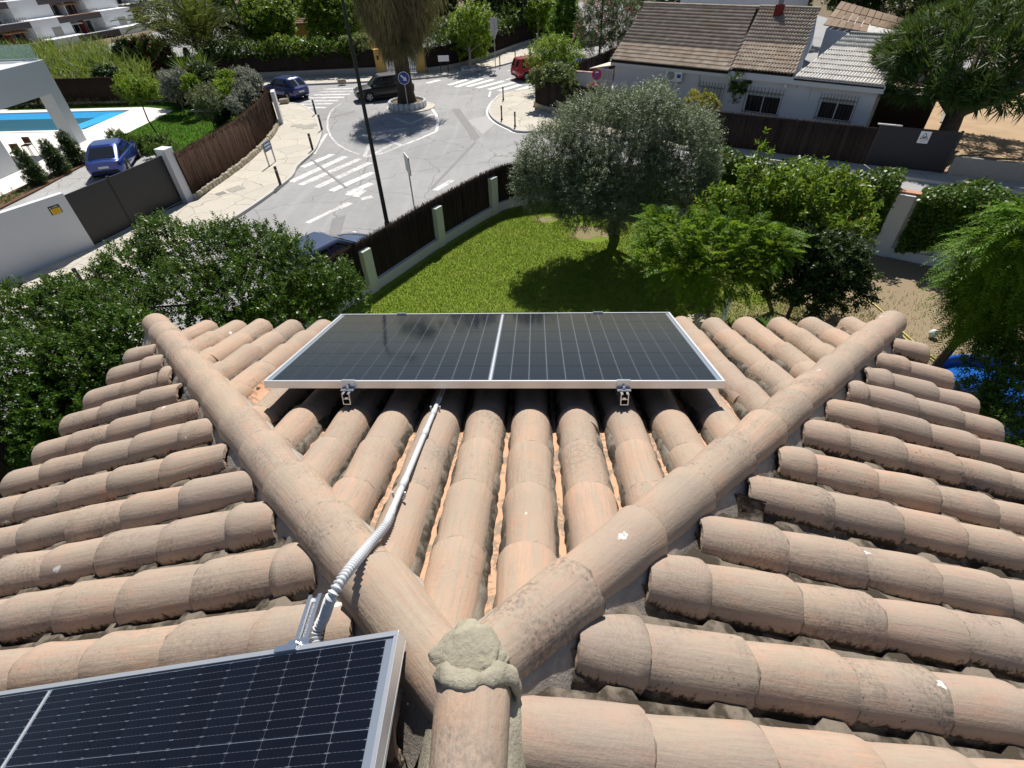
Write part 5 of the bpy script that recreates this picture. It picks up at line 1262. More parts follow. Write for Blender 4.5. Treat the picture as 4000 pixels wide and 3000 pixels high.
# lamp, number disc, cable
u_, z_ = onwall(3073, 332); wl_ = empty('wall_lamp', (u_, nw, z_)); wl_.parent = bung; MB().tube([(0, 0, 0.1), (0, -0.16, 0.1)], 0.03, 8).build('arm', M_IRON, wl_); MB().lathe([(0.0, -0.12), (0.09, -0.06), (0.10, 0.05), (0.04, 0.10), (0.0, 0.1)], 12, (0, -0.18, 0)).build('lamp_globe', M_SW, wl_)
u_, z_ = onwall(2853, 350); MB().disc((u_, nw, z_), 0.16, (0, -1, 0), 0.03, 18).build('wall_disc', M_BLOCK, bung)
for (p, q) in (((2738, 280), (2728, 338)), ((3117, 312), (3112, 345))):
    (a, za), (b, zb) = onwall(*p), onwall(*q); MB().tube([(a, nw-0.015, za), (b, nw-0.015, zb)], 0.012, 6).build('cable', M_IRON, bung)
# glazed porch on the left corner
pc = empty('porch', (-1.25, 0.4, 0)); pc.parent = bung
for i in range(3):
    for j in range(3): MB().box((0.03+i*0.40, -0.01, 0.62+j*0.66), (0.40+i*0.40, 0.01, 1.25+j*0.66)).build('glass_pane', M_SHUT, pc)
mb = MB()
for i in range(4): mb.box((-0.005+i*0.40-0.0, -0.03, 0.0), (0.03+i*0.40, 0.03, 2.62))
for j in range(4): mb.box((0.03, -0.025, 0.56+j*0.66), (1.195, 0.025, 0.62+j*0.66))
mb.build('frame', M_FRM, pc); MB().box((0.03, -0.02, 0), (1.195, 0.02, 0.56)).build('sill_panel', M_BW, pc); mb = MB(); mb.add([(-0.35, -0.5, 2.55), (1.3, -0.3, 2.86), (1.3, 3, 2.86), (-0.35, 3, 2.55), (-0.35, -0.5, 2.62), (1.3, -0.3, 2.91), (1.3, 3, 2.91), (-0.35, 3, 2.62)], [(3, 2, 1, 0), (4, 5, 6, 7), (0, 1, 5, 4), (1, 2, 6, 5), (2, 3, 7, 6), (3, 0, 4, 7)]); mb.build('porch_roof', simple('cream_panel', (0.62, 0.56, 0.43), 0.8), pc)
# slab roof of the house behind, its slabs one by one
M_SLAB = roof_tile_mat('brown_slab', (0.20, 0.145, 0.10), (0.30, 0.22, 0.155), (0.13, 0.10, 0.075), 0.5)
hb = empty('rear_house', (0, 0, 0), 0, 'neighbouring house behind the bungalow under a roof of big brown slabs', 'house')
A0, A1 = G(3215, 98, 4.55), G(3285, 5, 5.4); B0, B1 = G(3550, 155, 4.55), G(3575, 85, 5.4)
um = (B0-A0); rows, cols = 3, 11
for j in range(rows):
    for i in range(cols):
        f = lambda a, b: (A0.lerp(B0, a)).lerp(A1.lerp(B1, a), b)
        g0, g1, g2, g3 = f(i/cols+0.004, j/rows), f((i+1)/cols-0.004, j/rows), f((i+1)/cols-0.004, (j+1.05)/rows), f(i/cols+0.004, (j+1.05)/rows)
        up = Vector((0, 0, 0.05)); hi = Vector((0, 0, 0.04)); mb = MB()
        q = [g0+hi, g1+hi, g2, g3]; mb.add([tuple(p) for p in q]+[tuple(p-up) for p in q], [(0, 1, 2, 3), (7, 6, 5, 4), (0, 4, 5, 1), (1, 5, 6, 2), (2, 6, 7, 3), (3, 7, 4, 0)]); mb.build('roof_slab', M_SLAB if not (j == 0 and 6 <= i <= 9) else M_RTW, hb)
mb = MB(); i0, i1 = (B0-A0)*0.06, (B1-B0)*0.25; mb.prism(xy([A0+i0+i1, B0-i0+i1, B0-i0+(B1-B0)*2.0, A0+i0+(A1-A0)*2.0]), 0, 4.40); mb.build('wall', M_BW, hb)
# second rear building: plain white block beyond the ridge
rbk = empty('rear_white_house', (0, 0, 0), 0, 'plain white house rising just beyond the bungalow ridge', 'house')
q0, q1 = G(2655, 25, 4.0), G(3020, 45, 4.0)
dq = (q1-q0).normalized(); nq = Vector((-dq.y, dq.x, 0)); MB().prism(xy([q0, q1, q1+nq*7, q0+nq*7]), 0, 6.5).build('wall', M_BW, rbk); MB().prism(xy([q0-nq*0.3, q1-nq*0.3, q1+nq*7.2, q0+nq*7.2]), 6.5, 6.7).build('parapet', M_TERRA, rbk)
# low white yard wall with blue tank
yw = empty('yard_wall', (0, 0, 0), 0, 'low white yard wall with pink coping left of the bungalow porch', 'wall')
a, b = G(2205, 350, 0.02), G(2365, 365, 0.02); P = [tuple(a[:2]), tuple(b[:2])]
mb = MB(); wall_run(mb, P, 0.2, 0, 1.35); mb.build('wall_body', M_BW, yw); mb = MB(); wall_run(mb, P, 0.28, 1.35, 1.42); mb.build('coping', simple('pink_coping', (0.62, 0.40, 0.32), 0.9), yw)
bt = empty('garden_pool', (0, 0, 0), 0, 'small bright blue above-ground pool behind the low white yard wall', 'pool'); c = G(2290, 330, 0.02); M_BLUEP = simple('blue_liner', (0.02, 0.10, 0.35), 0.4)
c += Vector((0.6, 3.0, 0)); mb = MB(); mb.lathe([(1.5, 0), (1.55, 1.2), (1.45, 1.22), (1.42, 1.0), (0.01, 1.0)], 24, c); mb.build('liner', M_BLUEP, bt); MB().lathe([(1.40, 1.05), (0.01, 1.05)], 24, c).build('water', M_PWALL, bt)
# ------------------------------------------------------------------ vehicles
def car_paint(name, c, coat=1.0, rough=0.35, metal=0.3):
    a = Mat(name, rough, 0.5, metal); n = a.noise(a.pos(), 9, 3); a.col(a.mix(n, tuple(x*0.85 for x in c), c)); a.p.inputs['Coat Weight'].default_value = coat; a.p.inputs['Coat Roughness'].default_value = 0.05; return a.m
M_TYRE = simple('tyre_rubber', (0.02, 0.02, 0.02), 0.85, 0.2); M_RIM = simple('alloy_rim', (0.55, 0.56, 0.58), 0.35, 0.5, 0.7); M_CGLASS = simple('car_glass', (0.012, 0.014, 0.017), 0.04, 0.7, var=0.05)
M_TRIM = simple('black_trim', (0.015, 0.015, 0.016), 0.6); M_LAMPW = simple('clear_lamp', (0.75, 0.76, 0.78), 0.15, 0.6); M_LAMPR = simple('red_lamp', (0.30, 0.012, 0.012), 0.2, 0.6); M_PLATE = simple('number_plate', (0.75, 0.75, 0.72), 0.5)
def wheel_meshes(r, w):
    t = MB(); t.lathe([(r*0.66, -w/2), (r*0.93, -w/2), (r, -w*0.3), (r, w*0.3), (r*0.93, w/2), (r*0.66, w/2), (r*0.66, -w/2)], 26)
    m = MB(); m.lathe([(r*0.66, -w*0.42), (r*0.66, w*0.42), (r*0.58, w*0.47), (r*0.56, w*0.30), (0.0, w*0.30)], 26)
    for k in range(5):
        Mx = Matrix.Rotation(k*2*math.pi/5, 4, 'Z'); m.box((-0.028, 0.02, w*0.30), (0.028, r*0.60, w*0.44), 0, Mx)
    m.lathe([(0.06, w*0.3), (0.06, w*0.47), (0.0, w*0.47)], 10)
    return t.mesh('tyre'), m.mesh('rim')
def car(loc, heading, paint, L, W, H, belt, wb_, xs, xr0, xr1, xe, tops, label, wr=0.325, plate=True, rails=False, rimm=None, trim=False):
    """xs/xr0/xr1/xe: windscreen foot, roof front, roof rear, rear glass foot; tops: deck heights from tail to nose"""
    c = empty('parked_car' if label.find('driving') < 0 else 'moving_car', loc, math.atan2(heading[1], heading[0]), label, 'car', 'cars on the streets')
    n = len(tops); w = W/2
    xs_ = [-L/2, -L/2+0.05, -L/2+0.16, -L/2+0.42, -L*0.28, -L*0.1, L*0.08, L*0.22, L*0.33, L/2-0.32, L/2-0.12, L/2-0.03, L/2]
    wf = [0.76, 0.86, 0.93, 0.985, 1.0, 1.0, 1.0, 1.0, 0.985, 0.94, 0.86, 0.76, 0.66]
    zl = [0.46, 0.34, 0.25, 0.20, 0.19, 0.19, 0.19, 0.19, 0.20, 0.21, 0.24, 0.32, 0.42]
    tt = np.interp(xs_, np.linspace(-L/2, L/2, n), tops)
    V = []; 
    for x, f, z0, z1__ in zip(xs_, wf, zl, tt):
        ww = w*f; h = z1__-z0
        half = [(0.0, z0), (ww*0.80, z0), (ww*0.95, z0+0.07*h+0.03), (ww*0.995, z0+0.30*h), (ww, z0+0.50*h), (ww*0.975, z0+0.78*h), (ww*0.93, z0+0.94*h), (ww*0.80, z1__), (ww*0.4, z1__+0.022), (0.0, z1__+0.03)]
        ring = half + [(-p[0], p[1]) for p in half[-2:0:-1]]
        V += [(x, p[0], p[1]) for p in ring]
    m = 18; F = [(i*m+k, i*m+(k+1) % m, (i+1)*m+(k+1) % m, (i+1)*m+k) for i in range(len(xs_)-1) for k in range(m)]
    mb = MB(); mb.add(V, F, 0, True); mb.add(V[:m], [tuple(range(m))[::-1]]); mb.add(V[-m:], [tuple(range(m))]); body = mb.build('body', paint, c)
    # cabin
    wbt, wrf = w*0.92, w*0.79
    def S(u, t, s, out=0.0):
        """u 0..1 from windscreen to rear glass, t 0..1 from belt to roof, s side"""
        xf = xs+(xr0-xs)*t; xb = xe+(xr1-xe)*t; x = xf+(xb-xf)*u
        bulge = 0.02*math.sin(math.pi*min(1, t)); yy = wbt+(wrf-wbt)*t+bulge - 0.05*(abs(2*u-1)**4)
        return Vector((x, s*(yy+out), belt+(H-belt)*(t*0.97)))
    V = []; lv = [-0.12, 0.0, 0.5, 0.85, 0.96, 1.0]; sh = [0, 0, 0, 0, 0.02, 0.07]
    for t, k in zip(lv, sh):
        ring = [S(u, t, 1) for u in (0, 0.02, 0.25, 0.5, 0.75, 0.98, 1)] + [S(1, t, 0.5)+Vector((-0.05*(1 if t < 1 else 0.5), 0, 0)), S(1, t, 0.0)+Vector((-0.07, 0, 0)), S(1, t, -0.5)+Vector((-0.05, 0, 0))] + [S(u, t, -1) for u in (1, 0.98, 0.75, 0.5, 0.25, 0.02, 0)] + [S(0, t, -0.5)+Vector((0.07, 0, 0)), S(0, t, 0)+Vector((0.09, 0, 0)), S(0, t, 0.5)+Vector((0.07, 0, 0))]
        cen = Vector((0.5*(xr0+xr1), 0, 0)); 
        V += [((p.x-cen.x)*(1-k)+cen.x, p.y*(1-k*1.3), p.z + (0.0 if k == 0 else k*0.35)) for p in ring]
    m = 20; mb = MB(); mb.add(V, [(i*m+(k+1) % m, i*m+k, (i+1)*m+k, (i+1)*m+(k+1) % m) for i in range(len(lv)-1) for k in range(m)], 0, True)
    top = V[-m:]; ctr = (sum(p[0] for p in top)/m, 0, max(p[2] for p in top)+0.02); mb.add(top+[ctr], [((k+1) % m, k, m) for k in range(m)], 0, True); mb.build('cabin', paint, c)
    def quad(name, pts, mat, th=0.006):
        o = Vector((0, 0, 0)); mb = MB(); a, b, d, e = pts; nn = (b-a).cross(e-a).normalized()*th
        mb.add([a, b, d, e, a+nn, b+nn, d+nn, e+nn], [(3, 2, 1, 0), (4, 5, 6, 7), (0, 1, 5, 4), (1, 2, 6, 5), (2, 3, 7, 6), (3, 0, 4, 7)]); return mb.build(name, mat, c)
    for s in (1, -1):
        for u0, u1 in ((0.10, 0.40), (0.44, 0.72), (0.755, 0.90)):
            t1 = 0.86; P = [S(u0, 0.06, s, 0.008), S(u1, 0.06, s, 0.008), S(u1, t1, s, 0.008), S(u0+0.03, t1, s, 0.008)]
            if s > 0: P = P[::-1]
            quad('side_window', P, M_CGLASS)
    fr = lambda t, s: S(0, t, s)+Vector((0.075-0.02*abs(s), 0, 0.0)); bk = lambda t, s: S(1, t, s)+Vector((-0.058+0.012*abs(s), 0, 0))
    quad('windscreen', [fr(0.05, -0.86), fr(0.05, 0.86), fr(0.90, 0.86), fr(0.90, -0.86)], M_CGLASS, 0.012)
    quad('rear_window', [bk(0.12, 0.84), bk(0.12, -0.84), bk(0.88, -0.80), bk(0.88, 0.80)], M_CGLASS, 0.012)
    tm, rm = wheel_meshes(wr, 0.21); tm.materials.append(M_TYRE); rm.materials.append(rimm or M_RIM)
    for sx in (-1, 1):
        for s in (-1, 1):
            x = sx*wb_/2; mb = MB(); mb.disc((x, s*(w-0.06), wr+0.02), wr*1.17, (0, s, 0), 0.066, 24); mb.build('wheel_arch', M_TRIM, c)
            wh = link('wheel', tm, None, c, (x, s*(w-0.085), wr), (R_(-90*s), 0, 0)); link('rim', rm, None, wh)
    z_ = tops[-1]; zr_ = tops[0]
    for s in (-1, 1):
        MB().cbox((0, 0, 0), (0.20, 0.34, 0.13)).build('headlight', M_LAMPW, c, (L/2-0.16, s*w*0.62, z_-0.02), (0, 0.2, -s*0.35), bevel=0.03)
        MB().cbox((0, 0, 0), (0.12, 0.30, 0.16)).build('tail_light', M_LAMPR, c, (-L/2+0.085, s*w*0.66, zr_-0.10), (0, 0, s*0.25), bevel=0.03)
        mb = MB(); mb.cbox((0, 0, 0), (0.12, 0.20, 0.12)); mb.build('wing_mirror', paint, c, (xs-0.22, s*(w+0.06), belt+0.08), bevel=0.03)
    if plate:
        MB().box((-L/2-0.012, -0.26, 0.60), (-L/2+0.01, 0.26, 0.71)).build('number_plate', M_PLATE, c); MB().box((L/2-0.01, -0.26, 0.44), (L/2+0.012, 0.26, 0.55)).build('number_plate', M_PLATE, c)
    MB().box((-L/2-0.006, -w*0.66, 0.36), (-L/2+0.05, w*0.66, 0.52)).build('bumper', M_TRIM, c, bevel=0.015)
    MB().box((L/2-0.05, -w*0.5, 0.34), (L/2+0.004, w*0.5, 0.62)).build('grille', M_TRIM, c, bevel=0.015)
    if trim:
        for s in (-1, 1): MB().box((-wb_/2+wr*1.2, s*w-0.01, 0.20), (wb_/2-wr*1.2, s*w+0.01, 0.34)).build('sill_trim', M_TRIM, c)
    if rails:
        for s in (-1, 1): MB().tube([(xr0-0.3, s*wrf*0.93, H+0.0), (xr0-0.36, s*wrf*0.93, H+0.04), (xr1+0.2, s*wrf*0.93, H+0.04), (xr1+0.14, s*wrf*0.93, H)], 0.015, 6).build('roof_rail', M_RIM, c)
    return c
suv_t = [0.88, 1.02, 1.04, 1.02, 1.01, 1.0, 0.98, 0.93, 0.78]
P_BLK = car_paint('black_paint', (0.010, 0.008, 0.008), 0.35, 0.45, 0.0); P_BLUE = car_paint('deep_blue_paint', (0.012, 0.04, 0.26), metal=0.45); P_BLUE2 = car_paint('bright_blue_paint', (0.010, 0.030, 0.16), metal=0.4); P_RED = car_paint('red_paint', (0.42, 0.018, 0.03), metal=0.0); P_SLATE = car_paint('slate_blue_paint', (0.055, 0.075, 0.14), metal=0.5); P_WHT = car_paint('white_paint', (0.72, 0.73, 0.75), metal=0.0)
car((-12.25, 46.35, 0), (-0.905, -0.425), P_BLK, 4.7, 1.88, 1.66, 1.0, 2.78, 1.10, 0.35, -1.75, -2.15, suv_t, 'black sport utility car driving past the palm roundabout', 0.36, trim=True)
car((-20.75, 47.3, 0), (-0.84, 0.54), P_BLUE2, 4.2, 1.80, 1.56, 0.98, 2.62, 0.95, 0.25, -1.35, -1.98, suv_t, 'dark blue crossover car waiting behind the slim white pier', 0.33, trim=True)
car((-0.05, 52.75, 0), (0.88, 0.475), P_RED, 4.15, 1.74, 1.66, 0.98, 2.55, 1.15, 0.45, -1.72, -1.98, [0.86, 1.0, 1.02, 1.01, 1.0, 0.98, 0.95, 0.88, 0.70], 'red family van beside the rounded corner fence', 0.31)
rb_ = G(405, 705, 0)
car((rb_.x-0.55, rb_.y+2.3, 0), (-0.36, 0.933), P_BLUE, 4.7, 1.88, 1.48, 0.96, 2.86, 1.05, 0.20, -1.0, -2.05, [0.90, 0.99, 1.0, 0.98, 0.97, 0.95, 0.92, 0.86, 0.68], 'shiny blue saloon parked in the villa driveway behind the grey gate', 0.35)
pc_ = G(1270, 985, 1.0)
car((pc_.x-0.1, pc_.y+0.3, 0), (0.52, 0.855), P_SLATE, 4.2, 1.76, 1.46, 0.93, 2.58, 1.0, 0.2, -1.25, -1.85, [0.84, 0.95, 0.96, 0.94, 0.93, 0.92, 0.9, 0.85, 0.68], 'slate blue car parked against our garden fence, half hidden by the citrus tree', 0.31)
wc = G(2300, 175, 0)
car((wc.x, wc.y, 0), (0.8, 0.6), P_WHT, 4.3, 1.78, 1.5, 0.95, 2.6, 1.0, 0.2, -1.3, -1.9, suv_t, 'white car glimpsed between the oleander and the conical green tree', 0.32)
# motorcycle under a cover behind the black gate
mc0 = G(3570, 520, 0.0)
moto = empty('motorcycle', (mc0.x+0.3, mc0.y+1.3, 0.02), 0.5, 'motorcycle half wrapped in a silver cover behind the black sheet gate', 'motorcycle')
for x in (-0.68, 0.68):
    t_, r__ = wheel_meshes(0.31, 0.13); o = link('wheel', t_, M_TYRE, moto, (x, 0, 0.31), (R_(90), 0, 0)); link('rim', r__, M_RIM, o)
mb = MB(); mb.tube([(0.66, 0, 0.31), (0.50, 0, 0.85), (0.42, 0, 1.02)], 0.035, 8); mb.build('fork', M_RIM, moto)
MB().tube([(0.36, -0.36, 1.08), (0.44, -0.1, 1.03), (0.44, 0.1, 1.03), (0.36, 0.36, 1.08)], 0.018, 8).build('handlebar', M_IRON, moto)
MB().cbox((0, 0, 0), (0.75, 0.26, 0.34)).build('engine_block', M_TRIM, moto, (0, 0, 0.50), bevel=0.05); MB().cbox((0, 0, 0), (0.5, 0.28, 0.2)).build('fuel_tank', P_BLK, moto, (0.18, 0, 0.83), bevel=0.06); MB().cbox((0, 0, 0), (0.62, 0.26, 0.10)).build('seat', M_TRIM, moto, (-0.36, 0, 0.80), bevel=0.04)
MB().disc((0.62, 0, 0.92), 0.09, (1, 0, 0), 0.05).build('headlight', simple('amber_lamp', (0.6, 0.3, 0.05), 0.3), moto)
V = []; F = []; nx, ny = 12, 12; r = random.Random(4)
for i in range(nx+1):
    for j in range(ny+1):
        x = -0.95+1.05*i/nx; y = -0.42+0.84*j/ny; z = 0.98-0.9*abs(y)**1.3*1.3 + 0.05*math.sin(9*x+4*y)+0.03*math.sin(17*y+5*x); V.append((x, y, max(0.35, z)))
F = [(i*(ny+1)+j, (i+1)*(ny+1)+j, (i+1)*(ny+1)+j+1, i*(ny+1)+j+1) for i in range(nx) for j in range(ny)]
o = link('cover', np_mesh('cover', np.array(V), np.array(F), True), simple('silver_tarp', (0.50, 0.55, 0.60), 0.4, 0.5, 0.3, var=0.2, scale=8), moto)
pl = empty('plank_stack', (0, 0, 0), 0, 'grey weathered planks leaning beside the motorcycle by the dragon tree', 'planks'); p0 = G(3690, 480, 0.02)
for k in range(3): MB().box((-0.1, 0, 0), (0.1, 2.6, 0.04)).build('plank', simple('grey_wood', (0.40, 0.37, 0.31), 0.9), pl, (p0.x+0.22*k-0.2, p0.y+0.2*k, 0.05+0.05*k), (0.35, 0.05, 0.1*k-0.5))
# ------------------------------------------------------------------ street furniture
M_GREYM = simple('grey_galvanised', (0.42, 0.43, 0.44), 0.5, 0.5, 0.4); M_WBAND = simple('white_band', (0.70, 0.70, 0.68), 0.6)
def bollard(px, py, label, kind, z=0.12, rz=0.0):
    p = G(px, py, z); b = empty('bollard', p, rz, label, 'bollard', 'black bollards along the kerbs')
    if kind == 0:
        MB().box((-0.055, -0.055, 0), (0.055, 0.055, 0.94)).build('post', M_IRON, b, bevel=0.006); MB().box((-0.057, -0.057, 0.74), (0.057, 0.057, 0.79)).build('reflective_band', M_GREYM, b)
    else:
        MB().lathe([(0.075, 0), (0.075, 0.06), (0.05, 0.10), (0.046, 0.62), (0.062, 0.64), (0.062, 0.68), (0.046, 0.70), (0.052, 0.76), (0.060, 0.82), (0.045, 0.88), (0.0, 0.90)], 14).build('post', M_IRON, b)
        if kind == 2: MB().lathe([(0.064, 0.80), (0.064, 0.83)], 14).build('reflective_band', M_WBAND, b)
    return b
for px, py, lab, k in [
    (1096, 722, 'square black bollard at the kerb beside the faded zebra crossing, below the street name sign', 0), (344, 1138, 'square black bollard standing between the white boundary wall and the citrus trees', 0), (22, 1283, 'square black bollard cut by the left edge of the picture', 0),
    (1234, 446, 'leaning black bollard on the tip of the left pavement, nearest the blue crossover', 0), (1258, 508, 'black bollard on the outer bend of the left pavement, opposite the palm shadow', 0), (1222, 586, 'black bollard on the left pavement just above the faded zebra crossing', 0),
    (1966, 390, 'ringed black bollard on the corner pavement nearest the zebra crossing of the red car', 1), (1960, 468, 'short ringed black bollard on the corner pavement, left of the taller one near the olive', 1), (2012, 494, 'tall ringed black bollard on the corner pavement closest to the olive tree', 1),
    (1953, 259, 'banded bollard on the far pavement beside the back of the grey road sign', 2), (2013, 240, 'banded bollard further up the far pavement in line with the red van roof', 2), (2072, 212, 'banded bollard furthest up the side street, above the lime green bush', 2)]:
    b = bollard(px, py, lab, k)
# lamp post
lp = empty('street_lamp', (-5.99, 19.57, 0.12), 0, 'tall tapering black lamp post behind our brushwood fence', 'lamp post')
MB().tube([(0, 0, 0), (0, 0, 0.9), (0, 0, 0.95), (0.0, 0, 9.2)], [0.115, 0.11, 0.085, 0.048], 14).build('pole', M_IRON, lp)
MB().tube([(0, 0, 9.15), (0.15, 0.1, 9.5), (0.8, 0.5, 9.7)], 0.035, 8).build('arm', M_IRON, lp); MB().lathe([(0.0, 0.16), (0.12, 0.13), (0.26, 0.0), (0.24, -0.03), (0.0, -0.05)], 16).build('lantern', M_IRON, lp, (0.9, 0.56, 9.62))
lp2 = empty('street_lamp', tuple(G(2340, 300, 0.12)), 0, 'slim black lamp post rising in front of the pink oleander', 'lamp post'); lp2.location = tuple(G(2335, 290, 0.12))
MB().tube([(0, 0, 0), (0, 0, 0.9), (0, 0, 8.5)], [0.10, 0.08, 0.05], 12).build('pole', M_IRON, lp2); MB().lathe([(0.0, 0.16), (0.12, 0.13), (0.26, 0.0), (0.0, -0.05)], 16).build('lantern', M_IRON, lp2, (0, 0, 8.55))
q = G(1008, 300, 0.05); lp3 = empty('street_lamp', tuple(q), 0, 'slim dark lamp post left of the far brushwood fence, before the round trees', 'lamp post')
MB().tube([(0, 0, 0), (0, 0, 0.9), (-0.1, 0, 9.0)], [0.10, 0.08, 0.05], 12).build('pole', M_IRON, lp3); MB().lathe([(0.0, 0.16), (0.12, 0.13), (0.26, 0.0), (0.0, -0.05)], 16).build('lantern', M_IRON, lp3, (-0.1, 0, 9.05))
M_SIGNB = simple('sign_blue', (0.012, 0.055, 0.26), 0.35, 0.4, var=0.04); M_SIGNR = simple('sign_red', (0.42, 0.015, 0.025), 0.35, 0.4, var=0.04)
def facing(p):           # rotation of a plate whose face (+Z) looks at a road user walking up from the house side
    d = Vector((-p[0], -p[1], 0)).normalized(); return math.atan2(d.y, d.x)+R_(90)
# keep-right sign on the palm island
ip = G(1598, 445, 0.0); ks = empty('keep_right_sign', (ip.x, ip.y, 0), 0, 'round blue sign with a white arrow in front of the palm trunk', 'road sign')
ks.rotation_euler = (0, 0, facing(ip)); MB().tube([(0, 0.03, 0), (0, 0.03, 2.45)], 0.03, 10).build('pole', M_GREYM, ks)
zc = 2.30; MB().disc((0, 0, zc), 0.40, (0, -1, 0), 0.02, 32).build('plate_rim', M_SW, ks); MB().disc((0, -0.021, zc), 0.365, (0, -1, 0), 0.004, 32).build('blue_field', M_SIGNB, ks)
mb = MB(); A_ = Matrix.Translation((0, -0.027, zc)) @ Matrix.Rotation(R_(90), 4, 'X') @ Matrix.Rotation(R_(-45), 4, 'Z')
mb.add([A_ @ Vector(p) for p in ((-0.27, -0.055, 0), (0.03, -0.055, 0), (0.03, -0.16, 0), (0.27, 0, 0), (0.03, 0.16, 0), (0.03, 0.055, 0), (-0.27, 0.055, 0))], [(0, 1, 5, 6), (1, 2, 3), (1, 3, 5), (5, 3, 4)]); mb.build('arrow', M_SW, ks)
# direction sign seen edge-on behind our fence
sp_ = Vector((-5.2, 21.3, 0.12)); es = empty('direction_sign', sp_, 0, 'grey road sign turned edge-on, standing behind our fence right of the lamp post', 'road sign')
MB().tube([(0, 0, 0), (0, 0, 2.6)], 0.03, 10).build('pole', M_GREYM, es)
es.rotation_euler = (0, 0, facing(sp_)+R_(-80)); mb = MB(); mb.prism([(-0.42, -0.02), (0.42, -0.02), (0.42, 0.02), (-0.42, 0.02)], 2.25, 2.95); mb.build('plate', M_GREYM, es)
# no-parking pair on the corner
nb_ = Vector((4.0, 38.3, 0.12)); ns = empty('no_parking_sign', nb_, facing(nb_), 'red and blue no-parking disc above a second red disc, by the corner fence', 'road sign')
MB().tube([(0, 0.03, 0), (0, 0.03, 2.95)], 0.03, 10).build('pole', M_GREYM, ns)
for zc, inner, nm in ((2.55, M_SIGNB, 'upper_disc'), (1.80, M_SW, 'lower_disc')):
    MB().disc((0, 0, zc), 0.32, (0, -1, 0), 0.02, 30).build(nm, M_SIGNR, ns); MB().disc((0, -0.021, zc), 0.245, (0, -1, 0), 0.003, 30).build('field', inner, ns)
    for rot in ((45, -45) if inner is M_SIGNB else (-45,)):
        mb = MB(); A_ = Matrix.Translation((0, -0.026 - 0.0005*(rot > 0), zc)) @ Matrix.Rotation(R_(90), 4, 'X') @ Matrix.Rotation(R_(rot), 4, 'Z'); mb.add([A_ @ Vector(p) for p in ((-0.25, -0.035, 0), (0.25, -0.035, 0), (0.25, 0.035, 0), (-0.25, 0.035, 0))], [(0, 1, 2, 3)]); mb.build('bar', M_SIGNR, ns)
    if inner is M_SW: MB().box((-0.08, -0.0265, zc-0.12), (0.07, -0.0245, zc+0.14)).build('symbol', M_SIGNR, ns)
MB().box((-0.10, -0.0295, 2.66), (0.10, -0.0275, 2.72)).build('plate_label', M_SW, ns)
# signs seen from behind up the street
bp_ = G(1936, 268, 0.12); bs = empty('triangular_road_sign', bp_, facing(bp_), 'back of a grey triangular road sign with a square plate above, far pavement', 'road sign')
MB().tube([(0, -0.04, 0), (0, -0.04, 4.0)], 0.035, 10).build('pole', M_GREYM, bs); MB().box((-0.33, 0, 3.2), (0.33, 0.02, 4.0)).build('square_plate', M_GREYM, bs)
mb = MB(); mb.add([(-0.45, 0, 3.15), (0.45, 0, 3.15), (0, 0, 2.3), (-0.45, 0.02, 3.15), (0.45, 0.02, 3.15), (0, 0.02, 2.3)], [(0, 2, 1), (3, 4, 5), (0, 1, 4, 3), (1, 2, 5, 4), (2, 0, 3, 5)]); mb.build('triangle_plate', M_GREYM, bs)
# street name plate
a_, b_ = G(1052, 648, 0.12), G(1072, 634, 0.12); sn = empty('street_name_sign', a_, math.atan2((b_-a_).y, (b_-a_).x), 'low two legged street name plate on the left pavement by the stone footing', 'sign'); wdt = (b_-a_).length+0.15
for x in (0.0, wdt): MB().box((x-0.03, -0.03, 0), (x+0.03, 0.03, 1.2)).build('leg', M_GREYM, sn)
MB().box((-0.02, -0.05, 0.72), (wdt+0.02, -0.031, 1.2)).build('plate', simple('blue_grey_plate', (0.16, 0.22, 0.34), 0.5), sn)
for k in range(2): MB().box((0.08, -0.054, 0.86+0.16*k), (wdt-0.12, -0.051, 0.94+0.16*k)).build('print_line', M_SW, sn)
wp_ = G(1300+1615/3.687, 150+500/3.687, 0.12); wn = empty('white_notice', wp_, 0.1, 'small white notice board on two dark legs right of the ochre pillars', 'sign')
for x in (-0.35, 0.35): MB().box((x-0.03, -0.03, 0), (x+0.03, 0.03, 1.35)).build('leg', M_IRON, wn)
MB().box((-0.5, -0.05, 0.95), (0.5, -0.031, 1.42)).build('board', M_SW, wn)
# loose kerb blocks
for (px, py, lab) in ((1112, 404, 'rough limestone block on the pavement corner beside the slim white pier'), (1337, 326, 'pale loose block lying at the far kerb left of the black car')):
    p = G(px, py, 0.12); o = link('loose_block', STONES[1], None, None, (p.x, p.y, 0.27), (0, 0, 0.4)); o.scale = (0.75, 0.4, 0.42); tag(o, lab, 'stone block')
# palm island: kerb ring, scalloped white planter
pcn = Vector((-9.75, 43.0, 0)); isl = empty('palm_planter', pcn, 0, 'round planter of white scalloped blocks round the palm foot', 'planter')
nB = 22
for k in range(nB):
    an = 2*math.pi*k/nB; mb = MB(); rr = 1.34; ca_, sa_ = math.cos(an), math.sin(an)
    mb.cbox((0, 0, 0.24), (0.20, 2*math.pi*rr/nB*0.94, 0.48)); mb.build('planter_block', M_WHITE, isl, (rr*ca_, rr*sa_, 0.01), (0, 0, an), bevel=0.045)
MB().lathe([(1.24, 0.0), (1.24, 0.34), (0.6, 0.42), (0.01, 0.42)], 28).build('earth', M_SOIL, isl)
struct(MB().prism([(pcn.x+1.85*math.cos(2*math.pi*k/28)+0.25, pcn.y+1.75*math.sin(2*math.pi*k/28)-0.1) for k in range(28)], -0.01, 0.06).build('island', M_PAVE))
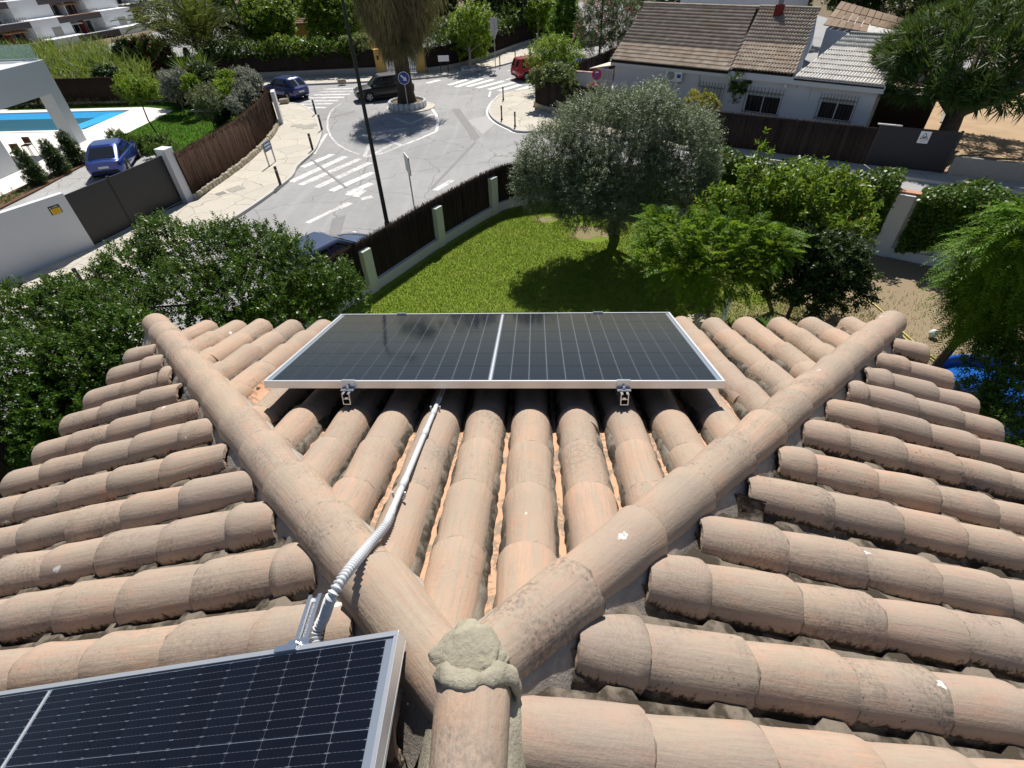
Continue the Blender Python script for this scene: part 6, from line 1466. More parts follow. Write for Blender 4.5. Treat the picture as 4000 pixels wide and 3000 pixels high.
# small square planter kerbs of the street trees
for px, py in ((1839, 270),):
    p = G(px, py, 0.12); tp = empty('tree_kerb', p, 0.2, 'white square kerb frame around the pale trunk of a street tree', 'planter')
    for lo, hi in (((-0.9, -0.9, 0), (0.9, -0.72, 0.16)), ((-0.9, 0.72, 0), (0.9, 0.9, 0.16)), ((-0.9, -0.72, 0), (-0.72, 0.72, 0.16)), ((0.72, -0.72, 0), (0.9, 0.72, 0.16))): MB().box(lo, hi).build('kerb_bar', M_WHITE, tp)
# garden odds and ends: yellow hose, white ball, blue tub
hz = [G(3300, 1105, 0.06), G(3360, 1150, 0.06), G(3440, 1210, 0.06), G(3530, 1300, 0.06), G(3620, 1375, 0.06), G(3668, 1412, 0.08)]
M_HOSE = simple('yellow_hose', (0.55, 0.50, 0.12), 0.5); ho = MB().tube(spline(hz, 8), 0.022, 8).build('garden_hose', M_HOSE); tag(ho, 'yellow garden hose stretched over the dry lawn beside the hip end', 'hose')
hz2 = [G(3505, 1290, 0.06), G(3560, 1345, 0.06), G(3620, 1392, 0.06), G(3668, 1422, 0.08)]; ho2 = MB().tube(spline(hz2, 8), 0.018, 8).build('garden_hose', M_HOSE); tag(ho2, 'second shorter yellow hose lying just below the longer one', 'hose')
bpz = G(3645, 1305, 0.15); ball = MB().lathe([(0.0, -0.13), (0.08, -0.10), (0.13, 0.0), (0.08, 0.10), (0.0, 0.13)], 16).build('garden_ball', M_WHITE, None, (bpz.x, bpz.y, 0.17)); tag(ball, 'small white ball lying on the dry lawn', 'ball')
bt0 = G(3700, 1480, 0.0); tub = empty('paddling_pool', (bt0.x+0.35, bt0.y-1.15, 0.03), 0, 'blue paddling pool showing between the tile ends and the shrub', 'pool'); MB().lathe([(1.45, 0), (1.55, 0.5), (1.5, 0.56), (1.42, 0.5), (1.36, 0.1)], 32).build('wall', simple('blue_vinyl', (0.01, 0.09, 0.42), 0.35), tub); MB().lathe([(1.40, 0.30), (0.01, 0.30)], 32).build('water', simple('deep_blue_water', (0.01, 0.10, 0.40), 0.15, 0.5), tub)
# added dark shed, standing in for the deep shade behind the motorcycle
sh_ = empty('added_dark_shed', (21.2, 33.6, 0), -0.5, 'added dark shed standing for deep shade at the back of the passage between bungalow and dragon tree', 'shed'); M_SHED = simple('shed_shade_brown', (0.05, 0.032, 0.022), 0.8, var=0.25, scale=6)
for k in range(16): MB().box((-1.6+0.2*k, 0.0, 0), (-1.412+0.2*k, 0.03+0.008*(k % 2), 2.1)).build('plank', M_SHED, sh_)
MB().box((-1.6, 0.05, 0), (1.6, 1.6, 2.05)).build('body', M_SHED, sh_); MB().box((-1.7, -0.15, 2.101), (1.7, 1.75, 2.16)).build('roof', M_BLOCK, sh_)
# ------------------------------------------------------------------ plants
M_BARK = mortar_material('grey_bark', (0.10, 0.08, 0.06), (0.20, 0.165, 0.13), 0.4)
M_BARKP = mortar_material('pale_bark', (0.34, 0.31, 0.26), (0.46, 0.42, 0.36), 0.1)
M_BARKD = mortar_material('dark_bark', (0.055, 0.045, 0.035), (0.12, 0.095, 0.075), 0.4)
S_ = 4000/2212.0
def C(vx, vy, z, rv, fz=0.9, fxy=1.0):
    """a bough of foliage: surveyed centre, height, radius as seen"""
    p = G(vx*S_, vy*S_, z); dep = (p-Vector((0, 0, CAM_H))).dot(_f); r = rv*S_*dep/FPX
    return (p.x, p.y, p.z, r*fxy, r*fxy, r*fz)
def unit(a): return a/np.maximum(1e-9, np.linalg.norm(a, axis=1, keepdims=True))
def leaf_quads(P, D, N, L, W, fold=0.2):
    """rhombic leaves folded along the midrib"""
    S = unit(np.cross(D, N)); U = np.cross(S, D); L = L[:, None]; W = W[:, None]
    V = np.empty((len(P), 4, 3)); V[:, 0] = P; V[:, 1] = P+D*L*0.48+S*W*0.5+U*W*fold; V[:, 2] = P+D*L; V[:, 3] = P+D*L*0.48-S*W*0.5+U*W*fold
    return V
def foliage_verts(clumps, n_tw, lpt, L, W, seed, tw_len, up=0.25, droop=0.0, fill=0.22, mode='spray', low=0.5, spread=0.95, jit=0.3):
    r = np.random.default_rng(seed); Cl = np.array(clumps, float); area = (Cl[:, 3]*Cl[:, 4]+Cl[:, 3]*Cl[:, 5]+Cl[:, 4]*Cl[:, 5]); k = r.choice(len(Cl), n_tw, p=area/area.sum())
    d = unit(r.normal(0, 1, (n_tw, 3))); rho = np.where(r.uniform(0, 1, n_tw) < fill, r.uniform(0, 1, n_tw)**0.5*0.75, 0.76+0.30*r.uniform(0, 1, n_tw))
    P = Cl[k, :3]+d*Cl[k, 3:]*rho[:, None]
    keep = ~((d[:, 2] < -0.25) & (r.uniform(0, 1, n_tw) > low))
    for c in Cl:                                  # skip what lies deep inside a neighbouring bough
        q = (P-c[:3])/c[3:]; keep &= ~(((q**2).sum(1) < 0.30) & (rho > 0.75))
    # uneven gaps
    g = np.sin(P[:, 0]*3.1+P[:, 2]*2.3+seed)+np.sin(P[:, 1]*2.7-P[:, 2]*3.3+seed*2)+np.sin((P[:, 0]-P[:, 1])*1.9+seed*3); keep &= ~((g > 1.45) & (r.uniform(0, 1, n_tw) < 0.85))
    P = P[keep]; d = d[keep]; n = len(P)
    T = unit(d*0.8+np.array([0, 0, up])+r.normal(0, 0.40, (n, 3))-np.array([0, 0, droop])); ln = tw_len*r.uniform(0.6, 1.35, n)
    A = unit(np.cross(T, np.array([0.03, 0.02, 1.0])+r.normal(0, 0.05, (n, 3)))); B = np.cross(A, T)
    out = []
    for j in range(lpt):
        t = (j+0.5)/lpt
        if mode == 'frond':
            sg = 1 if j % 2 else -1; D = unit(T*0.45+A*sg*0.9+r.normal(0, 0.10, (n, 3))-np.array([0, 0, 0.18])); sc = (math.sin(math.pi*min(0.97, 0.22+0.78*t))**0.7)
            base = P+T*(ln*t)[:, None]-np.array([0, 0, 1.0])*(ln*t*t*(0.30+droop))[:, None]; Nn = unit(B+r.normal(0, 0.25, (n, 3)))
        else:
            ph = j*2.399+r.uniform(0, 0.9, n); D = unit(T*0.55+(A*np.cos(ph)[:, None]+B*np.sin(ph)[:, None])*spread+r.normal(0, jit*0.5, (n, 3))-np.array([0, 0, droop])); sc = 1.0-0.25*t
            base = P+T*(ln*t)[:, None]; Nn = unit(np.array([0, 0, 1.0])+d*0.35+r.normal(0, 0.45, (n, 3)))
        Ls = L*sc*r.uniform(0.7, 1.25, n); Ws = W*r.uniform(0.75, 1.2, n)*(0.7+0.3*sc)
        out.append(leaf_quads(base, D, Nn, Ls, Ws))
    V = np.concatenate(out, 0)
    return V
def leaf_mesh(name, V):
    n = len(V); return np_mesh(name, V.reshape(-1, 3), np.arange(n*4).reshape(n, 4))
def stems(parent, base, tips, r0, mat, seed=0, name='trunk', fork=0.45, top=None):
    """tapered trunk that forks into limbs which reach into the boughs"""
    r = random.Random(seed); b = Vector(base); cen = sum((Vector(t[:3]) for t in tips), Vector())/len(tips) if top is None else Vector(top)
    fk = b.lerp(Vector((cen.x, cen.y, max(cen.z, b.z+0.5))), fork); fk.z = b.z+(cen.z-b.z)*fork
    mb = MB(); mid = b.lerp(fk, 0.5)+Vector((r.uniform(-.1, .1), r.uniform(-.1, .1), 0))*r0*4
    mb.tube([b-Vector((0, 0, 0.1)), b+Vector((0, 0, 0.12)), mid, fk], [r0*1.5, r0*1.1, r0*0.9, r0*0.78], 9); mb.build(name, mat, parent)
    for t in tips:
        t = Vector(t[:3]); m = fk.lerp(t, 0.5)+Vector((r.uniform(-.2, .2), r.uniform(-.2, .2), 0.12))*(t-fk).length*0.5
        mb = MB(); mb.tube([fk-Vector((0, 0, r0*0.5)), m, fk.lerp(t, 0.95)], [r0*0.55, r0*0.35, r0*0.12], 7); mb.build('branch', mat, parent)
def plant(name, label, cat, base, clumps, n_tw, lpt, L, W, mat, seed, tw_len, r0=0.08, bark=None, group=None, trunk=True, ntips=6, crown='crown', fork=0.45, **kw):
    p = empty(name, (0, 0, 0), 0, label, cat, group)
    V = foliage_verts(clumps, n_tw, lpt, L, W, seed, tw_len, **kw); link(crown, leaf_mesh(crown, V), mat, p)
    if trunk:
        rr = random.Random(seed); tips = rr.sample(list(clumps), min(ntips, len(clumps))); stems(p, base, tips, r0, bark or M_BARK, seed, fork=fork)
    return p
L_CIT = leaf_mat('citrus_leaf', (0.022, 0.062, 0.008), (0.062, 0.140, 0.014), 0.36, 0.34, (0.17, 0.27, 0.03), 0.12)
L_OLI = leaf_mat('olive_leaf', (0.075, 0.105, 0.055), (0.185, 0.225, 0.130), 0.5, 0.25, (0.38, 0.42, 0.31), 0.22, 0.4)
L_LIM = leaf_mat('lime_leaf', (0.10, 0.21, 0.014), (0.23, 0.35, 0.026), 0.45, 0.45, (0.36, 0.39, 0.04), 0.12)
L_FEA = leaf_mat('feathery_leaf', (0.075, 0.19, 0.015), (0.18, 0.32, 0.028), 0.5, 0.5, (0.46, 0.36, 0.03), 0.07)
L_BRO = leaf_mat('broad_leaf', (0.080, 0.165, 0.015), (0.20, 0.31, 0.03), 0.36, 0.45, (0.40, 0.34, 0.03), 0.06)
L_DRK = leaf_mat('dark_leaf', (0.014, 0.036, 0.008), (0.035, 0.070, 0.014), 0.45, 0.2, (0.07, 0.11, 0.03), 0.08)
L_VIN = leaf_mat('creeper_leaf', (0.030, 0.085, 0.010), (0.105, 0.19, 0.024), 0.38, 0.3, (0.17, 0.22, 0.05), 0.10)
L_CON = leaf_mat('conifer_spray', (0.085, 0.21, 0.015), (0.19, 0.34, 0.032), 0.5, 0.45, (0.22, 0.30, 0.05), 0.12)
L_GRN = leaf_mat('plain_green_leaf', (0.030, 0.085, 0.010), (0.085, 0.165, 0.018), 0.45, 0.35, (0.17, 0.23, 0.03), 0.10)
L_SIL = leaf_mat('silver_leaf', (0.14, 0.155, 0.12), (0.30, 0.31, 0.27), 0.6, 0.2, (0.48, 0.48, 0.44), 0.15)
L_PNK = leaf_mat('pink_flower', (0.30, 0.08, 0.13), (0.50, 0.16, 0.24), 0.6, 0.35, (0.55, 0.30, 0.36), 0.2); L_MAG = leaf_mat('magenta_flower', (0.26, 0.015, 0.06), (0.42, 0.03, 0.12), 0.6, 0.35); L_PAL = leaf_mat('pale_flower', (0.52, 0.45, 0.44), (0.66, 0.58, 0.56), 0.6, 0.3)
L_DRA = leaf_mat('dragon_tree_leaf', (0.020, 0.060, 0.012), (0.060, 0.125, 0.028), 0.5, 0.25, (0.15, 0.21, 0.07), 0.10, 0.2)
L_DAT = leaf_mat('date_palm_leaflet', (0.060, 0.085, 0.018), (0.125, 0.150, 0.040), 0.4, 0.3, (0.27, 0.25, 0.09), 0.12, 0.45); L_DRY = leaf_mat('dry_palm_leaf', (0.085, 0.068, 0.04), (0.27, 0.215, 0.12), 0.7, 0.25, (0.15, 0.17, 0.07), 0.3); L_CAN = leaf_mat('cane_leaf', (0.10, 0.155, 0.025), (0.20, 0.265, 0.05), 0.5, 0.4, (0.32, 0.34, 0.11), 0.12)

def ground_under(cl, z=0.03):
    c = np.mean(np.array(cl)[:, :2], 0); return (c[0], c[1], z)
# --- in our garden
cA = [C(300, 590, 2.6, 66), C(375, 540, 3.0, 62), C(465, 552, 3.0, 66), C(555, 552, 2.9, 64), C(640, 575, 2.8, 62), C(715, 622, 2.5, 58), C(520, 640, 2.5, 85), C(405, 650, 2.4, 85), C(640, 665, 2.3, 75), C(270, 665, 2.3, 62), C(755, 660, 2.1, 42), C(345, 505, 3.3, 34), C(505, 508, 3.3, 36), C(590, 515, 3.2, 30), C(240, 600, 2.6, 34)]
plant('citrus_tree', 'glossy dark green citrus tree filling the corner between the street and the left hip end', 'tree', ground_under(cA), cA, 5400, 15, 0.105, 0.048, L_CIT, 101, 0.26, 0.14, M_BARK, 'citrus trees by our house', up=0.35)
cB = [C(60, 700, 2.6, 56), C(130, 668, 2.8, 56), C(205, 685, 2.8, 62), C(268, 715, 2.7, 52), C(90, 790, 2.4, 80), C(185, 790, 2.4, 80), C(60, 880, 2.0, 62), C(140, 880, 2.0, 74), C(40, 950, 1.6, 40), C(110, 945, 1.7, 55), C(250, 790, 2.2, 60), C(30, 640, 2.9, 22), C(135, 622, 3.1, 26)]
plant('citrus_tree', 'lower citrus tree hugging the left eaves at the left edge of the picture', 'tree', ground_under(cB), cB, 4600, 15, 0.105, 0.048, L_CIT, 102, 0.26, 0.14, M_BARK, 'citrus trees by our house', up=0.35)
# a single long sprig of the citrus
sg_ = G(250*S_, 610*S_, 2.7)
cO = [C(1200, 352, 3.5, 78), C(1285, 295, 4.1, 82), C(1385, 272, 4.5, 80), C(1470, 318, 4.0, 72), C(1165, 400, 2.9, 52), C(1255, 398, 2.9, 74), C(1350, 375, 3.1, 86), C(1445, 392, 3.0, 78), C(1330, 452, 2.3, 48), C(1250, 448, 2.4, 44), C(1505, 275, 4.3, 36), C(1408, 218, 5.0, 34), C(1225, 270, 4.2, 36), C(1500, 375, 3.1, 48), C(1140, 365, 3.2, 32), C(1300, 225, 4.6, 28)]
plant('olive_tree', 'broad grey green olive tree standing on the lawn in front of the fence', 'tree', (3.31, 20.63, 0.03), cO, 14500, 16, 0.105, 0.027, L_OLI, 103, 0.32, 0.24, M_BARK, fork=0.42, up=0.30, spread=0.8, ntips=8, low=0.75)
cF = [C(1425, 500, 2.9, 44), C(1495, 520, 3.1, 60), C(1575, 520, 3.1, 60), C(1650, 540, 2.9, 50), C(1475, 580, 2.5, 52), C(1550, 600, 2.4, 56), C(1408, 540, 2.7, 30), C(1695, 530, 2.8, 32), C(1530, 560, 2.8, 60), C(1600, 575, 2.6, 45)]
plant('feathery_tree', 'low bright feathery tree with yellowing tips at the right edge of the sunny lawn', 'tree', (5.75, 15.2, 0.03), cF, 1750, 34, 0.15, 0.036, L_FEA, 104, 0.50, 0.06, M_BARKP, mode='frond', up=0.25, droop=0.10, ntips=5, fork=0.35, low=0.25)
cG = [C(1560, 462, 3.0, 40), C(1632, 428, 3.3, 42), C(1715, 430, 3.3, 50), C(1800, 425, 3.2, 42), C(1850, 455, 2.9, 28), C(1600, 408, 3.6, 22), C(1768, 398, 3.6, 20), C(1690, 480, 2.8, 58), C(1790, 490, 2.7, 48), C(1840, 500, 2.6, 30), C(1668, 405, 3.6, 18)]
gp = plant('broadleaf_tree', 'light green broad leaved tree with upright shoots in front of the creeper wall', 'tree', ground_under(cG), cG, 900, 12, 0.20, 0.095, L_BRO, 105, 0.42, 0.09, M_BARK, up=0.5, low=0.5)
# its tall shoots
for vx, vy, z0, z1__ in ((1643, 295, 3.4, 5.2), (1652, 335, 3.4, 4.7), (1772, 372, 3.2, 4.4), (1718, 385, 3.2, 4.2)):
    p = G(vx*S_, vy*S_, z1__)
    sh = [(p.x, p.y, z0+(z1__-z0)*q/7, 0.10, 0.10, 0.12) for q in range(8)]
    V = foliage_verts(sh, 40, 7, 0.17, 0.07, 106+int(vx), 0.14, up=0.6); o = link('shoot', leaf_mesh('shoot', V), L_BRO, gp); MB().tube([(p.x, p.y, z0-1.0), (p.x, p.y, z1__)], [0.02, 0.008], 6).build('shoot_stem', M_BARK, gp)
cD = [C(1715, 560, 2.2, 70), C(1790, 575, 2.0, 68), C(1830, 620, 1.5, 50), C(1660, 560, 2.3, 50), C(1745, 625, 1.5, 56), C(1690, 605, 1.8, 46)]
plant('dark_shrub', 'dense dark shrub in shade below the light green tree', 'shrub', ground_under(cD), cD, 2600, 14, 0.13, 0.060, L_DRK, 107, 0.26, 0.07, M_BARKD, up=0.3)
cK = [C(2128, 575, 3.5, 48), C(2190, 525, 4.2, 62), C(2150, 645, 2.7, 58), C(2200, 685, 2.4, 70), C(2105, 610, 3.0, 32), C(2215, 600, 3.4, 75), C(2120, 680, 2.2, 40), C(2230, 470, 4.8, 40), C(2090, 545, 3.5, 20)]
plant('conifer', 'bright green conifer with drooping feathery sprays at the right edge', 'tree', ground_under(cK), cK, 2100, 36, 0.16, 0.030, L_CON, 108, 0.62, 0.12, M_BARKD, mode='frond', up=0.15, droop=0.22, low=0.6)
cS = [C(2150, 800, 1.7, 56), C(2190, 860, 1.5, 60), C(2100, 860, 1.3, 40), C(2170, 930, 1.2, 56), C(2128, 762, 1.9, 24), C(2205, 780, 1.8, 40), C(2125, 905, 1.2, 40), C(2195, 985, 1.1, 40)]
plant('garden_shrub', 'small leaved green shrub beside the blue paddling pool at the right edge', 'shrub', ground_under(cS), cS, 2100, 13, 0.075, 0.036, L_GRN, 109, 0.22, 0.05, M_BARK, up=0.4)
# young frangipani by the eaves
fp = G(3005, 1262, 3.6); fr_ = empty('frangipani', (0, 0, 0), 0, 'young plant with a star of long leaves peeping over the front eaves', 'plant')
MB().tube([(fp.x, fp.y, 0.0), (fp.x+0.05, fp.y+0.03, 1.8), (fp.x, fp.y, 3.55)], [0.05, 0.04, 0.03], 8).build('stem', M_BARKP, fr_)
mbv = []
rn = np.random.default_rng(5)
for k in range(13):
    an = k*2.4; el = 0.25+0.05*(k % 4); D = np.array([[math.cos(an)*math.cos(el), math.sin(an)*math.cos(el), math.sin(el)]])
    lm = leaf_mesh('leaf', leaf_quads(np.array([[fp.x, fp.y, 3.55-0.012*k]]), D, np.array([[0, 0, 1.0]]), np.array([0.33]), np.array([0.085]))); link('leaf', lm, L_GRN, fr_)
# creepers on the garden wall
def creeper(label, s0, s1, seed, bare=0.0):
    r = np.random.default_rng(seed); n = int((s1-s0)*2900); s = r.uniform(s0, s1, n); pts = np.array([[*at_len(VW, a)[0]] for a in np.linspace(s0, s1, 200)]); tg = unit(np.gradient(pts, axis=0))
    i = np.clip(((s-s0)/(s1-s0)*199).astype(int), 0, 199); nm = np.stack([tg[:, 1], -tg[:, 0]], 1)        # towards our garden
    top = r.uniform(0, 1, n) < 0.45
    z = np.where(top, 2.30+r.uniform(-0.15, 0.62, n)*(0.75+0.4*np.sin(s*2.1+seed)), 2.35-r.uniform(0, 1, n)**1.3*(1.75+0.3*np.sin(s*1.7+seed)))
    off = np.where(top, r.uniform(-0.55, 0.6, n), 0.13+r.uniform(0, 0.20, n)); P = np.zeros((n, 3)); P[:, :2] = pts[i]+nm[i]*off[:, None]; P[:, 2] = z
    D = unit(np.c_[nm[i]*r.uniform(0.1, 1, n)[:, None], -r.uniform(0.1, 1.0, n)]+r.normal(0, 0.45, (n, 3))); N = unit(np.c_[nm[i]*0.9, np.where(top, 1.4, 0.35)]+r.normal(0, 0.35, (n, 3)))
    Vv = leaf_quads(P, D, N, 0.115*r.uniform(0.7, 1.3, n), 0.10*r.uniform(0.8, 1.2, n), 0.1)
    c = empty('creeper', (0, 0, 0), 0, label, 'creeper', 'creepers on the white garden wall'); link('foliage', leaf_mesh('foliage', Vv), L_VIN, c)
    for k in range(5):
        p, t = at_len(VW, s0+(s1-s0)*(k+0.5)/5); MB().tube([(p.x-0.09, p.y-0.16, 0), (p.x-0.05, p.y-0.15, 1.1), (p.x, p.y-0.13, 2.2)], 0.018, 6).build('vine_stem', M_BARKD, c)
sP = nearest_s(VW, (13.2, 18.5))
creeper('creeper mat left of the bare white pier, merging with the light green tree', 0.1, sP-0.28, 31); creeper('creeper mat right of the bare white pier, running behind the conifer', sP+0.45, plen(VW)-5, 32)

# --- dragon tree
dt = empty('dragon_tree', (0, 0, 0), 0, 'umbrella shaped dragon tree with sword leaf rosettes behind the grey block wall', 'tree')
dc = G(2105*S_, 150*S_, 4.6); db = Vector((21.4, 29.2, 0.0)); dc = Vector((23.3, 31.0, 3.95)); rx_, rz_ = 5.0, 2.6
rr = np.random.default_rng(55); nR_ = 1000; d = unit(rr.normal(0, 1, (nR_*2, 3))); d = d[d[:, 2] > -0.42][:nR_]; cs = np.array([dc.x, dc.y, dc.z])+d*np.array([rx_, rx_, rz_])*rr.uniform(0.86, 1.04, (len(d), 1))
out = []
for j in range(26):
    n = len(cs); ax = unit(d*np.array([1, 1, 1.3])+np.array([0, 0, 0.25])); A = unit(np.cross(ax, rr.normal(0, 1, (n, 3)))); B = np.cross(ax, A); ph = j*2.399; th = 0.25+1.25*(j/26.0)
    D = unit(ax*math.cos(th)+(A*math.cos(ph)+B*math.sin(ph))*math.sin(th)+rr.normal(0, 0.08, (n, 3))); N = unit(ax+rr.normal(0, 0.15, (n, 3)))
    out.append(leaf_quads(cs+ax*0.05, D, N, 0.72*rr.uniform(0.75, 1.2, n), 0.055*rr.uniform(0.8, 1.2, n), 0.15))
link('crown', leaf_mesh('crown', np.concatenate(out)), L_DRA, dt)
mb = MB(); mb.tube([db-Vector((0, 0, 0.1)), db+Vector((0.1, 0.1, 0.5)), db+Vector((0.4, 0.6, 1.5)), db+Vector((0.7, 1.1, 2.1))], [0.62, 0.46, 0.42, 0.40], 12); mb.build('trunk', M_BARK, dt)
rs_ = random.Random(8)
for k in range(16):
    an = 2*math.pi*k/16+rs_.uniform(-.1, .1); ro = rs_.uniform(0.45, 0.9); tip = Vector((dc.x+rx_*ro*math.cos(an), dc.y+rx_*ro*math.sin(an), dc.z+rz_*0.55*math.sqrt(1-ro*ro)+0.2)); f0 = db+Vector((0.6, 1.0, 1.8)); m = f0.lerp(tip, 0.5)+Vector((0, 0, -0.35))
    MB().tube([f0, m, tip], [0.24, 0.15, 0.10], 8).build('branch', M_BARK, dt)
fl = cs[(d[:, 0] < -0.55) & (d[:, 2] < 0.55)][:7]
if len(fl): link('fruit_stalks', leaf_mesh('fruit_stalks', foliage_verts([(c[0], c[1], c[2], .35, .35, .35) for c in fl], 90, 8, 0.10, 0.05, 3, 0.25)), leaf_mat('orange_berries', (0.42, 0.20, 0.03), (0.55, 0.32, 0.06), 0.6, 0.2), dt)

# --- bungalow front shrubs
for k, (vx, vy, z, rv, lab) in enumerate(((1598, 205, 1.9, 20, 'narrow upright shrub left of the dark barred bungalow window'), (1630, 212, 1.7, 22, 'rounder upright shrub right before the dark barred bungalow window'))):
    cl = [C(vx, vy, z, rv), C(vx, vy-16, z+0.5, rv*0.75), C(vx+4, vy+18, z-0.6, rv*1.05), C(vx-8, vy-34, z+1.0, rv*0.45)]; plant('upright_shrub', lab, 'shrub', ground_under(cl), cl, 420, 12, 0.17, 0.085, L_GRN, 120+k, 0.28, 0.05, group='upright shrubs before the bungalow')
cl = [C(1508, 222, 1.9, 24), C(1530, 232, 1.7, 18)]; plant('yellow_shrub', 'yellow leaved shrub at the end of the straight street fence', 'shrub', ground_under(cl), cl, 200, 12, 0.16, 0.08, leaf_mat('yellow_leaf', (0.22, 0.22, 0.02), (0.38, 0.33, 0.03), 0.5, 0.4), 123, 0.26, 0.04)
# --- corner bushes opposite
cl = [C(1180, 166, 2.1, 22), C(1212, 168, 2.1, 24), C(1158, 170, 2.0, 14), C(1228, 182, 1.9, 16)]; plant('corner_bush', 'grey green bush spilling over the rounded corner fence', 'shrub', ground_under(cl), cl, 620, 13, 0.17, 0.085, leaf_mat('grey_green_leaf', (0.085, 0.13, 0.03), (0.17, 0.215, 0.075), 0.5, 0.3, (0.28, 0.30, 0.16), 0.15), 124, 0.3, 0.05, low=0.7)
cl = [C(1195, 120, 2.4, 34), C(1165, 128, 2.3, 22), C(1230, 122, 2.4, 24), C(1205, 138, 1.8, 28), C(1180, 105, 2.7, 18)]; plant('lime_bush', 'lime green spreading bush beside the red family van', 'shrub', ground_under(cl), cl, 900, 14, 0.20, 0.075, L_LIM, 125, 0.55, 0.06, up=0.5)
# --- palm on the island
pal = empty('fan_palm', (pcn.x, pcn.y, 0), 0, 'tall fan palm with a skirt of dead fronds on the little round island', 'palm tree')
mb = MB(); zs = [0.3, 0.6, 1.0, 1.6, 2.4, 3.4, 5.0, 7.6]; rr_ = [0.78, 0.70, 0.62, 0.58, 0.55, 0.52, 0.45, 0.36]; mb.lathe(list(zip(rr_, zs)), 18)
M_PTR = Mat('palm_trunk', 0.95, 0.1); v = M_PTR.coord('Object'); n = M_PTR.noise(M_PTR.mapped(v, (2, 2, 22)), 1.0, 4, 0.6); M_PTR.col(M_PTR.mix(n, (0.035, 0.026, 0.02), (0.10, 0.08, 0.062))); M_PTR.bump(n, 0.9, 0.05)
mb.build('trunk', M_PTR.m, pal)
def strips(P, D, L, W, seg, droop, r, sag=0.0):
    """long narrow drooping strips; returns quads"""
    n = len(P); S = unit(np.cross(D, np.array([0, 0, 1.0])+r.normal(0, 0.3, (n, 3)))); p = P.copy(); d = D.copy(); out = []; st = (L/seg)[:, None]; w0 = W[:, None]
    for k in range(seg):
        d2 = unit(d-np.array([0, 0, droop])); q = p+d2*st; w1 = w0*(1-(k+1)/seg*0.85) if True else w0; V = np.empty((n, 4, 3)); wa = w0*(1-k/seg*0.85); V[:, 0] = p-S*wa/2; V[:, 1] = p+S*wa/2; V[:, 2] = q+S*w1/2; V[:, 3] = q-S*w1/2; out.append(V); p = q; d = d2
    return np.stack(out, 1).reshape(-1, 4, 3)          # (n*seg)
r = np.random.default_rng(77); n = 10500
zz = 3.85+4.1*r.uniform(0, 1, n)**0.8; an = r.uniform(0, 2*np.pi, n); rad = 0.55+r.uniform(0, 1, n)**0.7*(0.25+2.3*np.clip((zz-3.4)/3.0, 0, 1)**1.1)*(0.8+0.25*np.sin(an*3+1)+0.15*np.sin(an*7)); P = np.stack([rad*np.cos(an), rad*np.sin(an), zz], 1)
D = unit(np.stack([np.cos(an)*0.25, np.sin(an)*0.25, -np.ones(n)], 1)+r.normal(0, 0.22, (n, 3))); o = link('frond_skirt', leaf_mesh('frond_skirt', strips(P, D, r.uniform(0.6, 1.6, n), r.uniform(0.025, 0.07, n), 3, 0.15, r)), L_DRY, pal)
# whole dead fronds hanging out of the skirt
def fan(seed, R, nb, wid):
    rr = np.random.default_rng(seed); a = np.linspace(-1.35, 1.35, nb); D = np.stack([np.cos(a), np.sin(a), rr.normal(0, 0.06, nb)], 1); D = unit(D); P = np.zeros((nb, 3)); return strips(P, D, R*np.cos(a*0.45)*rr.uniform(0.9, 1.05, nb), np.full(nb, wid), 3, 0.10, rr)
def fan_mesh(name, seed, R, pet, mat):
    V = fan(seed, R, 26, 0.075).reshape(-1, 3)+np.array([pet, 0, 0]); F = np.arange(len(V)).reshape(-1, 4); T = np.array([[0, -.018, 0], [0, .018, 0], [pet+0.1, .012, 0], [pet+0.1, -.012, 0]]); me = np_mesh(name, np.concatenate([V, T]), np.concatenate([F, np.array([[0, 1, 2, 3]])+len(V)])); me.materials.append(mat); return me
fg = [fan_mesh('frond', s, 1.15, 1.7, L_GRN) for s in range(3)]; fd = [fan_mesh('dead_frond', s+9, 1.25, 1.9, L_DRY if s else leaf_mat('fading_palm_leaf', (0.05, 0.06, 0.025), (0.13, 0.13, 0.06), 0.6, 0.2)) for s in range(2)]
rs_ = random.Random(4)
for k in range(26):
    el = R_(rs_.uniform(-25, 75)); a = k*2.399; Mx = Matrix.Translation((0, 0, 8.0+rs_.uniform(-.2, .3))) @ Matrix.Rotation(a, 4, 'Z') @ Matrix.Rotation(-el, 4, 'Y') @ Matrix.Rotation(rs_.uniform(-.5, .5), 4, 'X'); o = link('frond', fg[k % 3], None, pal); o.matrix_local = Mx
for k in range(40):
    el = R_(rs_.uniform(-80, -38)); a = k*2.399+0.3; Mx = Matrix.Translation((0, 0, rs_.uniform(5.4, 7.8))) @ Matrix.Rotation(a, 4, 'Z') @ Matrix.Rotation(-el, 4, 'Y') @ Matrix.Rotation(rs_.uniform(-.6, .6), 4, 'X'); o = link('dead_frond', fd[k % 2], None, pal); o.matrix_local = Mx
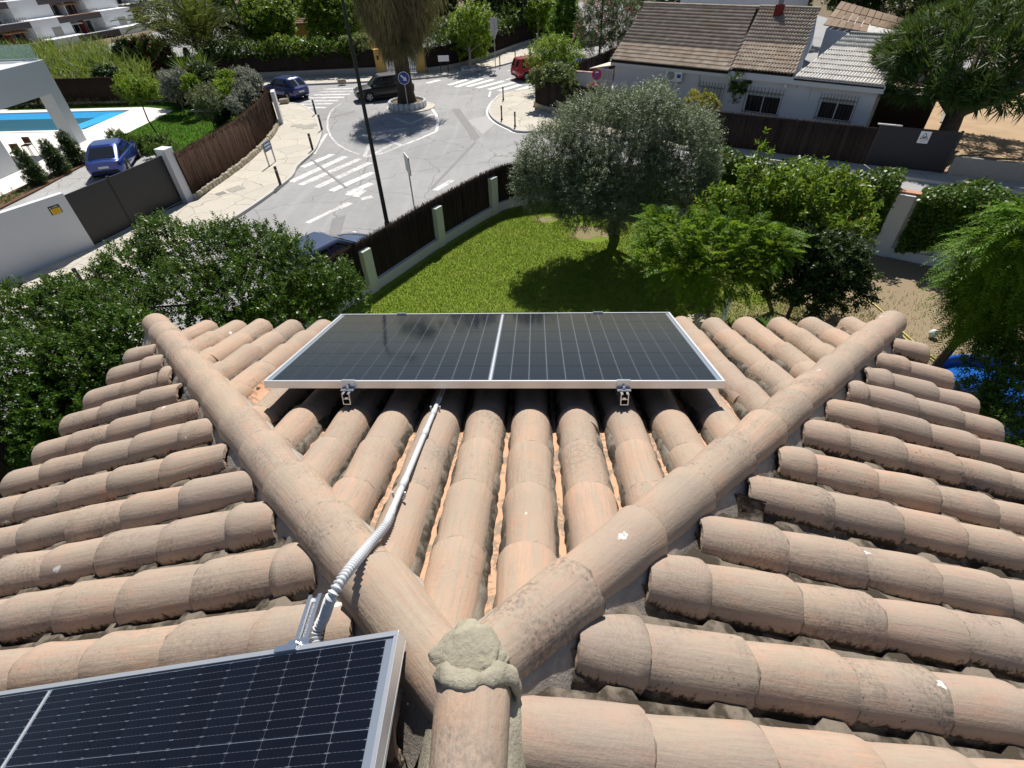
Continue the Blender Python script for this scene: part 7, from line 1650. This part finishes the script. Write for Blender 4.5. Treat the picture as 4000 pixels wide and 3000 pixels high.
# --- date palms
def feather(name, Lr, nl, ll, seed, mat, arch=1.0):
    rr = np.random.default_rng(seed); t = np.linspace(0.10, 1, nl); x = Lr*t*(1-0.18*t*arch); z = Lr*(0.62*t-0.62*arch*t**2.2)
    P = np.stack([x, np.zeros(nl), z], 1); T = unit(np.gradient(P, axis=0)); out = []
    for s in (-1, 1):
        D = unit(T*0.55+np.array([0, s*0.95, 0.25])+rr.normal(0, 0.10, (nl, 3))); l = ll*np.sin(np.pi*np.clip(0.12+0.84*t, 0, 1))**0.6*rr.uniform(0.85, 1.1, nl); out.append(leaf_quads(P, D, unit(np.tile([0, 0, 1.0], (nl, 1))+rr.normal(0, .2, (nl, 3))), l, np.full(nl, 0.055)))
    V = np.concatenate(out).reshape(-1, 3); F = np.arange(len(V)).reshape(-1, 4); mb = MB(); mb.tube([tuple(p) for p in P[::max(1, nl//8)]]+[tuple(P[-1])], 0.02, 5); V2 = np.array(mb.v); fs = [f for f in mb.f if len(f) == 4]; me = np_mesh(name, np.concatenate([V, V2]), np.concatenate([F, np.array(fs)+len(V)])); me.materials.append(mat); return me
DF = [feather('frond', 4.3, 46, 0.60, s, L_DAT, 0.75+0.2*s) for s in range(3)]
def date_palm(px, py, zb, label, n, seed, sc=1.0):
    p0 = G(px, py, zb); pm = empty('date_palm', (p0.x, p0.y, 0), 0, label, 'palm tree', 'date palms behind the villa garden'); rs = random.Random(seed)
    mb = MB(); mb.lathe([(0.34, -0.1), (0.30, 0.4), (0.27, zb*0.7), (0.34, zb), (0.2, zb+0.4)], 12); mb.build('trunk', M_PTR.m, pm)
    for k in range(n):
        el = R_(8+72*(k/n)**0.8+rs.uniform(-6, 6)); a = k*2.399; Mx = Matrix.Translation((0, 0, zb+0.2)) @ Matrix.Rotation(a, 4, 'Z') @ Matrix.Rotation(-el+0.35, 4, 'Y') @ Matrix.Rotation(rs.uniform(-.5, .5), 4, 'X') @ Matrix.Scale(sc*rs.uniform(0.85, 1.1), 4); o = link('frond', DF[k % 3], None, pm); o.matrix_local = Mx
date_palm(728, 205, 1.6, 'left date palm of the pair, its feathery fronds over the red bougainvillea', 44, 1, 1.6); date_palm(812, 210, 1.9, 'right date palm of the pair, its trunk base orange in the sun', 46, 2, 1.6)
# --- villa garden
L_EVG = leaf_mat('evergreen_spray', (0.025, 0.06, 0.014), (0.07, 0.12, 0.03), 0.5, 0.2)
L_RND = leaf_mat('round_tree_leaf', (0.055, 0.125, 0.010), (0.15, 0.255, 0.022), 0.45, 0.4, (0.24, 0.32, 0.03), 0.12)
def quick(name, label, cat, cl, n, lpt, L, W, mat, seed, tw, trunk=True, r0=0.06, **kw): return plant(name, label, cat, ground_under(cl), cl, n, lpt, L, W, mat, seed, tw, r0, trunk=trunk, **kw)
def z1v(a, b): return a/2.212/S_, b/2.212/S_
def CZ(a, b, z, rz, **k): x, y = z1v(a, b); return C(x, y, z, rz/2.212/S_, **k)
cl = [CZ(1080, 720, 3.0, 60), CZ(1170, 760, 2.9, 85), CZ(1270, 780, 2.8, 75), CZ(1300, 720, 3.0, 45), CZ(1180, 840, 2.5, 55), CZ(1050, 780, 2.7, 45), CZ(1090, 660, 3.3, 30)]
sp0 = z1(1385, 1205); pS = empty('sapling', (0, 0, 0), 0, 'young staked tree with a thin bare trunk by the villa pool terrace', 'tree')
link('crown', leaf_mesh('crown', foliage_verts(cl, 900, 12, 0.13, 0.06, 140, 0.28, up=0.4)), L_LIM, pS); MB().tube([(sp0.x, sp0.y, 0), (sp0.x-0.3, sp0.y+0.1, 1.2), (sum(c[0] for c in cl)/7, sum(c[1] for c in cl)/7, 2.6)], [0.05, 0.042, 0.03], 8).build('trunk', M_BARKD, pS)
cl = [CZ(990, 1180, 0.5, 50), CZ(1060, 1215, 0.5, 50), CZ(1170, 1235, 0.5, 55), CZ(1280, 1235, 0.55, 60), CZ(1320, 1290, 0.5, 50), CZ(1420, 1225, 0.5, 55), CZ(1480, 1260, 0.45, 40)]; quick('low_hedge', 'low loose hedge between the blue saloon and the villa lawn', 'hedge', cl, 1100, 12, 0.11, 0.055, L_GRN, 141, 0.24)
for k, (b, lab) in enumerate((((350, 1595), 'nearest small clipped evergreen left of the blue saloon'), ((545, 1500), 'middle small clipped evergreen in the bark bed'), ((690, 1420), 'small clipped evergreen closest to the blue saloon'))):
    p = z1(*b); cl = [(p.x, p.y, 0.40, 0.50, 0.50, 0.45), (p.x-0.03, p.y, 0.95, 0.40, 0.40, 0.42), (p.x-0.08, p.y, 1.45, 0.26, 0.26, 0.36)]; plant('small_evergreen', lab, 'shrub', (p.x, p.y, 0.1), cl, 1300, 12, 0.085, 0.034, L_EVG, 142+k, 0.16, 0.04, group='small evergreens in the bark bed', low=0.9, fill=0.4)
bedp, r = scatter([(-28.3, 20), (-27.0, 20), (-26.9, 26.5), (-27.1, 31.0), (-27.7, 30.9), (-28.0, 26.9)], 14, 9, 0.10)
o = link('bed_plants', leaf_mesh('bed_plants', foliage_verts([(p[0], p[1], 0.14, 0.14, 0.14, 0.10) for p in bedp], 700, 9, 0.07, 0.04, 150, 0.1)), L_GRN); tag(o, kind='stuff')
cl = [CZ(1740, 830, 2.4, 75), CZ(1790, 880, 2.2, 80), CZ(1700, 870, 2.2, 55), CZ(1830, 800, 2.6, 55), CZ(1760, 950, 1.8, 60)]; quick('small_olive', 'small round olive tree in the villa garden just inside the brushwood fence', 'tree', cl, 1000, 13, 0.12, 0.035, leaf_mat('young_olive_leaf', (0.10, 0.13, 0.045), (0.20, 0.23, 0.10), 0.5, 0.2, (0.34, 0.35, 0.2), 0.15), 151, 0.3, r0=0.05)
cl = [CZ(1450, 700, 2.2, 75), CZ(1540, 690, 2.3, 75), CZ(1500, 780, 1.6, 80), CZ(1420, 760, 1.7, 50), CZ(1580, 760, 1.7, 60)]; quick('silver_shrub', 'silver leaved shrub at the back of the villa lawn', 'shrub', cl, 900, 12, 0.17, 0.06, L_SIL, 152, 0.32, group='silver leaved shrubs of the villa garden')
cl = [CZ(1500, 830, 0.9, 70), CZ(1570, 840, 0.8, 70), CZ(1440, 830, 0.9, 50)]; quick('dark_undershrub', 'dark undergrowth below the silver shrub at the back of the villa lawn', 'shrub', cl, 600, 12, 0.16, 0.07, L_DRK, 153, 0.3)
cl = [CZ(2060, 660, 2.5, 55), CZ(2130, 680, 2.5, 70), CZ(2190, 720, 2.4, 60), CZ(2120, 780, 2.1, 70), CZ(2080, 860, 1.9, 60), CZ(2020, 920, 1.8, 45), CZ(2180, 800, 2.2, 55)]; quick('silver_shrub', 'large silver leaved shrub spilling over the curved brushwood fence', 'shrub', cl, 1500, 12, 0.15, 0.055, L_SIL, 154, 0.32, group='silver leaved shrubs of the villa garden')
cl = [CZ(1960, 700, 2.4, 65), CZ(1990, 770, 2.1, 70), CZ(1920, 760, 2.1, 50), CZ(2030, 690, 2.5, 45), CZ(1950, 850, 1.7, 70), CZ(1650, 720, 2.2, 45), CZ(1640, 770, 1.9, 40)]; quick('glossy_shrub', 'yellow green glossy shrub between the small olive and the silver shrub', 'shrub', cl, 1300, 12, 0.17, 0.09, L_LIM, 155, 0.3)
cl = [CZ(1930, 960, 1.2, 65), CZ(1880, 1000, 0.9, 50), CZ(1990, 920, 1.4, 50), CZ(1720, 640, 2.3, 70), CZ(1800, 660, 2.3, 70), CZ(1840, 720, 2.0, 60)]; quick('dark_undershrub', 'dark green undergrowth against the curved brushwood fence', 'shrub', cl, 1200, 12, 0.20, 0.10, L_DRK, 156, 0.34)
# spiky fan palms and banana leaves
def rosette(name, label, cat, p, n, L, W, mat, seed, zt):
    rr = np.random.default_rng(seed); c = empty(name, (0, 0, 0), 0, label, cat); k = np.arange(n); a = k*2.399; th = 0.15+1.3*k/n; D = np.stack([np.cos(a)*np.sin(th), np.sin(a)*np.sin(th), np.cos(th)], 1); P = np.tile([[p.x, p.y, zt]], (n, 1)); link('leaves', leaf_mesh('leaves', leaf_quads(P, unit(D), unit(np.tile([0, 0, 1.0], (n, 1))+rr.normal(0, .2, (n, 3))), L*rr.uniform(0.8, 1.2, n), np.full(n, W), 0.1)), mat, c); MB().tube([(p.x, p.y, 0), (p.x, p.y, zt)], 0.14, 8).build('trunk', M_PTR.m, c); return c
rosette('spiky_palm', 'spiky low palm left of the two in front of the date palms', 'palm tree', z1(1610, 640, 1.8), 60, 1.5, 0.075, L_GRN, 160, 2.0); rosette('spiky_palm', 'spiky low palm right of the two in front of the date palms', 'palm tree', z1(1770, 620, 1.9), 60, 1.6, 0.075, L_GRN, 161, 2.1); rosette('banana_plant', 'broad leaved banana plant among the villa shrubs', 'plant', z1(1740, 700, 1.4), 11, 1.9, 0.45, leaf_mat('banana_leaf', (0.06, 0.12, 0.05), (0.14, 0.20, 0.11), 0.4, 0.3), 162, 1.3)
fb, r = scatter([(-45, 45.6), (-31.4, 45.8), (-31.2, 46.5), (-45, 46.6)], 5, 10, 0.05); o = link('flower_border', leaf_mesh('flower_border', foliage_verts([(p[0], p[1], 0.25, 0.3, 0.3, 0.25) for p in fb], 900, 9, 0.12, 0.05, 163, 0.2)), leaf_mat('russet_border', (0.12, 0.10, 0.03), (0.24, 0.17, 0.07), 0.6, 0.3, (0.55, 0.50, 0.45), 0.08)); tag(o, kind='stuff')
# cane thicket behind the villa
r = np.random.default_rng(170); xs = r.uniform(-62, -33, 12000); ys = r.uniform(48.2, 66, 12000); k = (ys < 48.2+17*np.clip((-33-xs)/14, 0.2, 1.0)+1.0*np.sin(xs)); P = np.stack([xs[k], ys[k], 0.25+r.uniform(0, 2.0, k.sum())], 1); n = len(P); D = unit(np.stack([r.normal(0, .5, n), r.normal(0, .5, n), np.ones(n)*1.1], 1)); o = link('cane_thicket', leaf_mesh('cane_thicket', strips(P, D, r.uniform(0.8, 1.6, n), r.uniform(0.06, 0.11, n), 3, 0.22, r)), L_CAN); tag(o, kind='stuff')
cl = [CZ(1190, 420, 2.6, 60), CZ(1290, 410, 2.8, 65), CZ(1390, 430, 2.7, 60), CZ(1240, 490, 2.0, 65), CZ(1350, 500, 2.0, 60), CZ(1450, 480, 2.2, 45)]; bg_ = quick('bougainvillea', 'red flowering bougainvillea mound left of the date palms', 'shrub', cl, 800, 12, 0.24, 0.11, L_GRN, 171, 0.4)
link('flowers', leaf_mesh('flowers', foliage_verts([c[:3]+(c[3]*1.05, c[4]*1.05, c[5]*1.05) for c in cl], 480, 8, 0.17, 0.13, 172, 0.25, low=0.9)), L_MAG, bg_)
cl = [CZ(1080, 430, 2.6, 60), CZ(1110, 520, 1.9, 70), CZ(1060, 480, 2.2, 50)]; quick('dark_bush', 'dark rounded bush between the cane thicket and the bougainvillea', 'shrub', cl, 600, 12, 0.24, 0.12, L_DRK, 173, 0.4)
cl = [CZ(900, 640, 1.9, 55), CZ(970, 640, 1.9, 50), CZ(850, 660, 1.8, 35)]; quick('white_flowering_bush', 'dark bush dotted with white flowers leaning on the villa rear fence', 'shrub', cl, 420, 11, 0.22, 0.11, leaf_mat('white_dotted_leaf', (0.03, 0.07, 0.015), (0.06, 0.12, 0.03), 0.5, 0.2, (0.62, 0.62, 0.58), 0.12), 174, 0.32)
# --- hedges over the far fences
hp = [(-25.5+1.35*k, 55.7+0.09*k, 2.15+0.25*math.sin(k*1.7), 1.0, 0.7, 0.62+0.15*math.sin(k*2.3)) for k in range(7)]
quick('ivy_hedge', 'dark ivy hedge topping the far brushwood fence', 'hedge', hp+[(-30, 55.8, 2.2, 2.2, 0.8, 0.8), (-27.4, 55.7, 2.2, 1.6, 0.8, 0.7)], 1500, 12, 0.20, 0.12, L_VIN, 180, 0.3, low=0.9)
cl = [(-16.3, 56.5, 2.45, 0.9, 0.7, 0.55), (-17.4, 56.4, 2.4, 0.9, 0.7, 0.6)]; quick('variegated_shrub', 'pale variegated shrub beside the left ochre pillar', 'shrub', cl, 420, 12, 0.2, 0.1, leaf_mat('variegated_leaf', (0.16, 0.22, 0.06), (0.34, 0.38, 0.17), 0.5, 0.3), 181, 0.3)
cl = [(-24.2, 57.2, 2.5, 1.1, 0.8, 0.6), (-22.2, 57.2, 2.35, 0.9, 0.8, 0.5)]; quick('light_shrub', 'light yellow green shrub in front of the far green parasol', 'shrub', cl, 340, 12, 0.22, 0.1, L_LIM, 182, 0.3)
hp = []
for k in range(15):
    p, t = at_len(SIDE_B, 0.8+2.1*k); hp.append((p.x-0.9-0.2*(k % 3), p.y+0.8, 2.3+0.5*math.sin(k*1.9), 1.5, 1.4, 1.15+0.35*math.sin(k*2.7)))
hg = quick('oleander_hedge', 'tall hedge with pale pink flowers over the side street fence', 'hedge', hp, 3400, 12, 0.26, 0.085, L_GRN, 183, 0.45, low=0.8); link('flowers', leaf_mesh('flowers', foliage_verts(hp, 260, 7, 0.16, 0.13, 184, 0.2, low=0.9)), L_PAL, hg)
# --- trees
def tree(name, label, px, py, z, rv, h, mat, seed, n=1500, L=0.30, W=0.15, r0=0.16, bark=None, fz=1.0, base=None, **kw):
    """round headed tree: crown centre surveyed at z metres in front of the house"""
    q0 = G(px, py, 0.0) if py > -200 else None; z = CAM_H*(1-z/q0.y)+0.0; c0 = C(px/S_, py/S_, z, rv/S_, fz); rs = random.Random(seed); cl = [c0[:3]+(c0[3]*0.72, c0[4]*0.72, c0[5]*0.72)]
    for k in range(9):
        a = k*2.399; e = rs.uniform(-0.55, 0.8); q = 0.62; cl.append((c0[0]+c0[3]*q*math.cos(a)*math.cos(e), c0[1]+c0[4]*q*math.sin(a)*math.cos(e), c0[2]+c0[5]*q*math.sin(e)*1.1, c0[3]*rs.uniform(0.34, 0.5), c0[4]*rs.uniform(0.34, 0.5), c0[5]*rs.uniform(0.34, 0.5)))
    b = base or (c0[0], c0[1], 0); return plant(name, label, 'tree', b, cl, n, 12, L, W, mat, seed, 0.45, r0, bark, fork=0.5, ntips=5, low=0.6, **kw)
t0 = G(1839, 270, 0.12); tree('street_tree', 'street tree with pale trunk in a white square kerb, its crown yellow green', 1835, 130, 58.3, 88, 5, L_LIM, 190, 1500, 0.22, 0.11, 0.13, M_BARKP, 1.25, base=tuple(t0))
t0 = G(2093, 168, 0.12); tree('street_tree', 'second street tree with pale trunk further up the side street', 2105, 55, 72.5, 60, 5, L_LIM, 191, 900, 0.26, 0.13, 0.14, M_BARKP, 1.3, base=tuple(t0))
p = G(2205, 215, 0); cl = [(p.x, p.y, 1.2+0.85*k, 2.0-0.30*k, 2.0-0.30*k, 1.0) for k in range(6)]; quick('conical_tree', 'bright green conical tree behind the lime green bush', 'tree', cl, 1700, 12, 0.26, 0.12, leaf_mat('fresh_green_leaf', (0.05, 0.15, 0.012), (0.12, 0.25, 0.025), 0.45, 0.4), 192, 0.5, r0=0.15, up=0.6)
cl = []
for px, py, z, rv in ((2330, 90, 3.6, 75), (2420, 80, 3.8, 80), (2500, 50, 4.0, 60), (2370, 170, 2.4, 70), (2290, 140, 2.6, 45), (2440, 150, 2.6, 60), (2350, 30, 4.6, 55), (2450, 10, 4.8, 60)): cl.append(C(px/S_, py/S_, z, rv/S_))
ol = quick('oleander', 'large pink flowering oleander left of the bungalow roof', 'shrub', cl, 2200, 12, 0.26, 0.07, leaf_mat('oleander_leaf', (0.035, 0.065, 0.022), (0.085, 0.125, 0.05), 0.5, 0.25, (0.14, 0.17, 0.08), 0.1), 193, 0.5, up=0.5); link('flowers', leaf_mesh('flowers', foliage_verts([c[:3]+(c[3]*1.04,)*2+(c[5]*1.04,) for c in cl], 300, 8, 0.17, 0.14, 194, 0.25, low=0.6)), L_PNK, ol)
tree('round_tree', 'dense round tree right of the slim lamp post, behind the far fence', 1035, 95, 62.5, 118, 6, L_RND, 195, 2100, 0.30, 0.16, 0.2); tree('round_tree', 'dense round tree left of the fan palm, behind the far fence', 1300, 90, 62.5, 125, 6, L_RND, 196, 2200, 0.30, 0.16, 0.2)
tree('background_tree', 'dark tree standing right behind the fan palm skirt', 1700, 60, 66, 95, 7, L_DRK, 197, 1300, 0.36, 0.18, 0.2); tree('background_tree', 'dark tree above the oleander hedge, between the two street trees', 1960, 20, 74, 120, 7, L_DRK, 198, 1500, 0.38, 0.19, 0.2)
tree('background_tree', 'grey green tree high behind the second street tree', 2160, -5, 80, 90, 7, leaf_mat('eucalyptus_leaf', (0.09, 0.12, 0.08), (0.18, 0.21, 0.15), 0.5, 0.2), 199, 1200, 0.38, 0.14, 0.2)
tree('background_tree', 'very dark tree at the top edge left of the bungalow ridge', 2560, -60, 80, 150, 8, L_DRK, 200, 1500, 0.4, 0.2, 0.25)
tree('background_tree', 'dark tree at the top edge between the round trees', 1160, 10, 72, 85, 7, L_DRK, 201, 1000, 0.38, 0.19, 0.2)
tree('background_tree', 'shadowy tree right behind the date palms', 930, 110, 66, 70, 5, L_DRK, 202, 900, 0.34, 0.17, 0.2)
tree('background_tree', 'medium green tree beyond the date palms at the top edge', 850, 40, 74, 90, 7, L_GRN, 203, 1100, 0.36, 0.18, 0.2)
tree('background_tree', 'leafy tree at the top edge just left of the fan palm', 1480, -10, 70, 100, 8, L_GRN, 204, 1200, 0.38, 0.19, 0.2)
tree('cypress_like_tree', 'black green drooping tree behind the brown slab roof', 3620, 60, 52, 150, 8, L_DRK, 205, 2000, 0.36, 0.10, 0.25)
tree('background_tree', 'dark tree rising behind the brown slab roof, left of the drooping one', 3370, -10, 62, 130, 7, L_DRK, 209, 1400, 0.38, 0.19, 0.2); tree('background_tree', 'green tree at the top edge above the red chimney', 3080, -70, 68, 120, 7, L_GRN, 210, 1200, 0.38, 0.19, 0.2)
tree('background_tree', 'dark tree at the top right behind the dragon tree', 3900, -80, 52, 190, 9, L_DRK, 206, 1500, 0.42, 0.2, 0.25)
tree('background_tree', 'dark tree at the top edge over the side street end', 2060, -120, 95, 160, 9, L_DRK, 207, 1500, 0.45, 0.22, 0.25)
tree('background_tree', 'dark tree at the top edge over the fan palm', 1800, -120, 90, 170, 9, L_DRK, 208, 1500, 0.45, 0.22, 0.25)
# far tiled house and parasol behind the far fence
fh = empty('far_house', (0, 0, 0), 0, 'ochre house with a brown tiled roof half hidden between two round trees', 'house'); a_, b_ = G(1125, 95, 3.2), G(1225, 80, 3.2)
h0 = Vector((a_.x-5, a_.y+0.5, 0)); MB().box((0, 0.4, 0), (13, 7, 3.1)).build('wall', M_OCHRE, fh, h0, (0, 0, 0.02)); MB().box((6.6, 0.37, 0.9), (8.0, 0.40, 2.2)).build('window', M_GLASSD, fh, h0, (0, 0, 0.02))
rf_ = link('roof', bpy.data.meshes.new('roof'), None, fh, h0, (0, 0, 0.02)); mbx = MB(); mbx.add([(-0.3, 0, 3.1), (13.3, 0, 3.1), (13.3, 4, 4.7), (-0.3, 4, 4.7), (-0.3, 8, 3.1), (13.3, 8, 3.1)], [(0, 1, 2, 3), (3, 2, 5, 4)]); rf_.data = mbx.mesh('roof'); rf_.data.materials.append(M_DARK)
tile_field(rf_, -0.3, 13.3, -0.05, 4, 3.13, 4.75, 42, 12, roof_tile_mat('brown_far_tile', (0.22, 0.14, 0.10), (0.33, 0.22, 0.16), (0.16, 0.11, 0.08), 0.4), 'roof_tile', 126, 0.0)
pr = G(1140, 165, 2.2); par = empty('parasol', (pr.x, pr.y+0.4, 0), 0, 'faded green parasol behind the far hedge', 'parasol'); MB().tube([(0, 0, 0), (0, 0, 2.75)], 0.025, 8).build('pole', M_WOOD, par)
mb = MB(); ring = [(1.5*math.cos(2*math.pi*k/8), 1.5*math.sin(2*math.pi*k/8), 2.15) for k in range(8)]; mb.add(ring+[(0, 0, 2.75)], [(k, (k+1) % 8, 8) for k in range(8)]); mb.add([(p[0], p[1], p[2]-0.01) for p in ring]+[(0, 0, 2.73)], [((k+1) % 8, k, 8) for k in range(8)]); mb.build('canopy', simple('faded_green_canvas', (0.30, 0.44, 0.36), 0.8), par)
# distant green beyond everything
rng_ = np.random.default_rng(300)
# --- apartment blocks, terraces stepping back
M_AW = simple('apartment_white', (0.74, 0.75, 0.76), 0.85, 0.1, var=0.04); M_MAR = simple('maroon_render', (0.20, 0.045, 0.04), 0.85); M_SLATE = simple('slate_parapet', (0.10, 0.085, 0.09), 0.8); M_AWNP = simple('salmon_awning', (0.62, 0.36, 0.22), 0.8); M_TTOP = simple('terracotta_terrace', (0.55, 0.33, 0.22), 0.9)
def apartment(px, py, label, nfl, seed):
    """terraces look along +x of the place; lower parapet surveyed at its near end"""
    dz = 8.6; p = G(px, py, CAM_H-dz); b = empty('apartment_block', (p.x, p.y, p.z-3.25*0.75), R_(80), label, 'building', 'terraced apartment blocks'); b.scale = (0.75, 0.75, 0.75)
    H_ = 2.85; st = 2.8; Wd = 10.0; WW = 8.0
    for f in range(nfl):
        y0 = st*f; z0 = H_*f-0.35
        MB().box((0, y0+2.6, z0), (Wd-0.01, 18, z0+H_-0.25)).build('storey', M_MAR if f % 2 == seed % 2 else M_AW, b)
        MB().box((0, y0-0.02, z0+H_-0.25), (Wd-0.01, 18, z0+H_)).build('floor_slab', M_AW, b)
        MB().box((0, y0-0.05, z0+H_-0.24), (Wd-0.02, y0+0.18, z0+H_+0.67)).build('parapet', M_SLATE, b); MB().box((0, y0-0.10, z0+H_+0.67), (Wd-0.02, y0+0.35, z0+H_+0.75)).build('parapet_cap', M_TTOP if (f+seed) % 2 else M_AW, b)
        MB().box((Wd, y0-0.15, z0-1.0), (Wd+WW, y0+3.1, z0+H_+0.75)).build('white_front', M_AW, b)
        for q in range(7): MB().box((Wd+0.25, y0-0.19, z0+0.5+0.3*q), (Wd+1.5, y0-0.15, z0+0.7+0.3*q)).build('louvre', M_FRM, b)
        if f == 1: MB().box((Wd+3.6, y0-0.18, z0+0.9), (Wd+5.6, y0-0.15, z0+2.2)).build('grey_panel', M_BLOCK, b)
        for k in range(3):
            x = 0.5+k*3.2; wn_ = empty('window', (x, y0+2.58, z0+0.05)); wn_.parent = b; MB().box((0.06, -0.02, 0.06), (2.34, 0.0, 2.14)).build('pane', M_GLASSD, wn_); mb = MB()
            for lo, hi in (((0, -0.05, 0), (0.06, 0, 2.2)), ((2.34, -0.05, 0), (2.4, 0, 2.2)), ((0.06, -0.05, 2.14), (2.34, 0, 2.2)), ((1.17, -0.05, 0.06), (1.23, 0, 2.14))): mb.box(lo, hi)
            mb.build('frame', M_FRM, wn_)
        MB().box((6.3, y0+1.2, z0), (6.5, y0+2.6, z0+2.6)).build('divider', M_MAR if f % 2 else M_AW, b)
        for k in range(8): MB().box((Wd-4.2+k*0.55, y0+0.05, z0+H_+0.75), (Wd-4.16+k*0.55, y0+0.09, z0+H_+1.25)).build('railing_post', M_IRON, b)
        MB().box((Wd-4.3, y0+0.05, z0+H_+1.25), (Wd-0.2, y0+0.10, z0+H_+1.29)).build('hand_rail', M_IRON, b)
        aw0, aw1 = (0.3, 5.6) if (f+seed) % 2 else (5.0, 9.7); mb = MB(); P = [(aw0, y0+0.6, z0+2.1), (aw1, y0+0.6, z0+2.1), (aw1, y0+2.57, z0+2.55), (aw0, y0+2.57, z0+2.55)]; mb.add(P+[(p_[0], p_[1], p_[2]-0.03) for p_ in P], [(0, 1, 2, 3), (7, 6, 5, 4), (0, 4, 5, 1), (1, 5, 6, 2), (2, 6, 7, 3), (3, 7, 4, 0)]); mb.build('awning', M_AWNP if (f+seed) % 3 else M_AW, b)
        for k in range(3):
            tb = empty('terrace_table', (1.6+2.9*k, y0+1.2, z0+H_*0)); tb.parent = b; MB().box((-0.5, -0.35, 0.70), (0.5, 0.35, 0.75)).build('table_top', M_IRON, tb); MB().box((-0.06, -0.06, 0), (0.06, 0.06, 0.70)).build('leg', M_IRON, tb)
    return b
apartment(-2, 192, 'left terraced apartment block with slate parapets, cut by the picture corner', 4, 1)
apartment(304, 138, 'middle terraced apartment block with maroon walls above the cane thicket', 4, 2)
apartment(500, 84, 'right terraced apartment block with salmon awnings left of the date palms', 4, 3)

# ------------------------------------------------------------------ odds and ends
M_DEAD = leaf_mat('dead_leaf', (0.10, 0.045, 0.022), (0.20, 0.10, 0.05), 0.7, 0.1)
p_ = tile_pt(775, 1353, -0.01); V = foliage_verts([(p_.x, p_.y, p_.z, 0.02, 0.02, 0.012)], 9, 4, 0.028, 0.016, 4, 0.012); o = link('dead_leaves', leaf_mesh('dead_leaves', V), M_DEAD); tag(o, 'little heap of brown dead leaves caught between the left hip and the front tiles', 'leaves')
p_ = G(2725, 1262, 0.25)
for k, (dx, dy, sc_) in enumerate(((0, 0, 0.75), (0.55, -0.55, 0.55))):
    o = link('boulder', STONES[2+k], None, None, (p_.x+dx, p_.y+dy, sc_*0.3), (0, 0, 0.6*k)); o.scale = (sc_, sc_*0.8, sc_*0.7); tag(o, ('larger pale boulder at the lawn edge just over the front eaves', 'smaller pale boulder leaning on the larger one by the front eaves')[k], 'boulder')
p_ = G(2812, 1290, 0.9); o = MB().tube([(p_.x, p_.y, 0), (p_.x, p_.y, 2.0)], 0.07, 12).build('white_post', M_WHITE); tag(o, 'plain white post standing under the feathery tree', 'post')
a_ = G(2335, 330, 1.5); wb2 = empty('wooden_board', (a_.x+0.1, a_.y+0.6, 0), -0.5, 'pale slanting wooden board behind the no-parking discs', 'board'); MB().box((-0.95, -0.02, -0.12), (0.95, 0.02, 0.12)).build('board', simple('pale_wood', (0.55, 0.42, 0.24), 0.8), wb2, (0, 0, 1.55), (0, -0.35, 0)); MB().tube([(0, 0.05, 0), (0, 0.05, 1.6)], 0.03, 8).build('post', M_WOOD, wb2)
